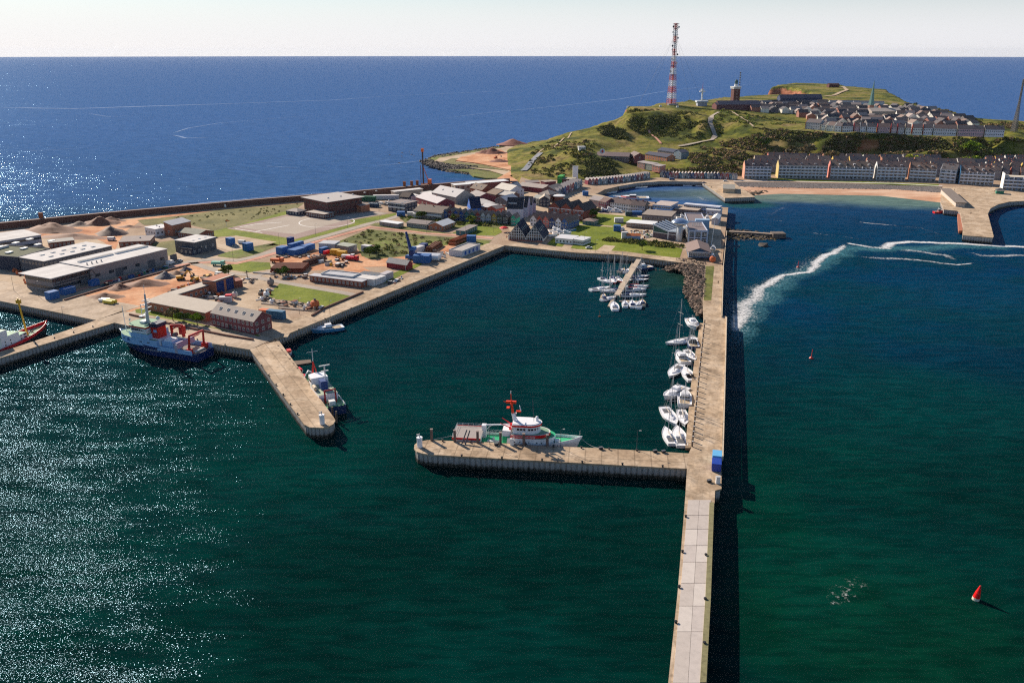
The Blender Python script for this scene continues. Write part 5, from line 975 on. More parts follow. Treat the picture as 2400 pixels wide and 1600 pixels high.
mb = MB(); mb.lathe([(4.6, 20), (4.6, 21.2)], WHITE, 16); mb.lathe([(.3, 24), (.1, 34)], RED, 6); mb.lathe([(2.6, 22.5), (2.6, 24)], WHITE, 12); mb.build('platform', o)
for i, (x, y) in enumerate([(1409, 254 - 2), (1472, 252.5), (1548, 250.5), (1588, 252)][1:]):
    p = G(x, y); o = empty('white_hut', p, 0, ['leftmost', 'middle', 'rightmost'][i] + ' of the three tiny white boxes on the edge below the banded mast', 'hut', 'white boxes on the plateau edge'); mb = MB(); mb.box(-1.6, 1.6, -1.2, 1.2, -.5, 2, WHITE); mb.box(-1.8, 1.8, -1.4, 1.4, 2, 2.2, LGREY); mb.build('wall', o)
# ---------------------------------------------------------------- vessels
def text_obj(name, txt, size, m, parent, loc, rot, ext=.01, align='CENTER'):
    cu = bpy.data.curves.new(name, 'FONT'); cu.body = txt; cu.size = size; cu.align_x = align; cu.extrude = ext
    o = bpy.data.objects.new(name + '_c', cu); C.objects.link(o); dg = bpy.context.evaluated_depsgraph_get(); me = bpy.data.meshes.new_from_object(o.evaluated_get(dg)); bpy.data.objects.remove(o)
    me.materials.clear(); me.materials.append(m); t = bpy.data.objects.new(name, me); C.objects.link(t); t.parent = parent; t.location = loc; t.rotation_euler = rot; return t
def hullshape(L, B, fb, rise, n=18, tr=.78, pw=2.2, rake=.09, aftrise=.15, mid=.5):
    st = []
    for i in range(n + 1):
        t = i / n
        w_ = tr + (1 - tr) * math.sin(min(1, t / mid) * math.pi / 2) if t < mid else max(0.0, 1 - ((t - mid) / (1 - mid)) ** pw)
        sh = fb + rise * max(0, (t - .4) / .6) ** 1.8 + aftrise * max(0, (.25 - t) / .25)
        st.append((t, w_ * B / 2, sh))
    return st
def hull(root, L, B, fb, rise, mh, md, mrail=None, bul=.9, band=None, boot=None, **kw):
    "hull with flared bow; returns a function giving the half breadth"
    rake = kw.pop('rake', .09); deckz = kw.pop('deckz', None); st = hullshape(L, B, fb, rise, **kw); mrail = mrail or mh; boot = boot or mh
    rows = []
    for t, w_, sh in st:
        fl = max(0, (t - .5) / .5); x = L * (t - .5)
        xx = lambda k: x - L * rake * (1 - k) * fl ** 2
        wl = w_ * (1 - .45 * fl); dz = deckz(t, sh) if deckz else sh - bul
        rows.append([(xx(0), wl * .8, -.7), (xx(.1), wl * .94, .0), (xx(.18), wl * .97, .35), (xx(.7), w_ * .985 if fl < .1 else wl + (w_ - wl) * .75, sh * .68), (x, w_, sh), (x - .02 * L * fl * (w_ < .3), max(0, w_ - .14), sh), (x - .02 * L * fl * (w_ < .3), max(0, w_ - .14), dz)])
    m_ = len(rows[0]); cols = [boot, boot, mh, band or mh, mrail, mrail]
    mb = MB(); dk = MB()
    for s_ in (1, -1):
        vs = [(p[0], p[1] * s_, p[2]) for r_ in rows for p in r_]
        for j in range(m_ - 1):
            fs = []
            for i in range(len(rows) - 1):
                a, b2 = i * m_ + j, (i + 1) * m_ + j; fs.append((a, b2, b2 + 1, a + 1) if s_ < 0 else (a + 1, b2 + 1, b2, a))
            mb.add(vs, fs, cols[j])
    r0 = rows[0]; mb.add([(p[0], p[1], p[2]) for p in r0[:5]] + [(p[0], -p[1], p[2]) for p in r0[:5]], [(j, j + 1, 5 + j + 1, 5 + j) for j in range(4)], mh)
    vs = [(r_[-1][0], s_ * r_[-1][1], r_[-1][2]) for r_ in rows for s_ in (1, -1)]
    dk.add(vs, [(2 * i + 1, 2 * i + 3, 2 * i + 2, 2 * i) for i in range(len(rows) - 1)], md)
    mb.build('hull', root); dk.build('deck', root)
    return lambda x: next((w_ for t, w_, sh in st if L * (t - .5) >= x), 0)
def house(root, name, outline, z0, z1, m, top=None, taper=1.0, roofm=None):
    "deck house from a half outline (x,y) list, stern to bow"
    poly = [(x, y) for x, y in outline] + [(x, -y) for x, y in outline[::-1] if y > 0]
    poly = poly[::-1]; cx_ = sum(p[0] for p in poly) / len(poly); n = len(poly); mb = MB()
    up = [(cx_ + (p[0] - cx_) * taper, p[1] * taper) for p in poly]
    mb.add([(p[0], p[1], z0) for p in poly] + [(p[0], p[1], z1) for p in up], [(i, (i + 1) % n, n + (i + 1) % n, n + i) for i in range(n)], m)
    mb.sheet(up, z1, roofm or m); return mb.build(name, root), up
def railing(root, pts, h=1.0, m=WHITE, r=.045, name='railing', step=2.0):
    mb = MB()
    for a, b2 in zip(pts, pts[1:]):
        a, b2 = Vector(a), Vector(b2); n = max(1, int((b2 - a).length / step)); up = Vector((0, 0, h))
        for k in (1, .5): mb.bar(a + up * k, b2 + up * k, r, m, 4)
        for i in range(n + 1): q = a.lerp(b2, i / n); mb.bar(q, q + up, r, m, 4)
    return mb.build(name, root)
def round_nose(x0, x1, w_, n=7, x2=None):
    "outline stern..nose: straight side then a rounded front"
    x2 = x2 if x2 is not None else x0 + (x1 - x0) * .5
    return [(x0, w_), (x2, w_)] + [(x2 + (x1 - x2) * math.sin(k / n * math.pi / 2), w_ * math.cos(k / n * math.pi / 2)) for k in range(1, n + 1)]
GDECK = mat((.01, .40, .18), .7, .1); LGDECK = mat((.22, .36, .24), .8, .15); HWHITE = mat((.84, .84, .86), .4, .06); REDP = mat((.72, .012, .015), .35, .06); ORP = mat((.85, .06, .01), .4, .05)
def rescue_cruiser():
    a, b2 = P(1003, 1030.5), P(1400, 1049.6); u = (b2 - a).normalized(); nn = Vector((-u.y, u.x, 0)); m0 = P(1211, 1040.5); m0.z = SL
    SC_ = .93; c = m0 + nn * (10.4 * SC_ / 2 + .7); r = empty('rescue_cruiser', (c.x, c.y, SL), math.atan2(u.y, u.x), 'white rescue cruiser with red stripes and orange red mast moored at the cross pier', 'ship')
    r.scale = (SC_,) * 3
    hw = hull(r, 46, 10.4, 3.6, 2.6, HWHITE, GDECK, bul=1.0, pw=2.4, rake=.07, tr=.86, deckz=lambda t, s: 2.7 if t < .62 else 2.7 + (s - 1.0 - 2.7) * min(1, (t - .62) / .1))
    mb = MB(); mb.box(-22.6, -13.2, -4.9, 4.9, 3.4, 5.6, HWHITE); mb.build('aft_house', r)
    mb = MB(); mb.box(-23.2, -13, -5.2, 5.2, 5.6, 5.75, mat((.34, .30, .28), .85, .15, 1)); mb.build('working_platform', r)
    for s_ in (-1, 1): mb = MB(); mb.box(-23.3, -13, min(5.2 * s_, 5.32 * s_), max(5.2 * s_, 5.32 * s_), 5.1, 5.85, REDP); mb.build('red_stripe', r)
    railing(r, [(-13, 5.1, 5.75), (-23, 5.1, 5.75), (-23.1, -5, 5.75)], 1.1, HWHITE)
    railing(r, [(-13, 5.0, 3.6), (-4.5, 5.0, 3.6)], 1.1, HWHITE, step=1.4)
    mb = MB(); mb.box(-13.6, -12.0, 2, 4, 2.7, 7.6, HWHITE); mb.bar((-12.8, 3, 7.4), (-3.4, 2.4, 8.4), .33, HWHITE, 8); mb.bar((-12.6, 3, 5.2), (-10, 2.8, 7.7), .16, HWHITE, 6); mb.build('deck_crane', r)
    mb = MB(); mb.box(-11, -6.5, -2.6, -1.2, 2.7, 3.7, LGREY); mb.lathe([(.5, 2.7), (.5, 4)], WHITE, 8, Matrix.Translation((-9, 0, 0))); mb.build('deck_gear', r)
    mb = MB(); mb.box(-5.4, -3.6, -3.4, 3.4, 2.7, 6.2, GDECK); mb.build('green_bulkhead', r)
    # main house, slanted and rounded
    o, up = house(r, 'main_house', round_nose(-3.9, 13.5, 4.7, 8, 6.5), 2.7, 6.3, HWHITE, taper=.97, roofm=GDECK)
    o, up = house(r, 'red_bulwark', round_nose(-2.5, 11.6, 4.45, 8, 4.5), 6.3, 7.5, REDP, taper=.98, roofm=mat((.60, .62, .58), .6))
    mb = MB(); pr = [(x * .92 + .3, y * .9) for x, y in round_nose(-2.5, 11.6, 4.4, 8, 4.5)]; mb.sheet(pr + [(x, -y) for x, y in pr[::-1] if y > 0], 7.53, LGDECK); mb.build('bridge_deck', r)
    house(r, 'aft_shelter', [(-5.6, 3.2), (-2.4, 3.4)], 4.4, 8.3, HWHITE, taper=.9)
    o, up = house(r, 'bridge', round_nose(-1.8, 8.0, 3.5, 7, 4.0), 7.4, 10.2, HWHITE, taper=.95)
    mb = MB()
    for x in (.2, 1.3, 2.4, 4.2, 5.2, 6.1): y = 3.46 if x < 4.3 else 3.46 * math.cos(math.asin(min(1, (x - 3.9) / 4.0))) ; mb.box(x - .4, x + .4, -y - .04, -y + .06, 8.9, 9.6, BLACK); mb.box(x - .4, x + .4, y - .06, y + .04, 8.9, 9.6, BLACK)
    for k in (-.6, -.2, .2, .6): mb.box(7.75 - abs(k) * 1.1, 7.95 - abs(k) * 1.1, k * 3.1 - .4, k * 3.1 + .4, 8.9, 9.6, BLACK)
    mb.build('window', r)
    o, up = house(r, 'red_band', round_nose(-1.9, 8.5, 3.7, 7, 4.0), 10.2, 10.95, REDP, taper=1.0, roofm=HWHITE)
    house(r, 'roof', round_nose(-1.9, 7.9, 3.2, 7, 4.0), 10.95, 11.2, HWHITE)
    mb = MB(); mb.lathe([(.6, 0), (.5, 1.5), (.2, 1.7)], HWHITE, 10, Matrix.Translation((6.6, .6, 11.2))); mb.build('searchlight', r)
    mb = MB(); mb.bar((-1.2, 0, 10.2), (-2.0, 0, 14), .55, HWHITE, 8); mb.bar((-.2, 0, 11), (-1.8, 0, 13.8), .25, HWHITE, 6); mb.build('mast_base', r)
    mb = MB(); mb.bar((-2.0, 0, 14), (-2.6, 0, 18.4), .5, ORP, 6, .4); mb.bar((-2.6, 0, 18.2), (-2.7, 0, 21.4), .18, ORP, 5); mb.box(-4.4, -.8, -.5, .5, 17.8, 18.6, ORP); mb.box(-.8, .9, -.35, .35, 14.4, 15, ORP); mb.bar((-2.6, -1.8, 18.2), (-2.6, 1.8, 18.2), .16, ORP, 5); mb.bar((-4.2, 0, 18.2), (-5.4, 0, 18.4), .12, ORP, 5); mb.box(-4.2, -3.2, -.8, .8, 15.9, 16.2, ORP); mb.bar((-2.7, 0, 21.4), (-2.7, 0, 22.4), .14, HWHITE, 5); mb.build('mast', r)
    mb = MB(); mb.bar((.9, -.1, 15.0), (.4, -.1, 17), .2, HWHITE, 6); mb.box(-1.0, -.7, -1.6, 1.6, 13.9, 14.1, HWHITE); mb.build('radar', r)
    for y in (-1.6, 1.6): mb = MB(); mb.bar((-2.8, y, 9.0), (-6.2, y * 1.5, 10.9), .22, REDP, 6, .12); mb.lathe([(.5, 8.3), (.4, 9.3)], REDP, 8, Matrix.Translation((-2.8, y, 0))); mb.build('fire_monitor', r)
    for y in (-.8, .8): mb = MB(); mb.bar((5.6, y, 11.2), (5.0, y, 19.5), .05, DG, 4); mb.build('antenna', r)
    mb = MB(); mb.lathe([(.75, -.9), (.9, 0), (.75, .9)], WHITE, 10, Matrix.Translation((14.2, -1.4, 4.5)) @ Matrix.Rotation(R(90), 4, 'Y')); mb.build('windlass', r)
    mb = MB(); mb.lathe([(.6, -.6), (.6, .6)], LGREY, 10, Matrix.Translation((12.6, 1.2, 4.6)) @ Matrix.Rotation(R(90), 4, 'X')); mb.build('winch', r)
    mb = MB(); mb.bar((22, 0, 6.1), (22, 0, 8.2), .06, WHITE, 5); mb.build('flag_pole', r)
    mb = MB()
    for x in (-1, 1, 3, 4.2, 7, 8.6): mb.lathe([(.22, 0), (.22, .06)], BLACK, 8, Matrix.Translation((x, -4.63, 4.9)) @ Matrix.Rotation(R(90), 4, 'X'))
    for x in (-2, 0, 2.4, 5, 6.4, 9): mb.lathe([(.22, 0), (.22, .08)], BLACK, 8, Matrix.Translation((x, -5.16, 2.6)) @ Matrix.Rotation(R(90), 4, 'X'))
    mb.box(-3, 10, -5.24, -5.16, 3.55, 3.66, DG); mb.build('porthole', r)
    text_obj('name_lettering', 'HERMANN MARWEDE', .85, WHITE, r, (2.2, -4.47, 6.6), (R(90), 0, 0))
    # swept emblem on the bow
    mb = MB(); w2 = W((.20, .035, .03)); pts = []
    for k in range(9):
        t = k / 8; x = 11.5 + 7.5 * t; yy = hw(x); flare = 1 - .30 * max(0, (x / 46)) ** 1.0
        lo = 2.2 + 1.6 * t ** 1.5; hi = lo + .25 + 1.25 * math.sin(t * math.pi)
        pts.append((x, -(hw(x + .8) * (.955 - .05 * t)) - .10, lo)); pts.append((x, -(hw(x + .8) * (.985 - .02 * t)) - .10, hi))
    mb.add(pts, [(2 * k, 2 * k + 2, 2 * k + 3, 2 * k + 1) for k in range(8)], w2); mb.build('bow_emblem', r)
    for (x, pa, pb) in ((23, (1400, 1046), 1), (-23, (1003, 1028), 2)):
        q = r.matrix_world
    o = empty('mooring_rope', (0, 0, 0), 0, 'mooring line from the bow of the rescue cruiser to the pier', 'rope')
    w0 = Vector((c.x, c.y, SL)); bw = w0 + u * 20.8 + Vector((0, 0, 5.2)); e_ = P(1416, 1049, 6.2); mb = MB()
    for k in range(8): t0, t1 = k / 8, (k + 1) / 8; f = lambda t: bw.lerp(e_, t) + Vector((0, 0, -1.3 * 4 * t * (1 - t))); mb.bar(f(t0), f(t1), .07, LGREY, 4)
    mb.build('line', o)
    o = empty('mooring_rope', (0, 0, 0), 0, 'mooring line from the stern of the rescue cruiser to the rounded pier tip', 'rope'); bw = w0 - u * 21.2 + Vector((0, 0, 4)); e_ = P(1012, 1030, 6.2); mb = MB()
    for k in range(5): t0, t1 = k / 5, (k + 1) / 5; mb.bar(f(t0) if 0 else bw.lerp(e_, t0), bw.lerp(e_, t1), .07, LGREY, 4)
    mb.build('line', o)
rescue_cruiser()
def research_ship():
    s0 = (P(459, 830.5, 5.2) + P(500, 814, 5.2)) / 2; b0 = P(279, 770, 9.4); s0.z = b0.z = SL; u = (b0 - s0); L_ = u.length; u.normalize(); c = (s0 + b0) / 2
    r = empty('research_ship', (c.x, c.y, SL), math.atan2(u.y, u.x), 'research ship with dark blue hull, red funnel and red stern gantry at the left quay', 'ship'); L_ = min(60, L_); h2 = L_ / 2
    PB = mat((.30, .52, .80), .45, .08); RD = mat((.62, .02, .012), .4, .08)
    hull(r, L_, 12.5, 4.4, 3.6, NAVY, mat((.20, .17, .16), .9), bul=1.0, mrail=PB, pw=2.3, tr=.9, boot=mat((.012, .02, .07), .5), deckz=lambda t, s: 3.2 if t < .5 else s - 1, aftrise=-.8)
    k = L_ / 55
    # blue-white upper hull forward
    o, up = house(r, 'forecastle', [(-4 * k, 6.1), (12 * k, 6.05), (18 * k, 5.0), (22 * k, 3.3), (25 * k, 1.2), (25.6 * k, 0)], 4.2, 7.4, PB, taper=1.0, roofm=LGDECK)
    mb = MB(); mb.box(-26 * k, -4 * k, -6.2, -6.05, 3.2, 5.2, PB); mb.box(-26 * k, -4 * k, 6.05, 6.2, 3.2, 5.2, PB); mb.build('bulwark', r)
    o, up = house(r, 'deck_house', [(1 * k, 6.0), (13 * k, 5.6), (16.5 * k, 3.6), (17.5 * k, 0)], 7.4, 9.6, PB, roofm=LGDECK)
    o, up = house(r, 'bridge', [(2.5 * k, 5.4), (12.5 * k, 5.2), (15 * k, 3.4), (16 * k, 0)], 9.6, 12.0, HWHITE, roofm=LGDECK, taper=1.04)
    o, up = house(r, 'red_roof_edge', [(2.2 * k, 5.9), (12.8 * k, 5.7), (15.8 * k, 3.6), (16.8 * k, 0)], 12.0, 12.7, RD, roofm=LGDECK)
    mb = MB()
    for s_ in (1, -1):
        for x in range(8): xx = (3.2 + 1.2 * x) * k; y = 5.42 * s_; mb.box(xx - .4, xx + .4, y - .06, y + .06, 10.7, 11.6, BLACK)
    for y in range(7): yy = -4.2 + 1.4 * y; mb.box(2.34 * k, 2.46 * k, yy - .45, yy + .45, 10.6, 11.6, BLACK)
    for x, z in ((6, 6.0), (6.8, 6.0), (1, 6), (1.8, 6), (18, 6.2), (18.8, 6.2)): mb.lathe([(.28, 0), (.28, .1)], BLACK, 8, Matrix.Translation((x * k, 6.06 if x < 12 else 5.0, z)) @ Matrix.Rotation(R(-90), 4, 'X'))
    mb.build('window', r)
    mb = MB(); mb.bar((7 * k, 0, 12.6), (6.4 * k, 0, 26), .75, LGREY, 8, .35); mb.bar((6.4 * k, 0, 26), (6.3 * k, 0, 30), .1, WHITE, 5)
    for z, w2 in ((21.5, 2.6), (23.2, 2.2), (19.5, 2.8), (17.6, 2.0)): mb.box(6.2 * k, 6.7 * k, -w2, w2, z, z + .22, WHITE)
    mb.box(5.6 * k, 10.4 * k, -.25, .25, 20.6, 20.9, WHITE); mb.bar((10.2 * k, 0, 20.7), (10.2 * k, 0, 16), .18, WHITE, 5); mb.box(8.8 * k, 10.6 * k, -1.6, 1.6, 15.6, 16, WHITE); mb.build('mast', r)
    for (x, y, z, q) in ((3.6, -3, 14.4, .95), (14.6, 3.6, 14.6, .45), (12.4, -3.4, 15, .4)): mb = MB(); mb.bar((x * k, y, 12.6), (x * k, y, z), .12, WHITE, 5); mb.lathe([(.2 * q, -q), (q * .8, -q * .5), (q, 0), (q * .8, q * .6), (.1, q)], WHITE, 12, Matrix.Translation((x * k, y, z))); mb.build('radome', r, True)
    mb = MB(); mb.box(7.5 * k, 10.5 * k, -1.8, 1.8, 12.7, 13.7, WHITE); mb.build('roof_hatch', r)
    mb = MB(); mb.bar((22.6 * k, 0, 7), (23 * k, 0, 19), .16, WHITE, 5); mb.build('fore_mast', r)
    mb = MB(); mb.box(-2.8 * k, 1.4 * k, -1.4, 3.6, 5.4, 12.6, RD); mb.build('funnel', r)
    mb = MB(); mb.box(-3.2 * k, 1.8 * k, -1.8, 4.0, 12.6, 14.2, mat((.015, .02, .06), .5)); mb.build('funnel_top', r)
    mb = MB(); mb.box(-2.2 * k, -.2 * k, 3.6, 3.66, 10.2, 11.4, PB); mb.build('funnel_badge', r)
    mb = MB(); mb.box(-5 * k, 2.0 * k, -4.6, 4.6, 4.2, 7.6, HWHITE); mb.build('aft_house', r)
    mb = MB(); mb.bar((-5 * k, -2.6, 7), (-5 * k, -2.6, 12.4), .6, RD, 8); mb.bar((-5 * k, -2.6, 12), (-11 * k, -3.2, 12.6), .5, RD, 6); mb.bar((-11 * k, -3.2, 12.8), (-11.6 * k, -3.4, 7.2), .7, RD, 6); mb.box(-12.4 * k, -10.2 * k, -4.2, -2.0, 8.6, 12.2, RD); mb.bar((-5 * k, -2.6, 10), (-9 * k, -2.6, 12.2), .3, RD, 6); mb.build('deck_crane', r)
    mb = MB(); mb.box(-13 * k, -6 * k, 0, 4.8, 3.2, 7.2, PB); mb.box(-12 * k, -7 * k, .6, 4.2, 7.2, 8.1, HWHITE); mb.lathe([(.9, -1), (.9, 1)], DG, 10, Matrix.Translation((-8 * k, -1.6, 8.4)) @ Matrix.Rotation(R(90), 4, 'X')); mb.build('winch_house', r)
    mb = MB(); mb.box(-16.4 * k, -15.6 * k, -5.2, 5.6, 5.0, 7.6, mat((.42, .34, .46), .7)); mb.box(-17 * k, -15.4 * k, 5.2, 6.3, 3.2, 7.2, mat((.5, .46, .52), .7)); mb.build('partition', r)
    mb = MB(); RA = RD
    for y in (4.6, -4.6): mb.bar((-22.5 * k, y, 3.2), (-23.4 * k, y * .92, 11.4), .62, RA, 6, .42); mb.box(-24.4 * k, -21.6 * k, y - .7, y + .7, 3.2, 5.4, RA)
    mb.bar((-23.4 * k, 4.3, 11.2), (-23.4 * k, -4.3, 11.2), .5, RA, 6); mb.bar((-23.2 * k, 2, 10.2), (-23.2 * k, -2, 10.2), .25, RA, 6); mb.build('stern_gantry', r)
    mb = MB(); mb.box(-25 * k, -18 * k, -3.4, 3.2, 3.2, 3.5, mat((.62, .45, .30), .8)); mb.box(-24.6 * k, -23.8 * k, -3, 3, 3.5, 4.0, LGREY); mb.build('working_deck', r)
    t = text_obj('hull_lettering', 'F O R S C H U N G', 1.15, WHITE, r, (-1.0 * k, 6.30, 2.5), (R(90), 0, R(180)))
    mb = MB(); mb.add([(16.3 * k, 5.38, 5.4), (13.9 * k, 5.98, 5.4), (15.1 * k, 5.75, 7.1)], [(0, 1, 2)], BLUE); mb.build('bow_emblem', r)
research_ship()
def cargo_left():
    b0 = P(112, 757, 6.5); a0 = P(30, 790, 6.5); b0.z = a0.z = SL; u = (b0 - a0).normalized(); c = b0 - u * 24
    r = empty('survey_ship', (c.x, c.y, SL), math.atan2(u.y, u.x), 'ship with red bow bulwark, pale green deck and yellow mast entering at the left edge', 'ship')
    hull(r, 48, 11, 4.0, 2.4, mat((.02, .035, .045), .5), LGDECK, mrail=REDP, band=mat((.62, .015, .03), .4), bul=1.4, pw=2.6, tr=.9, rake=.05)
    house(r, 'deck_house', [(-8, 4.6), (2, 4.6)], 2.8, 8.2, HWHITE, roofm=mat((.35, .5, .36), .8)); house(r, 'deck_house', [(2, 4.2), (7, 3.8)], 2.8, 6.4, HWHITE, roofm=mat((.30, .48, .32), .8)); house(r, 'bridge', [(-12, 4.6), (-4, 4.4)], 8.2, 11, HWHITE, roofm=mat((.5, .6, .5), .8))
    mb = MB()
    for x in (-6, -3, 3.4, 5.4, 6.2):
        for z in (4.2, 5.6): mb.box(x - .25, x + .25, -4.66 if x < 2 else -4.26, -4.5 if x < 2 else -3.9, z, z + .6, BLACK)
    mb.build('window', r)
    mb = MB(); mb.bar((11, 0, 3), (10, .4, 21), .5, YEL, 8, .38); mb.bar((11, 0, 3.4), (13.5, -2, 3.2), .2, YEL, 5); mb.box(9.4, 10.8, -.6, 1.2, 18.6, 20.4, YEL); mb.build('mast', r)
    rr2 = random.Random(3); mb = MB()
    for i in range(22): x, y = rr2.uniform(12, 20), rr2.uniform(-2.6, 2.6); s_ = rr2.uniform(.3, .7); mb.rbox(x, y, 3.6, s_, s_ * 1.4, s_, rr2.uniform(0, 3), rr2.choice([RUST, BLACK, YEL, LGREY, BLACK]))
    mb.build('deck_chains', r)
cargo_left()
def tender():
    a0 = P(786, 958, 4.1); b0 = P(723, 882, 4.1); u = (b0 - a0); L_ = u.length; u.normalize(); c = (a0 + b0) / 2 + Vector((0, 0, 0)); c.z = SL
    r = empty('patrol_ship', (c.x, c.y, SL), math.atan2(u.y, u.x), 'green decked patrol ship with red mast moored at the end of the finger pier', 'ship'); h2 = L_ / 2
    hull(r, L_, 9.4, 3.3, 2.0, mat((.012, .035, .11), .45), mat((.10, .32, .14), .8), mrail=HWHITE, pw=2.8, tr=.88, bul=.7, rake=.04)
    house(r, 'deck_house', [(-h2 * .55, 3.6), (h2 * .1, 3.6)], 2.6, 5.4, HWHITE, roofm=mat((.36, .42, .30), .8)); house(r, 'wheel_house', [(h2 * .05, 3.3), (h2 * .32, 3.0), (h2 * .38, 0)], 5.0, 8.2, HWHITE)
    house(r, 'funnel', [(-h2 * .3, 1.3), (-h2 * .12, 1.3)], 5.4, 8.8, mat((.02, .06, .22), .5))
    mb = MB()
    for k in range(6): mb.box(h2 * .06 + k * .8, h2 * .06 + k * .8 + .5, 3.3, 3.36, 6.6, 7.4, BLACK)
    mb.build('window', r)
    mb = MB(); x = h2 * .5
    for y in (-1.8, 1.8): mb.bar((x - 1.5, y, 3), (x, 0, 12), .22, RED, 5)
    mb.bar((x + 1.5, 0, 3.4), (x, 0, 12), .22, RED, 5); mb.bar((x, 0, 12), (x, 0, 17), .14, WHITE, 5); mb.bar((x, -2.2, 16), (x, 2.2, 16), .1, WHITE, 5); mb.build('mast', r)
    mb = MB(); x = -h2 * .2; mb.bar((x, -1, 8), (x, -1, 14.5), .25, WHITE, 6); mb.box(x - .2, x + .2, -3, 1, 14.2, 14.6, WHITE); mb.box(x - .2, x + .2, -2.4, .4, 12, 12.4, WHITE); mb.build('aft_mast', r)
    mb = MB(); x = -h2 * .72
    for y in (-2, 2): mb.bar((x, y, 3), (x + .8, y, 8), .32, mat((.35, .01, .02), .5), 6)
    mb.bar((x + .8, -2, 7.8), (x + .8, 2, 7.8), .28, mat((.35, .01, .02), .5), 6); mb.build('gantry', r)
    mb = MB(); mb.box(x - 2.2, x - .2, -1.1, 1.1, 2.6, 4.4, WHITE); mb.build('deck_locker', r)
    mb = MB(); mb.lathe([(.1, -2.4), (.7, -1.6), (.8, 1.2), (.1, 2.4)], mat((.62, .5, .36), .7), 10, Matrix.Translation((-h2 * .2, 3.3, 6.4)) @ Matrix.Rotation(R(90), 4, 'Y')); mb.build('lifeboat', r)
    for x, y in ((h2 * .3, 2.4), (h2 * .62, -1.4), (-h2 * .6, 2.6)): mb = MB(); mb.lathe([(.6, 2.6), (.6, 3.6)], LGREY, 8, Matrix.Translation((x, y, .3))); mb.build('winch', r)
    railing(r, [(-h2 + .4, -3.9, 3.4), (-h2 + .4, 3.9, 3.4)], 1, WHITE)
tender()
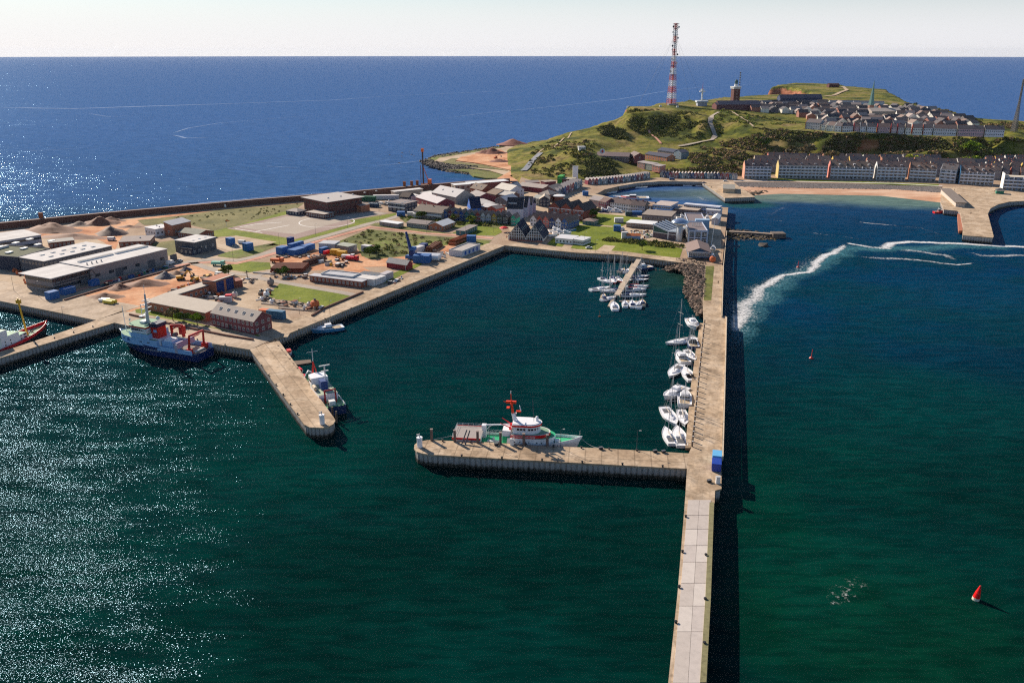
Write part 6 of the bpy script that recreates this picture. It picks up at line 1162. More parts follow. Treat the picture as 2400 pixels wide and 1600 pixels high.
# small boats ------------------------------------------------------------
HC = dict(w=HWHITE, b=mat((.02, .05, .16), .4), r=REDP, c=mat((.60, .52, .40), .5), g=mat((.05, .06, .07), .5), t=mat((.05, .25, .45), .4))
TEAK = mat((.46, .36, .24), .8, .1); SAILC = mat((.03, .06, .18), .8)
def small_boat(kind, label, px, py, ang, L_=10, col='w', cat=None, group=None, name=None, mast=15, cover=None, awn=None, z=SL, rx=None):
    L_ = L_ * (1.25 if z == SL and kind != 'open' else 1)
    p = P(px, py, z + .9); r = empty(name or ('sailing_yacht' if kind == 'sail' else 'motor_boat'), (p.x, p.y, z), ang, label, cat or ('sailing boat' if kind == 'sail' else 'motor boat'), group)
    B = L_ * (.325 if kind == 'sail' else .37); mh = HC[col]
    if kind == 'sail':
        hull(r, L_, B, .95, .35, mh, HWHITE if col != 'c' else TEAK, mrail=WHITE if col != 'c' else TEAK, n=12, tr=.72, pw=2.0, bul=.12, rake=.05, mid=.46)
        house(r, 'cabin', [(-L_ * .12, B * .27), (L_ * .12, B * .24), (L_ * .26, 0)], .8, 1.35, HWHITE, taper=.86); mb = MB(); mb.box(-L_ * .38, -L_ * .14, -B * .24, B * .24, .9, .98, DG if L_ > 9 else TEAK); mb.build('cockpit', r)
        mb = MB(); mb.bar((L_ * .06, 0, .8), (L_ * .06, 0, mast), .13, LGREY, 5, .08)
        for q in (.42, .68): mb.bar((L_ * .06, -B * .33, mast * q), (L_ * .06, B * .33, mast * q), .06, LGREY, 4)
        mb.build('mast', r)
        mb = MB(); mb.bar((L_ * .06, 0, 2.0), (-L_ * .34, 0, 2.1), .22, cover or SAILC, 6); mb.build('boom', r)
        mb = MB(); mb.bar((L_ * .06, 0, mast), (L_ * .48, 0, 1.2), .035, LGREY, 3); mb.bar((L_ * .06, 0, mast), (-L_ * .48, 0, 1), .03, LGREY, 3)
        for s_ in (1, -1): mb.bar((L_ * .06, 0, mast * .95), (L_ * .02, s_ * B * .46, .9), .03, LGREY, 3)
        mb.build('rigging', r)
        if awn: mb = MB(); mb.add([(-L_ * .14, -B * .25, 1.3), (-L_ * .14, B * .25, 1.3), (-L_ * .27, B * .27, 2.0), (-L_ * .27, -B * .27, 2.0)], [(0, 1, 2, 3)], awn); mb.box(-L_ * .28, -L_ * .26, -B * .27, B * .27, .9, 2.0, awn); mb.build('sprayhood', r)
        railing(r, [(-L_ * .46, -B * .3, 1), (-L_ * .48, B * .3, 1)], .7, LGREY, .03)
    elif kind == 'motor':
        hull(r, L_, B, 1.5, .7, mh, HWHITE, mrail=HWHITE, n=12, tr=.92, pw=2.4, bul=.25, rake=.08)
        house(r, 'cabin', [(-L_ * .16, B * .36), (L_ * .14, B * .34), (L_ * .30, 0)], 1.3, 2.5, awn or HWHITE, taper=.82, roofm=HWHITE)
        mb = MB(); mb.box(-L_ * .15, L_ * .09, -B * .345, B * .345, 1.75, 2.2, GLASS); mb.build('window', r); house(r, 'wheel_house', [(-L_ * .16, B * .26), (L_ * .04, B * .24)], 2.45, 3.4, DG if awn else HWHITE, taper=.9, roofm=HWHITE)
        mb = MB(); mb.box(-L_ * .44, -L_ * .18, -B * .33, B * .33, 1.28, 1.36, TEAK); mb.build('cockpit', r); mb = MB(); mb.bar((-L_ * .1, 0, 3.3), (-L_ * .12, 0, 5), .07, WHITE, 5); mb.bar((-L_ * .12, -.8, 4.2), (-L_ * .12, .8, 4.2), .06, WHITE, 4); mb.build('mast', r)
        railing(r, [(L_ * .1, -B * .42, 1.8), (L_ * .46, 0, 2.1), (L_ * .1, B * .42, 1.8)], .6, LGREY, .03)
    else:
        hull(r, L_, B, 1.0, .6, mh, TEAK, mrail=WHITE, n=10, tr=.85, pw=2.3, bul=.5, rake=.06)
        if awn: mb = MB(); mb.box(-L_ * .2, L_ * .22, -B * .36, B * .36, 1.0, 1.9, awn); mb.build('cover', r)
        mb = MB(); mb.box(-L_ * .5, -L_ * .42, -.3, .3, .4, 1.5, BLACK); mb.build('outboard', r)
    if rx: r.rotation_euler = (rx, 0, ang)
    return r
MG, EG = 'yachts at the harbour pontoon', 'yachts along the long pier'
lb = R(200)
for a in [
 ('sail', 'white yacht with wine coloured cockpit, outermost on the left of the pontoon', 1407, 675, R(28), 11, 'w', 16), ('sail', 'white yacht with black sprayhood, second from the left on the pontoon', 1421, 657, R(-60), 11, 'w', 18), ('sail', 'white yacht with bright red hull in the middle of the pontoon group', 1438, 656, R(-90), 11, 'r', 16),
 ('sail', 'small red hulled yacht closest to the left side of the jetty', 1452, 655, R(-80), 9, 'r', 15), ('sail', 'white yacht with brown deck between the red hulls and the jetty end', 1432.6, 680, R(190), 11, 'w', 15), ('sail', 'small cream yacht below the outermost left yacht', 1414, 694, R(80), 8, 'c', 12), ('sail', 'white round sterned yacht left of the jetty end', 1427, 698, R(35), 9, 'w', 12), ('sail', 'largest white yacht at the very end of the jetty', 1440, 716, R(88), 12, 'w', 14),
 ('sail', 'cream yacht highest up on the left of the jetty', 1456.6, 633, R(60), 8, 'c', 12), ('sail', 'white yacht with dark cockpit tucked under the quay beside the jetty', 1468, 634, R(70), 8, 'w', 11),
 ('sail', 'navy hulled yacht on the right side of the jetty, furthest up', 1499, 647, R(10), 10, 'b', 13), ('sail', 'dark boat with white stripe below the furthest up navy yacht', 1497, 655, R(8), 10, 'g', 14), ('sail', 'white yacht with red sail cover on the right of the jetty', 1493, 670, R(4), 11, 'w', 15), ('sail', 'white yacht below the one with the red sail cover', 1490, 677, R(4), 10, 'w', 14), ('sail', 'long white yacht crosswise near the jetty end', 1484, 690, R(4), 12, 'w', 15),
 ('sail', 'round white yacht first right of the jetty end', 1465, 711, R(85), 9, 'w', 14), ('sail', 'white yacht with navy cockpit second right of the jetty end', 1482, 711, R(85), 10, 'w', 14), ('sail', 'white yacht third right of the jetty end', 1497.5, 713, R(80), 10, 'w', 12), ('sail', 'slim cream yacht rightmost at the jetty end', 1505.5, 708, R(85), 9, 'c', 13)]:
    k = len(a[1]); small_boat(a[0], a[1], a[2], a[3], a[4], a[5], a[6], group=MG, mast=a[7], cover=RED if 'red sail' in a[1] else None, awn=(SAILC if k % 2 else None))
small_boat('motor', 'blue motor boat with cream deck under the quay right of the jetty', 1503, 628, R(205), 12, 'b', group=MG)
for a in [
 ('motor', 'white motor yacht nearest the rocks, topmost along the long pier', 1624, 759, R(-90), 12, 'w', None), ('sail', 'tall masted white yacht slanting left, second from the top along the long pier', 1596, 798, R(205), 14, 'w', 21), ('motor', 'dark blue covered motor boat along the long pier', 1623, 803, R(85), 11, 'b', None),
 ('motor', 'white motor boat with dark windscreen in the outer row of the long pier', 1597, 838, R(95), 11, 'w', None), ('sail', 'pinkish white yacht in the inner row beside the white motor boat', 1619, 832, R(-85), 11, 'w', 19), ('sail', 'white yacht lying askew with a very tall mast in the outer row', 1582, 868, R(-118), 13, 'w', 21), ('sail', 'white yacht with black cockpit cover in the inner row', 1611.5, 874, R(92), 13, 'w', 20),
 ('motor', 'white motor cruiser with flying bridge pointing left', 1581, 921, R(225), 12, 'w', None), ('motor', 'white motor boat with open stern next to the walkway', 1604, 932, R(80), 12, 'w', None), ('sail', 'white yacht pointing down with dark stripes on deck', 1570, 974, R(-84), 13, 'w', 17), ('sail', 'white yacht with blue fenders and a red spot in the inner row', 1601, 978, R(-95), 11, 'w', 16),
 ('sail', 'lowest white yacht of the outer row near the cross pier', 1567, 1019, R(92), 11, 'w', 15), ('sail', 'lowest white yacht of the inner row with red cockpit seats', 1592, 1020, R(86), 13, 'w', 17)]:
    small_boat(a[0], a[1], a[2], a[3], a[4], a[5], a[6], group=EG, mast=a[7] or 10, awn=BLACK if 'black' in a[1] or 'dark blue' in a[1] else None, cover=W((.5, .45, .4)))
small_boat('motor', 'blue and white fishing boat with white wheelhouse at the long straight quay', 765, 771, R(205), 13, 't', name='fishing_boat', cat='fishing boat')
small_boat('open', 'small white boat with red seats beside the root of the finger pier', 677, 824, R(-65), 7, 'w', awn=RED)
small_boat('open', 'grey tender with red cover behind the patrol ship, farther one', 700, 868, R(-55), 8, 'b', awn=REDP, group='red covered tenders'); small_boat('open', 'grey tender with red cover behind the patrol ship, nearer one', 712, 885, R(-55), 8, 'b', awn=REDP, group='red covered tenders')
for i, (x, y, a) in enumerate([(1431, 450, .2), (1503, 438.5, .05), (1616, 433.5, .0), (1641, 434.5, -.1)]): small_boat('open', ORD[i] + ' open white boat from the left in the small boat harbour', x, y, a, 13 if i != 3 else 9, 'w', group='open boats in the small harbour')
small_boat('motor', 'white and red excursion boat behind the roofs of the small harbour', 1478, 463, R(175), 26, 'w', awn=RED, name='excursion_boat', cat='ship')
small_boat('motor', 'white and red boat moored at the corner of the landing pier', 2202, 497, R(5), 8, 'r', awn=RED)
# ---------------------------------------------------------------- foam, rocks, scrub, trees
def foam_material(dens=1.0, name='foam'):
    m, t, b, N, L = newmat(name); out = N['Material Output']
    at = N.new('ShaderNodeAttribute'); at.attribute_name = 'edge'; g = N.new('ShaderNodeNewGeometry')
    n = N.new('ShaderNodeTexNoise'); n.inputs['Scale'].default_value = .8; n.inputs['Detail'].default_value = 8; n.inputs['Roughness'].default_value = .78; L(g.outputs['Position'], n.inputs[0])
    a = N.new('ShaderNodeMath'); a.operation = 'MULTIPLY_ADD'; L(at.outputs['Fac'], a.inputs[0]); a.inputs[1].default_value = .52 * dens; L(n.outputs[0], a.inputs[2])
    mr = N.new('ShaderNodeMapRange'); L(a.outputs[0], mr.inputs[0]); mr.inputs[1].default_value = .78; mr.inputs[2].default_value = 1.0; mr.inputs[4].default_value = .92
    tr = N.new('ShaderNodeBsdfTransparent'); ms = N.new('ShaderNodeMixShader'); L(mr.outputs[0], ms.inputs[0]); L(tr.outputs[0], ms.inputs[1]); L(b.outputs[0], ms.inputs[2]); L(ms.outputs[0], out.inputs[0])
    b.inputs['Base Color'].default_value = (.80, .80, .80, 1); b.inputs['Roughness'].default_value = .9
    return m
FOAM = foam_material(1.0); CHURN = foam_material(.9, 'churned_water'); CHURN.node_tree.nodes['Principled BSDF'].inputs['Base Color'].default_value = (.015, .16, .21, 1); FOAM_SHEEN = foam_material(1.05, 'foam_and_slick_sheen'); FOAM_SHEEN.node_tree.nodes['Principled BSDF'].inputs['Base Color'].default_value = (.16, .30, .56, 1)  # last one: thin shore foam, and the slicks' pale sheen as base colour
_fz = [SL + .03]
def foam(line, m=FOAM, name='foam'):
    "line: (px, py, width in metres, strength)"
    pts = []
    for (a, b2) in zip(line, line[1:]):
        for k in range(6): pts.append(tuple(a[q] + (b2[q] - a[q]) * k / 6 for q in range(4)))
    pts.append(line[-1]); W_ = [P(p[0], p[1], SL) for p in pts]; n = len(W_); V = []; E_ = []; fr = [-1, -.75, -.4, 0, .4, .75, 1]; en = [0, .35, .8, 1, .8, .35, 0]
    for i in range(n):
        d = W_[min(n - 1, i + 1)] - W_[max(0, i - 1)]; d.z = 0; d.normalize(); nn = Vector((-d.y, d.x, 0)); jit = noise.noise(W_[i] * .11) * .5; ef = min(1, i / 3, (n - 1 - i) / 3)
        for f_, e_ in zip(fr, en): q = W_[i] + nn * pts[i][2] * (f_ * .5 + jit * .4); V.append((q.x, q.y, _fz[0])); E_.append(e_ * pts[i][3] * (.25 + .75 * ef))
    F = [(i * 7 + j, i * 7 + j + 1, (i + 1) * 7 + j + 1, (i + 1) * 7 + j) for i in range(n - 1) for j in range(6)]
    mb = MB(); mb.add(V, F, m); o = mb.build(name); at = o.data.attributes.new('edge', 'FLOAT', 'POINT'); at.data.foreach_set('value', E_); _fz[0] += .012
    return tag(o, kind='stuff')
foam([(2420, 580, 34, .9), (2270, 577, 34, .9), (2090, 582, 36, .95), (1985, 584, 34, .95), (1925, 618, 34, .9), (1840, 655, 34, .9), (1775, 705, 44, .95), (1735, 770, 34, .9), (1725, 830, 20, .7)], CHURN, name='churned_water')
foam([(2420, 581, 10, 1), (2400, 579.5, 10, 1), (2270, 572, 11, 1), (2135, 566.5, 10, 1), (2090, 570.5, 12, 1), (2075, 581, 14, .9), (2045, 579.5, 10, .8), (2000, 572.5, 6, 1), (1979, 569, 7, 1)])
foam([(1985, 569, 6, .8), (1964, 586, 10, .9), (1940, 596, 10, 1), (1916, 608, 11, .95), (1908, 628, 11, .9), (1892, 638, 7, .95), (1835, 644, 7, .95), (1811, 656, 11, .95), (1784, 677, 11, .9), (1769, 695, 14, .85), (1752, 716, 17, .85), (1738, 742, 16, .9), (1728, 766, 11, .9), (1724, 785, 8, .5)])
foam([(1962, 580, 20, .45), (1900, 610, 26, .5), (1850, 640, 24, .5), (1800, 665, 30, .55), (1765, 700, 34, .6), (1745, 745, 30, .6), (1735, 790, 14, .4), (1738, 830, 8, .3)], name='foam_spray')
foam([(2294, 615, 3, .8), (2245, 621, 4, .9), (2200, 616, 7, .75), (2150, 609, 9, .75), (2060, 605, 11, .7), (1990, 600, 8, .4)], name='foam_streak')
foam([(2090, 584, 14, .7), (2160, 590, 12, .7), (2215, 598, 11, .7), (2256, 616, 6, .5)], name='foam_streak')
foam([(2240, 583, 6, .3), (2300, 600, 10, .7), (2360, 600, 10, .75), (2420, 597, 9, .75)], name='foam_streak')
foam([(2006, 519, 6, .5), (2030, 523, 5, .8), (2069, 526, 4, .8), (2110, 530, 4, .5), (2160, 535, 4, .5), (2190, 545, 6, .5), (2215, 554, 8, .5)], name='foam_streak')
foam([(1898, 543, 5, .6), (1925, 550, 5, .6), (1958, 551, 4, .4), (2000, 559, 5, .5), (2060, 566, 6, .3)], name='foam_streak')
foam([(1790, 498, 7, .6), (1808, 503, 6, .5), (1822, 494, 6, .5), (1855, 480, 12, .55)], name='foam_streak'); foam([(1802, 508, 5, .4), (1815, 517, 5, .5), (1856, 520, 4, .5)], name='foam_streak')
foam([(1608, 457, 6, .5), (1636, 461, 7, .6), (1650, 469, 9, .6), (1668, 471, 6, .4)], name='foam_streak')
foam([(1942, 1430, 6, .48), (1965, 1395, 11, .52), (1990, 1368, 13, .48), (2040, 1345, 9, .44)], name='glitter_foam_flecks'); foam([(1740, 955, 3, .35), (1755, 930, 4, .4), (1765, 905, 3, .3)], name='glitter_foam_flecks')  # glitter specks on the dark water, drawn as sparse white foam
for ln in ([(-60, 252, 26, .9), (180, 255, 22, .9), (330, 250, 26, 1), (550, 243, 20, .8), (780, 235, 16, .9), (900, 226, 16, .7), (1150, 215, 15, .9), (1240, 213, 12, .7)],
           [(395, 316, 7, .8), (440, 301, 7, .9), (520, 288, 7, .8), (620, 280, 6, .7), (800, 265, 7, .7)], [(395, 314, 9, .8), (435, 324, 12, .9), (520, 322, 6, .6)], [(1000, 283, 9, .7), (1150, 264, 9, .8), (1300, 250, 10, .9), (1450, 233, 11, 1), (1560, 214, 13, .9), (1640, 205, 16, .8), (1740, 200, 14, .8), (1830, 191, 12, .6)],
           [(0, 358, 6, .6), (120, 352, 6, .7), (300, 340, 5, .5)], [(180, 262, 14, .7), (260, 275, 10, .7), (330, 268, 10, .6)], [(600, 388, 8, .6), (660, 392, 9, .7), (720, 395, 7, .6)], [(1900, 190, 12, .6), (2000, 196, 12, .7), (2100, 190, 12, .6), (2200, 200, 14, .7)], [(2090, 225, 10, .8), (2140, 240, 9, .7), (2200, 250, 9, .6)], [(2270, 262, 6, .8), (2350, 272, 5, .8)], [(1050, 235, 10, .5), (1250, 228, 10, .6), (1400, 222, 9, .6)]):
    foam(ln, FOAM_SHEEN, name='wind_slick')  # pale reflection of the smoother streaks, painted as blue ribbons
foam([(-60, 541, 8, .6), (0, 533, 9, .7), (150, 515, 12, .7), (330, 494, 10, .8), (500, 474, 10, .8), (700, 456, 8, .7), (850, 446, 7, .6)], FOAM_SHEEN, name='shore_foam')
foam([(850, 392, 5, .5), (930, 385, 7, .8), (985, 378, 6, .8), (1030, 360, 6, .6), (1170, 341, 6, .7)], FOAM_SHEEN, name='shore_foam')
def ico(): 
    p = (1 + 5 ** .5) / 2; v = [Vector(q).normalized() for q in ((-1, p, 0), (1, p, 0), (-1, -p, 0), (1, -p, 0), (0, -1, p), (0, 1, p), (0, -1, -p), (0, 1, -p), (p, 0, -1), (p, 0, 1), (-p, 0, -1), (-p, 0, 1))]
    return v, [(0, 11, 5), (0, 5, 1), (0, 1, 7), (0, 7, 10), (0, 10, 11), (1, 5, 9), (5, 11, 4), (11, 10, 2), (10, 7, 6), (7, 1, 8), (3, 9, 4), (3, 4, 2), (3, 2, 6), (3, 6, 8), (3, 8, 9), (4, 9, 5), (2, 4, 11), (6, 2, 10), (8, 6, 7), (9, 8, 1)]
IV, IF = ico()
def inpoly(x, y, pl):
    c = False; j = len(pl) - 1
    for i in range(len(pl)):
        if (pl[i][1] > y) != (pl[j][1] > y) and x < (pl[j][0] - pl[i][0]) * (y - pl[i][1]) / (pl[j][1] - pl[i][1]) + pl[i][0]: c = not c
        j = i
    return c
def rocks(name, poly, z0, n, smin, smax, mats, zf=None, seed=1, flat=.7, kind='stuff'):
    q = random.Random(seed); pl = [P(x, y, z0) for x, y in poly]; xs = [p.x for p in pl]; ys = [p.y for p in pl]; mb = MB(); k = 0; tries = 0
    while k < n and tries < n * 30:
        tries += 1; x, y = q.uniform(min(xs), max(xs)), q.uniform(min(ys), max(ys))
        if not inpoly(x, y, [(p.x, p.y) for p in pl]): continue
        s_ = q.uniform(smin, smax); z = (zf(x, y) if zf else z0) + (1.0 if name in ('riprap_rocks', 'mole_rocks', 'sea_rocks', 'lone_rock', 'beach_stones') else 0); rz = q.uniform(0, 6.28); c_, s2 = math.cos(rz), math.sin(rz); sx_, sy_, sz_ = s_ * q.uniform(.7, 1.3), s_ * q.uniform(.6, 1.1), s_ * flat * q.uniform(.6, 1.2)
        vs = []
        for v in IV: a = v * q.uniform(.75, 1.2); a = (a.x * sx_, a.y * sy_, a.z * sz_); vs.append((x + a[0] * c_ - a[1] * s2, y + a[0] * s2 + a[1] * c_, z + a[2]))
        mb.add(vs, IF, q.choice(mats)); k += 1
    return tag(mb.build(name), kind=kind)
RK = [mat((.13, .085, .06), .9, .3, 1.2), mat((.08, .055, .04), .9, .3, 1.2), mat((.25, .17, .125), .9, .25, 1.2), mat((.04, .032, .025), .95, .3, 1.2)]; RKD = [mat((.045, .038, .035), .9, .3, 1.0), mat((.09, .075, .065), .9, .3, 1.0), mat((.16, .13, .11), .9, .3, 1)]
ax = P(1650, 680).x
rip = [(1562, 628), (1590, 624), (1650, 622), (1652, 700), (1650, 746), (1634, 750), (1614, 716), (1601, 690), (1606, 664), (1590, 644), (1560, 640)]
rocks('riprap_rocks', rip, 1.0, 1500, .6, 1.4, RK, zf=lambda x, y: max(-.6, min(4.6, 4.8 - (P(1650, 690).x + (y - P(1650, 690).y) * .035 - x) * .34)), seed=2)
rocks('riprap_rocks', [(1500, 632), (1560, 620), (1640, 624), (1640, 636), (1560, 642)], .3, 120, .8, 1.5, [RK[1], RK[3]], seed=21, flat=.5)
mb = MB(); q = [(p.x, p.y) for p in pix([(1585, 632), (1650, 622.5), (1652, 705), (1649, 752), (1636, 748), (1618, 714), (1608, 690), (1614, 662), (1600, 642)], 0)]; mb.prism(ccw(q), -3, 1.9, RK[3]); tag(mb.build('rock_bed'), kind='structure')
rocks('apron_boulders', [(984, 382), (1010, 380), (1045, 389), (1100, 393), (1150, 401), (1190, 412), (1175, 419), (1130, 418), (1100, 409), (1043, 402), (1003, 392)], 2.0, 900, 1.4, 2.6, RKD, zf=lambda x, y: 1.2 + 3.0 * max(0, min(1, (y - P(1043, 402, 2).y) / 22)), seed=3)
rocks('apron_boulders', [(986, 380), (1015, 365), (1173, 342), (1212, 333), (1213, 337), (1173, 347), (1030, 370)], 2.5, 380, 1.2, 2.4, RKD, seed=4)
rocks('mole_rocks', [(1706, 548), (1760, 551), (1830, 556), (1822, 566), (1770, 573), (1735, 578), (1730, 604), (1712, 606), (1705, 590)], .6, 420, 1.0, 2.0, [RK[1], RK[3], RKD[1], mat((.16, .11, .04), .95)], zf=lambda x, y: max(-.6, 2.0 - (P(1760, 548, 2).y - y) * .11), seed=5)
rocks('sea_rocks', [(900, 366), (1000, 352), (1010, 372), (960, 392), (905, 388)], 0, 46, .8, 2.6, [RKD[0], RK[3]], seed=6, flat=.5)
rocks('sea_rocks', [(1085, 350), (1215, 331), (1240, 330), (1120, 345)], 0, 20, .8, 2.2, [RKD[0]], seed=7, flat=.5)
rocks('beach_stones', [(1735, 446), (1790, 444), (1800, 452), (1765, 460), (1745, 455)], 1.0, 130, .8, 1.8, [RK[3], mat((.07, .05, .03), .95)], zf=lambda x, y: 1.2 - .0, seed=8, flat=.35)
rocks('promenade_riprap', [(1722, 428.5), (1844, 429), (2100, 434.5), (2205, 440), (2204, 450), (2100, 442.5), (1844, 438.6), (1730, 436)], 4, 2200, .6, 1.1, [STONE, RKD[1], RKD[2], mat((.28, .25, .235), .9)], zf=lambda x, y: 2.9 + 3.0 * max(0, min(1, (y - P(1900, 439, 2.9).y + (x - P(1900, 439, 2.9).x) * .115) / 23)), seed=9)
o = rocks('lone_rock', [(1780, 577), (1793, 577), (1793, 584), (1780, 584)], .2, 1, 4.2, 4.4, [RKD[1]], seed=10, flat=.6, kind=None); tag(o, 'single dark rock in the water below the low stone mole', 'rock')
o = rocks('lone_rock', [(1843, 447), (1850, 447), (1850, 450), (1843, 450)], .8, 1, 4, 4.1, [RK[3]], seed=12, flat=.45, kind=None); tag(o, 'dark rock lying alone on the beach sand', 'rock')
# scrub on the hill
def leaf_mat(c, v=.35): return mat(c, 1, v, .5, spec=.1)
SCR = [leaf_mat((.085, .090, .03)), leaf_mat((.12, .125, .03)), leaf_mat((.20, .185, .04)), leaf_mat((.24, .16, .085)), leaf_mat((.18, .23, .03))]
def tuft(mb, c, r_, h_, q, m, n=26, leaf=.9):
    "clump of small leaf faces in a lumpy volume"
    for _ in range(n):
        a, e = q.uniform(0, 6.283), math.acos(q.uniform(-.25, 1)); rad = q.uniform(.55, 1) ** .5
        p = Vector((math.cos(a) * math.sin(e) * r_ * rad, math.sin(a) * math.sin(e) * r_ * rad, h_ * (.35 + .65 * math.cos(e) * rad))) + c
        s_ = leaf * q.uniform(.6, 1.3); u = Vector((q.gauss(0, 1), q.gauss(0, 1), q.gauss(0, .7))).normalized() * s_; v = u.orthogonal().normalized() * s_ * q.uniform(.6, 1)
        mb.add([p - u - v, p + u - v * .4, p + v], [(0, 1, 2)], m)
def scrub(name, poly, n, rmin, rmax, mi, seed, lf=1.1, k=22, z=None):
    q = random.Random(seed); mb = MB(); xs = [p[0] for p in poly]; ys = [p[1] for p in poly]; c_ = 0; t_ = 0
    while c_ < n and t_ < n * 20:
        t_ += 1; px, py = q.uniform(min(xs), max(xs)), q.uniform(min(ys), max(ys))
        if not inpoly(px, py, poly): continue
        p = P(px, py, 5.95) if z else G(px, py); r_ = q.uniform(rmin, rmax)
        if not z and noise.noise(Vector((p.x, p.y, 0)) * .03) < -.12: continue
        tuft(mb, p, r_, r_ * .75, q, SCR[q.choice(mi)], k, lf * r_ / 3); c_ += 1
    return tag(mb.build(name), kind='stuff')
scrub('hill_scrub', [(1590, 350), (1660, 340), (1720, 330), (1765, 310), (1800, 345), (1800, 372), (1740, 385), (1735, 412), (1600, 412), (1560, 405), (1620, 380)], 1100, 1.3, 3.8, [0, 1, 2, 3, 3], 31)
scrub('hill_scrub', [(1790, 345), (1920, 350), (1925, 366), (1800, 372)], 220, 1.8, 4.5, [1, 2, 3, 3], 32)
scrub('hill_scrub', [(2235, 322), (2330, 322), (2420, 332), (2420, 378), (2300, 372), (2245, 360)], 1000, 1.6, 4, [0, 1, 2, 3, 1, 4], 33)
scrub('hill_scrub', [(1470, 256), (1560, 258), (1640, 266), (1660, 290), (1630, 330), (1560, 322), (1500, 320), (1440, 330), (1420, 300)], 620, 1.0, 3, [0, 1, 1, 2], 34)
scrub('hill_scrub', [(1400, 302), (1450, 290), (1500, 312), (1470, 325), (1410, 322)], 200, 1.8, 4, [0, 0, 1], 35)
scrub('hill_scrub', [(1240, 350), (1300, 330), (1400, 330), (1380, 400), (1290, 415), (1240, 405)], 260, 1.2, 3.0, [1, 2, 3, 0], 36)
scrub('hill_scrub', [(1385, 372), (1430, 375), (1470, 405), (1440, 414), (1370, 416), (1350, 402)], 420, 1.3, 3.2, [0, 0, 1], 37)
scrub('cliff_scrub', [(1765, 302), (1820, 306), (1968, 317), (2200, 322), (2235, 350), (2230, 366), (1800, 360), (1760, 340)], 900, 1.8, 4, [0, 0, 3, 1], 38)
scrub('hill_scrub', [(1690, 256), (1880, 290), (1760, 296), (1700, 300), (1680, 330), (1670, 300)], 150, 1.2, 3, [1, 2, 4], 39)
scrub('hill_scrub', [(2120, 240), (2210, 258), (2290, 282), (2400, 290), (2400, 305), (2280, 292), (2150, 262)], 160, 2, 4, [0, 1, 3], 40)
scrub('meadow_scrub', [(800, 566), (865, 540), (1000, 555), (1150, 565), (1060, 570), (1010, 582), (950, 598), (880, 604), (845, 580)], 110, .6, 1.8, [1, 2, 3, 2], 41, z=1)
scrub('garden_shrubs', [(930, 506), (1000, 513), (1100, 521), (1190, 521), (1208, 528), (1172, 532), (1120, 528), (1060, 534), (1000, 528), (950, 520)], 90, 1, 2.4, [1, 2, 4, 0], 42, z=1)
scrub('bank_scrub', [(1405, 564), (1440, 556), (1475, 563), (1530, 567), (1598, 574), (1600, 582), (1520, 577), (1450, 568)], 130, 1, 2.2, [0, 1, 2], 43, z=1)
scrub('field_scrub', [(338, 527), (419, 508), (700, 478), (640, 505), (500, 535)], 60, .5, 1.1, [1, 2, 2], 44, z=1)
# trees
TRUNK = mat((.09, .065, .045), .95)
def tree(label, px, py, h_, r_, cols, seed, z=None, k=16, name='tree', cat='tree', group=None, leaf=.55):
    p = G(px, py) if z is None else P(px, py, z); q = random.Random(seed); o = empty(name, p, 0, label, cat, group)
    mb = MB(); top = Vector((q.uniform(-.4, .4), q.uniform(-.4, .4), h_ * .55)); mb.bar((0, 0, -.5), top, .045 * h_, TRUNK, 7, .02 * h_)
    for i in range(5): a = i * 1.26 + q.random(); e = Vector((math.cos(a) * r_ * .6, math.sin(a) * r_ * .6, h_ * q.uniform(.6, .85))); mb.bar(top * q.uniform(.6, .95), e, .02 * h_, TRUNK, 5, .008 * h_)
    mb.build('trunk', o); mb = MB()
    for i in range(k):
        a = q.uniform(0, 6.283); e = q.uniform(0, 1); rr_ = r_ * q.uniform(.2, .85); c = Vector((math.cos(a) * rr_, math.sin(a) * rr_, h_ * (.42 + .5 * e * (1 - (rr_ / r_) ** 2 * .6))))
        tuft(mb, c, r_ * q.uniform(.28, .45), r_ * q.uniform(.25, .42), q, q.choice(cols), 46, leaf * r_ / 3)
    mb.build('crown', o); return o
YG = [leaf_mat((.30, .36, .02)), leaf_mat((.21, .29, .018)), leaf_mat((.36, .38, .05))]; DGN = [leaf_mat((.085, .13, .02)), leaf_mat((.13, .19, .025)), leaf_mat((.06, .09, .018))]; BRN = [leaf_mat((.25, .18, .09)), leaf_mat((.19, .15, .06)), leaf_mat((.30, .23, .12))]
for i, a in enumerate([('round yellow green tree in front of the cliff among the brown roofs', 2133, 386, 12, 7.5, YG), ('bright green tree at the right foot of the cliff', 2272, 366, 16, 9, DGN[:2] + YG[1:2]), ('yellowish tree behind the right hotels, left of two', 2262, 392, 11, 7, YG + BRN), ('yellow green tree behind the right hotels, right of two', 2284, 393, 11, 8, YG[:2] + DGN[:2]),
    ('bare brown tree group below the dark cliff, left one', 1858, 372, 13, 8, BRN), ('bare brown tree group below the dark cliff, right one', 1890, 370, 15, 9, BRN), ('brownish tree among the third row roofs below the cliff', 1948, 378, 11, 7, BRN + YG[1:2]), ('olive tree at the scrubby corner behind the first hotel', 1786, 348, 14, 9, DGN[:1] + BRN[:1]), ('dark bushy tree left of the first hotel', 1725, 400, 9, 7, BRN + DGN[:1])]): tree(*a, seed=50 + i)
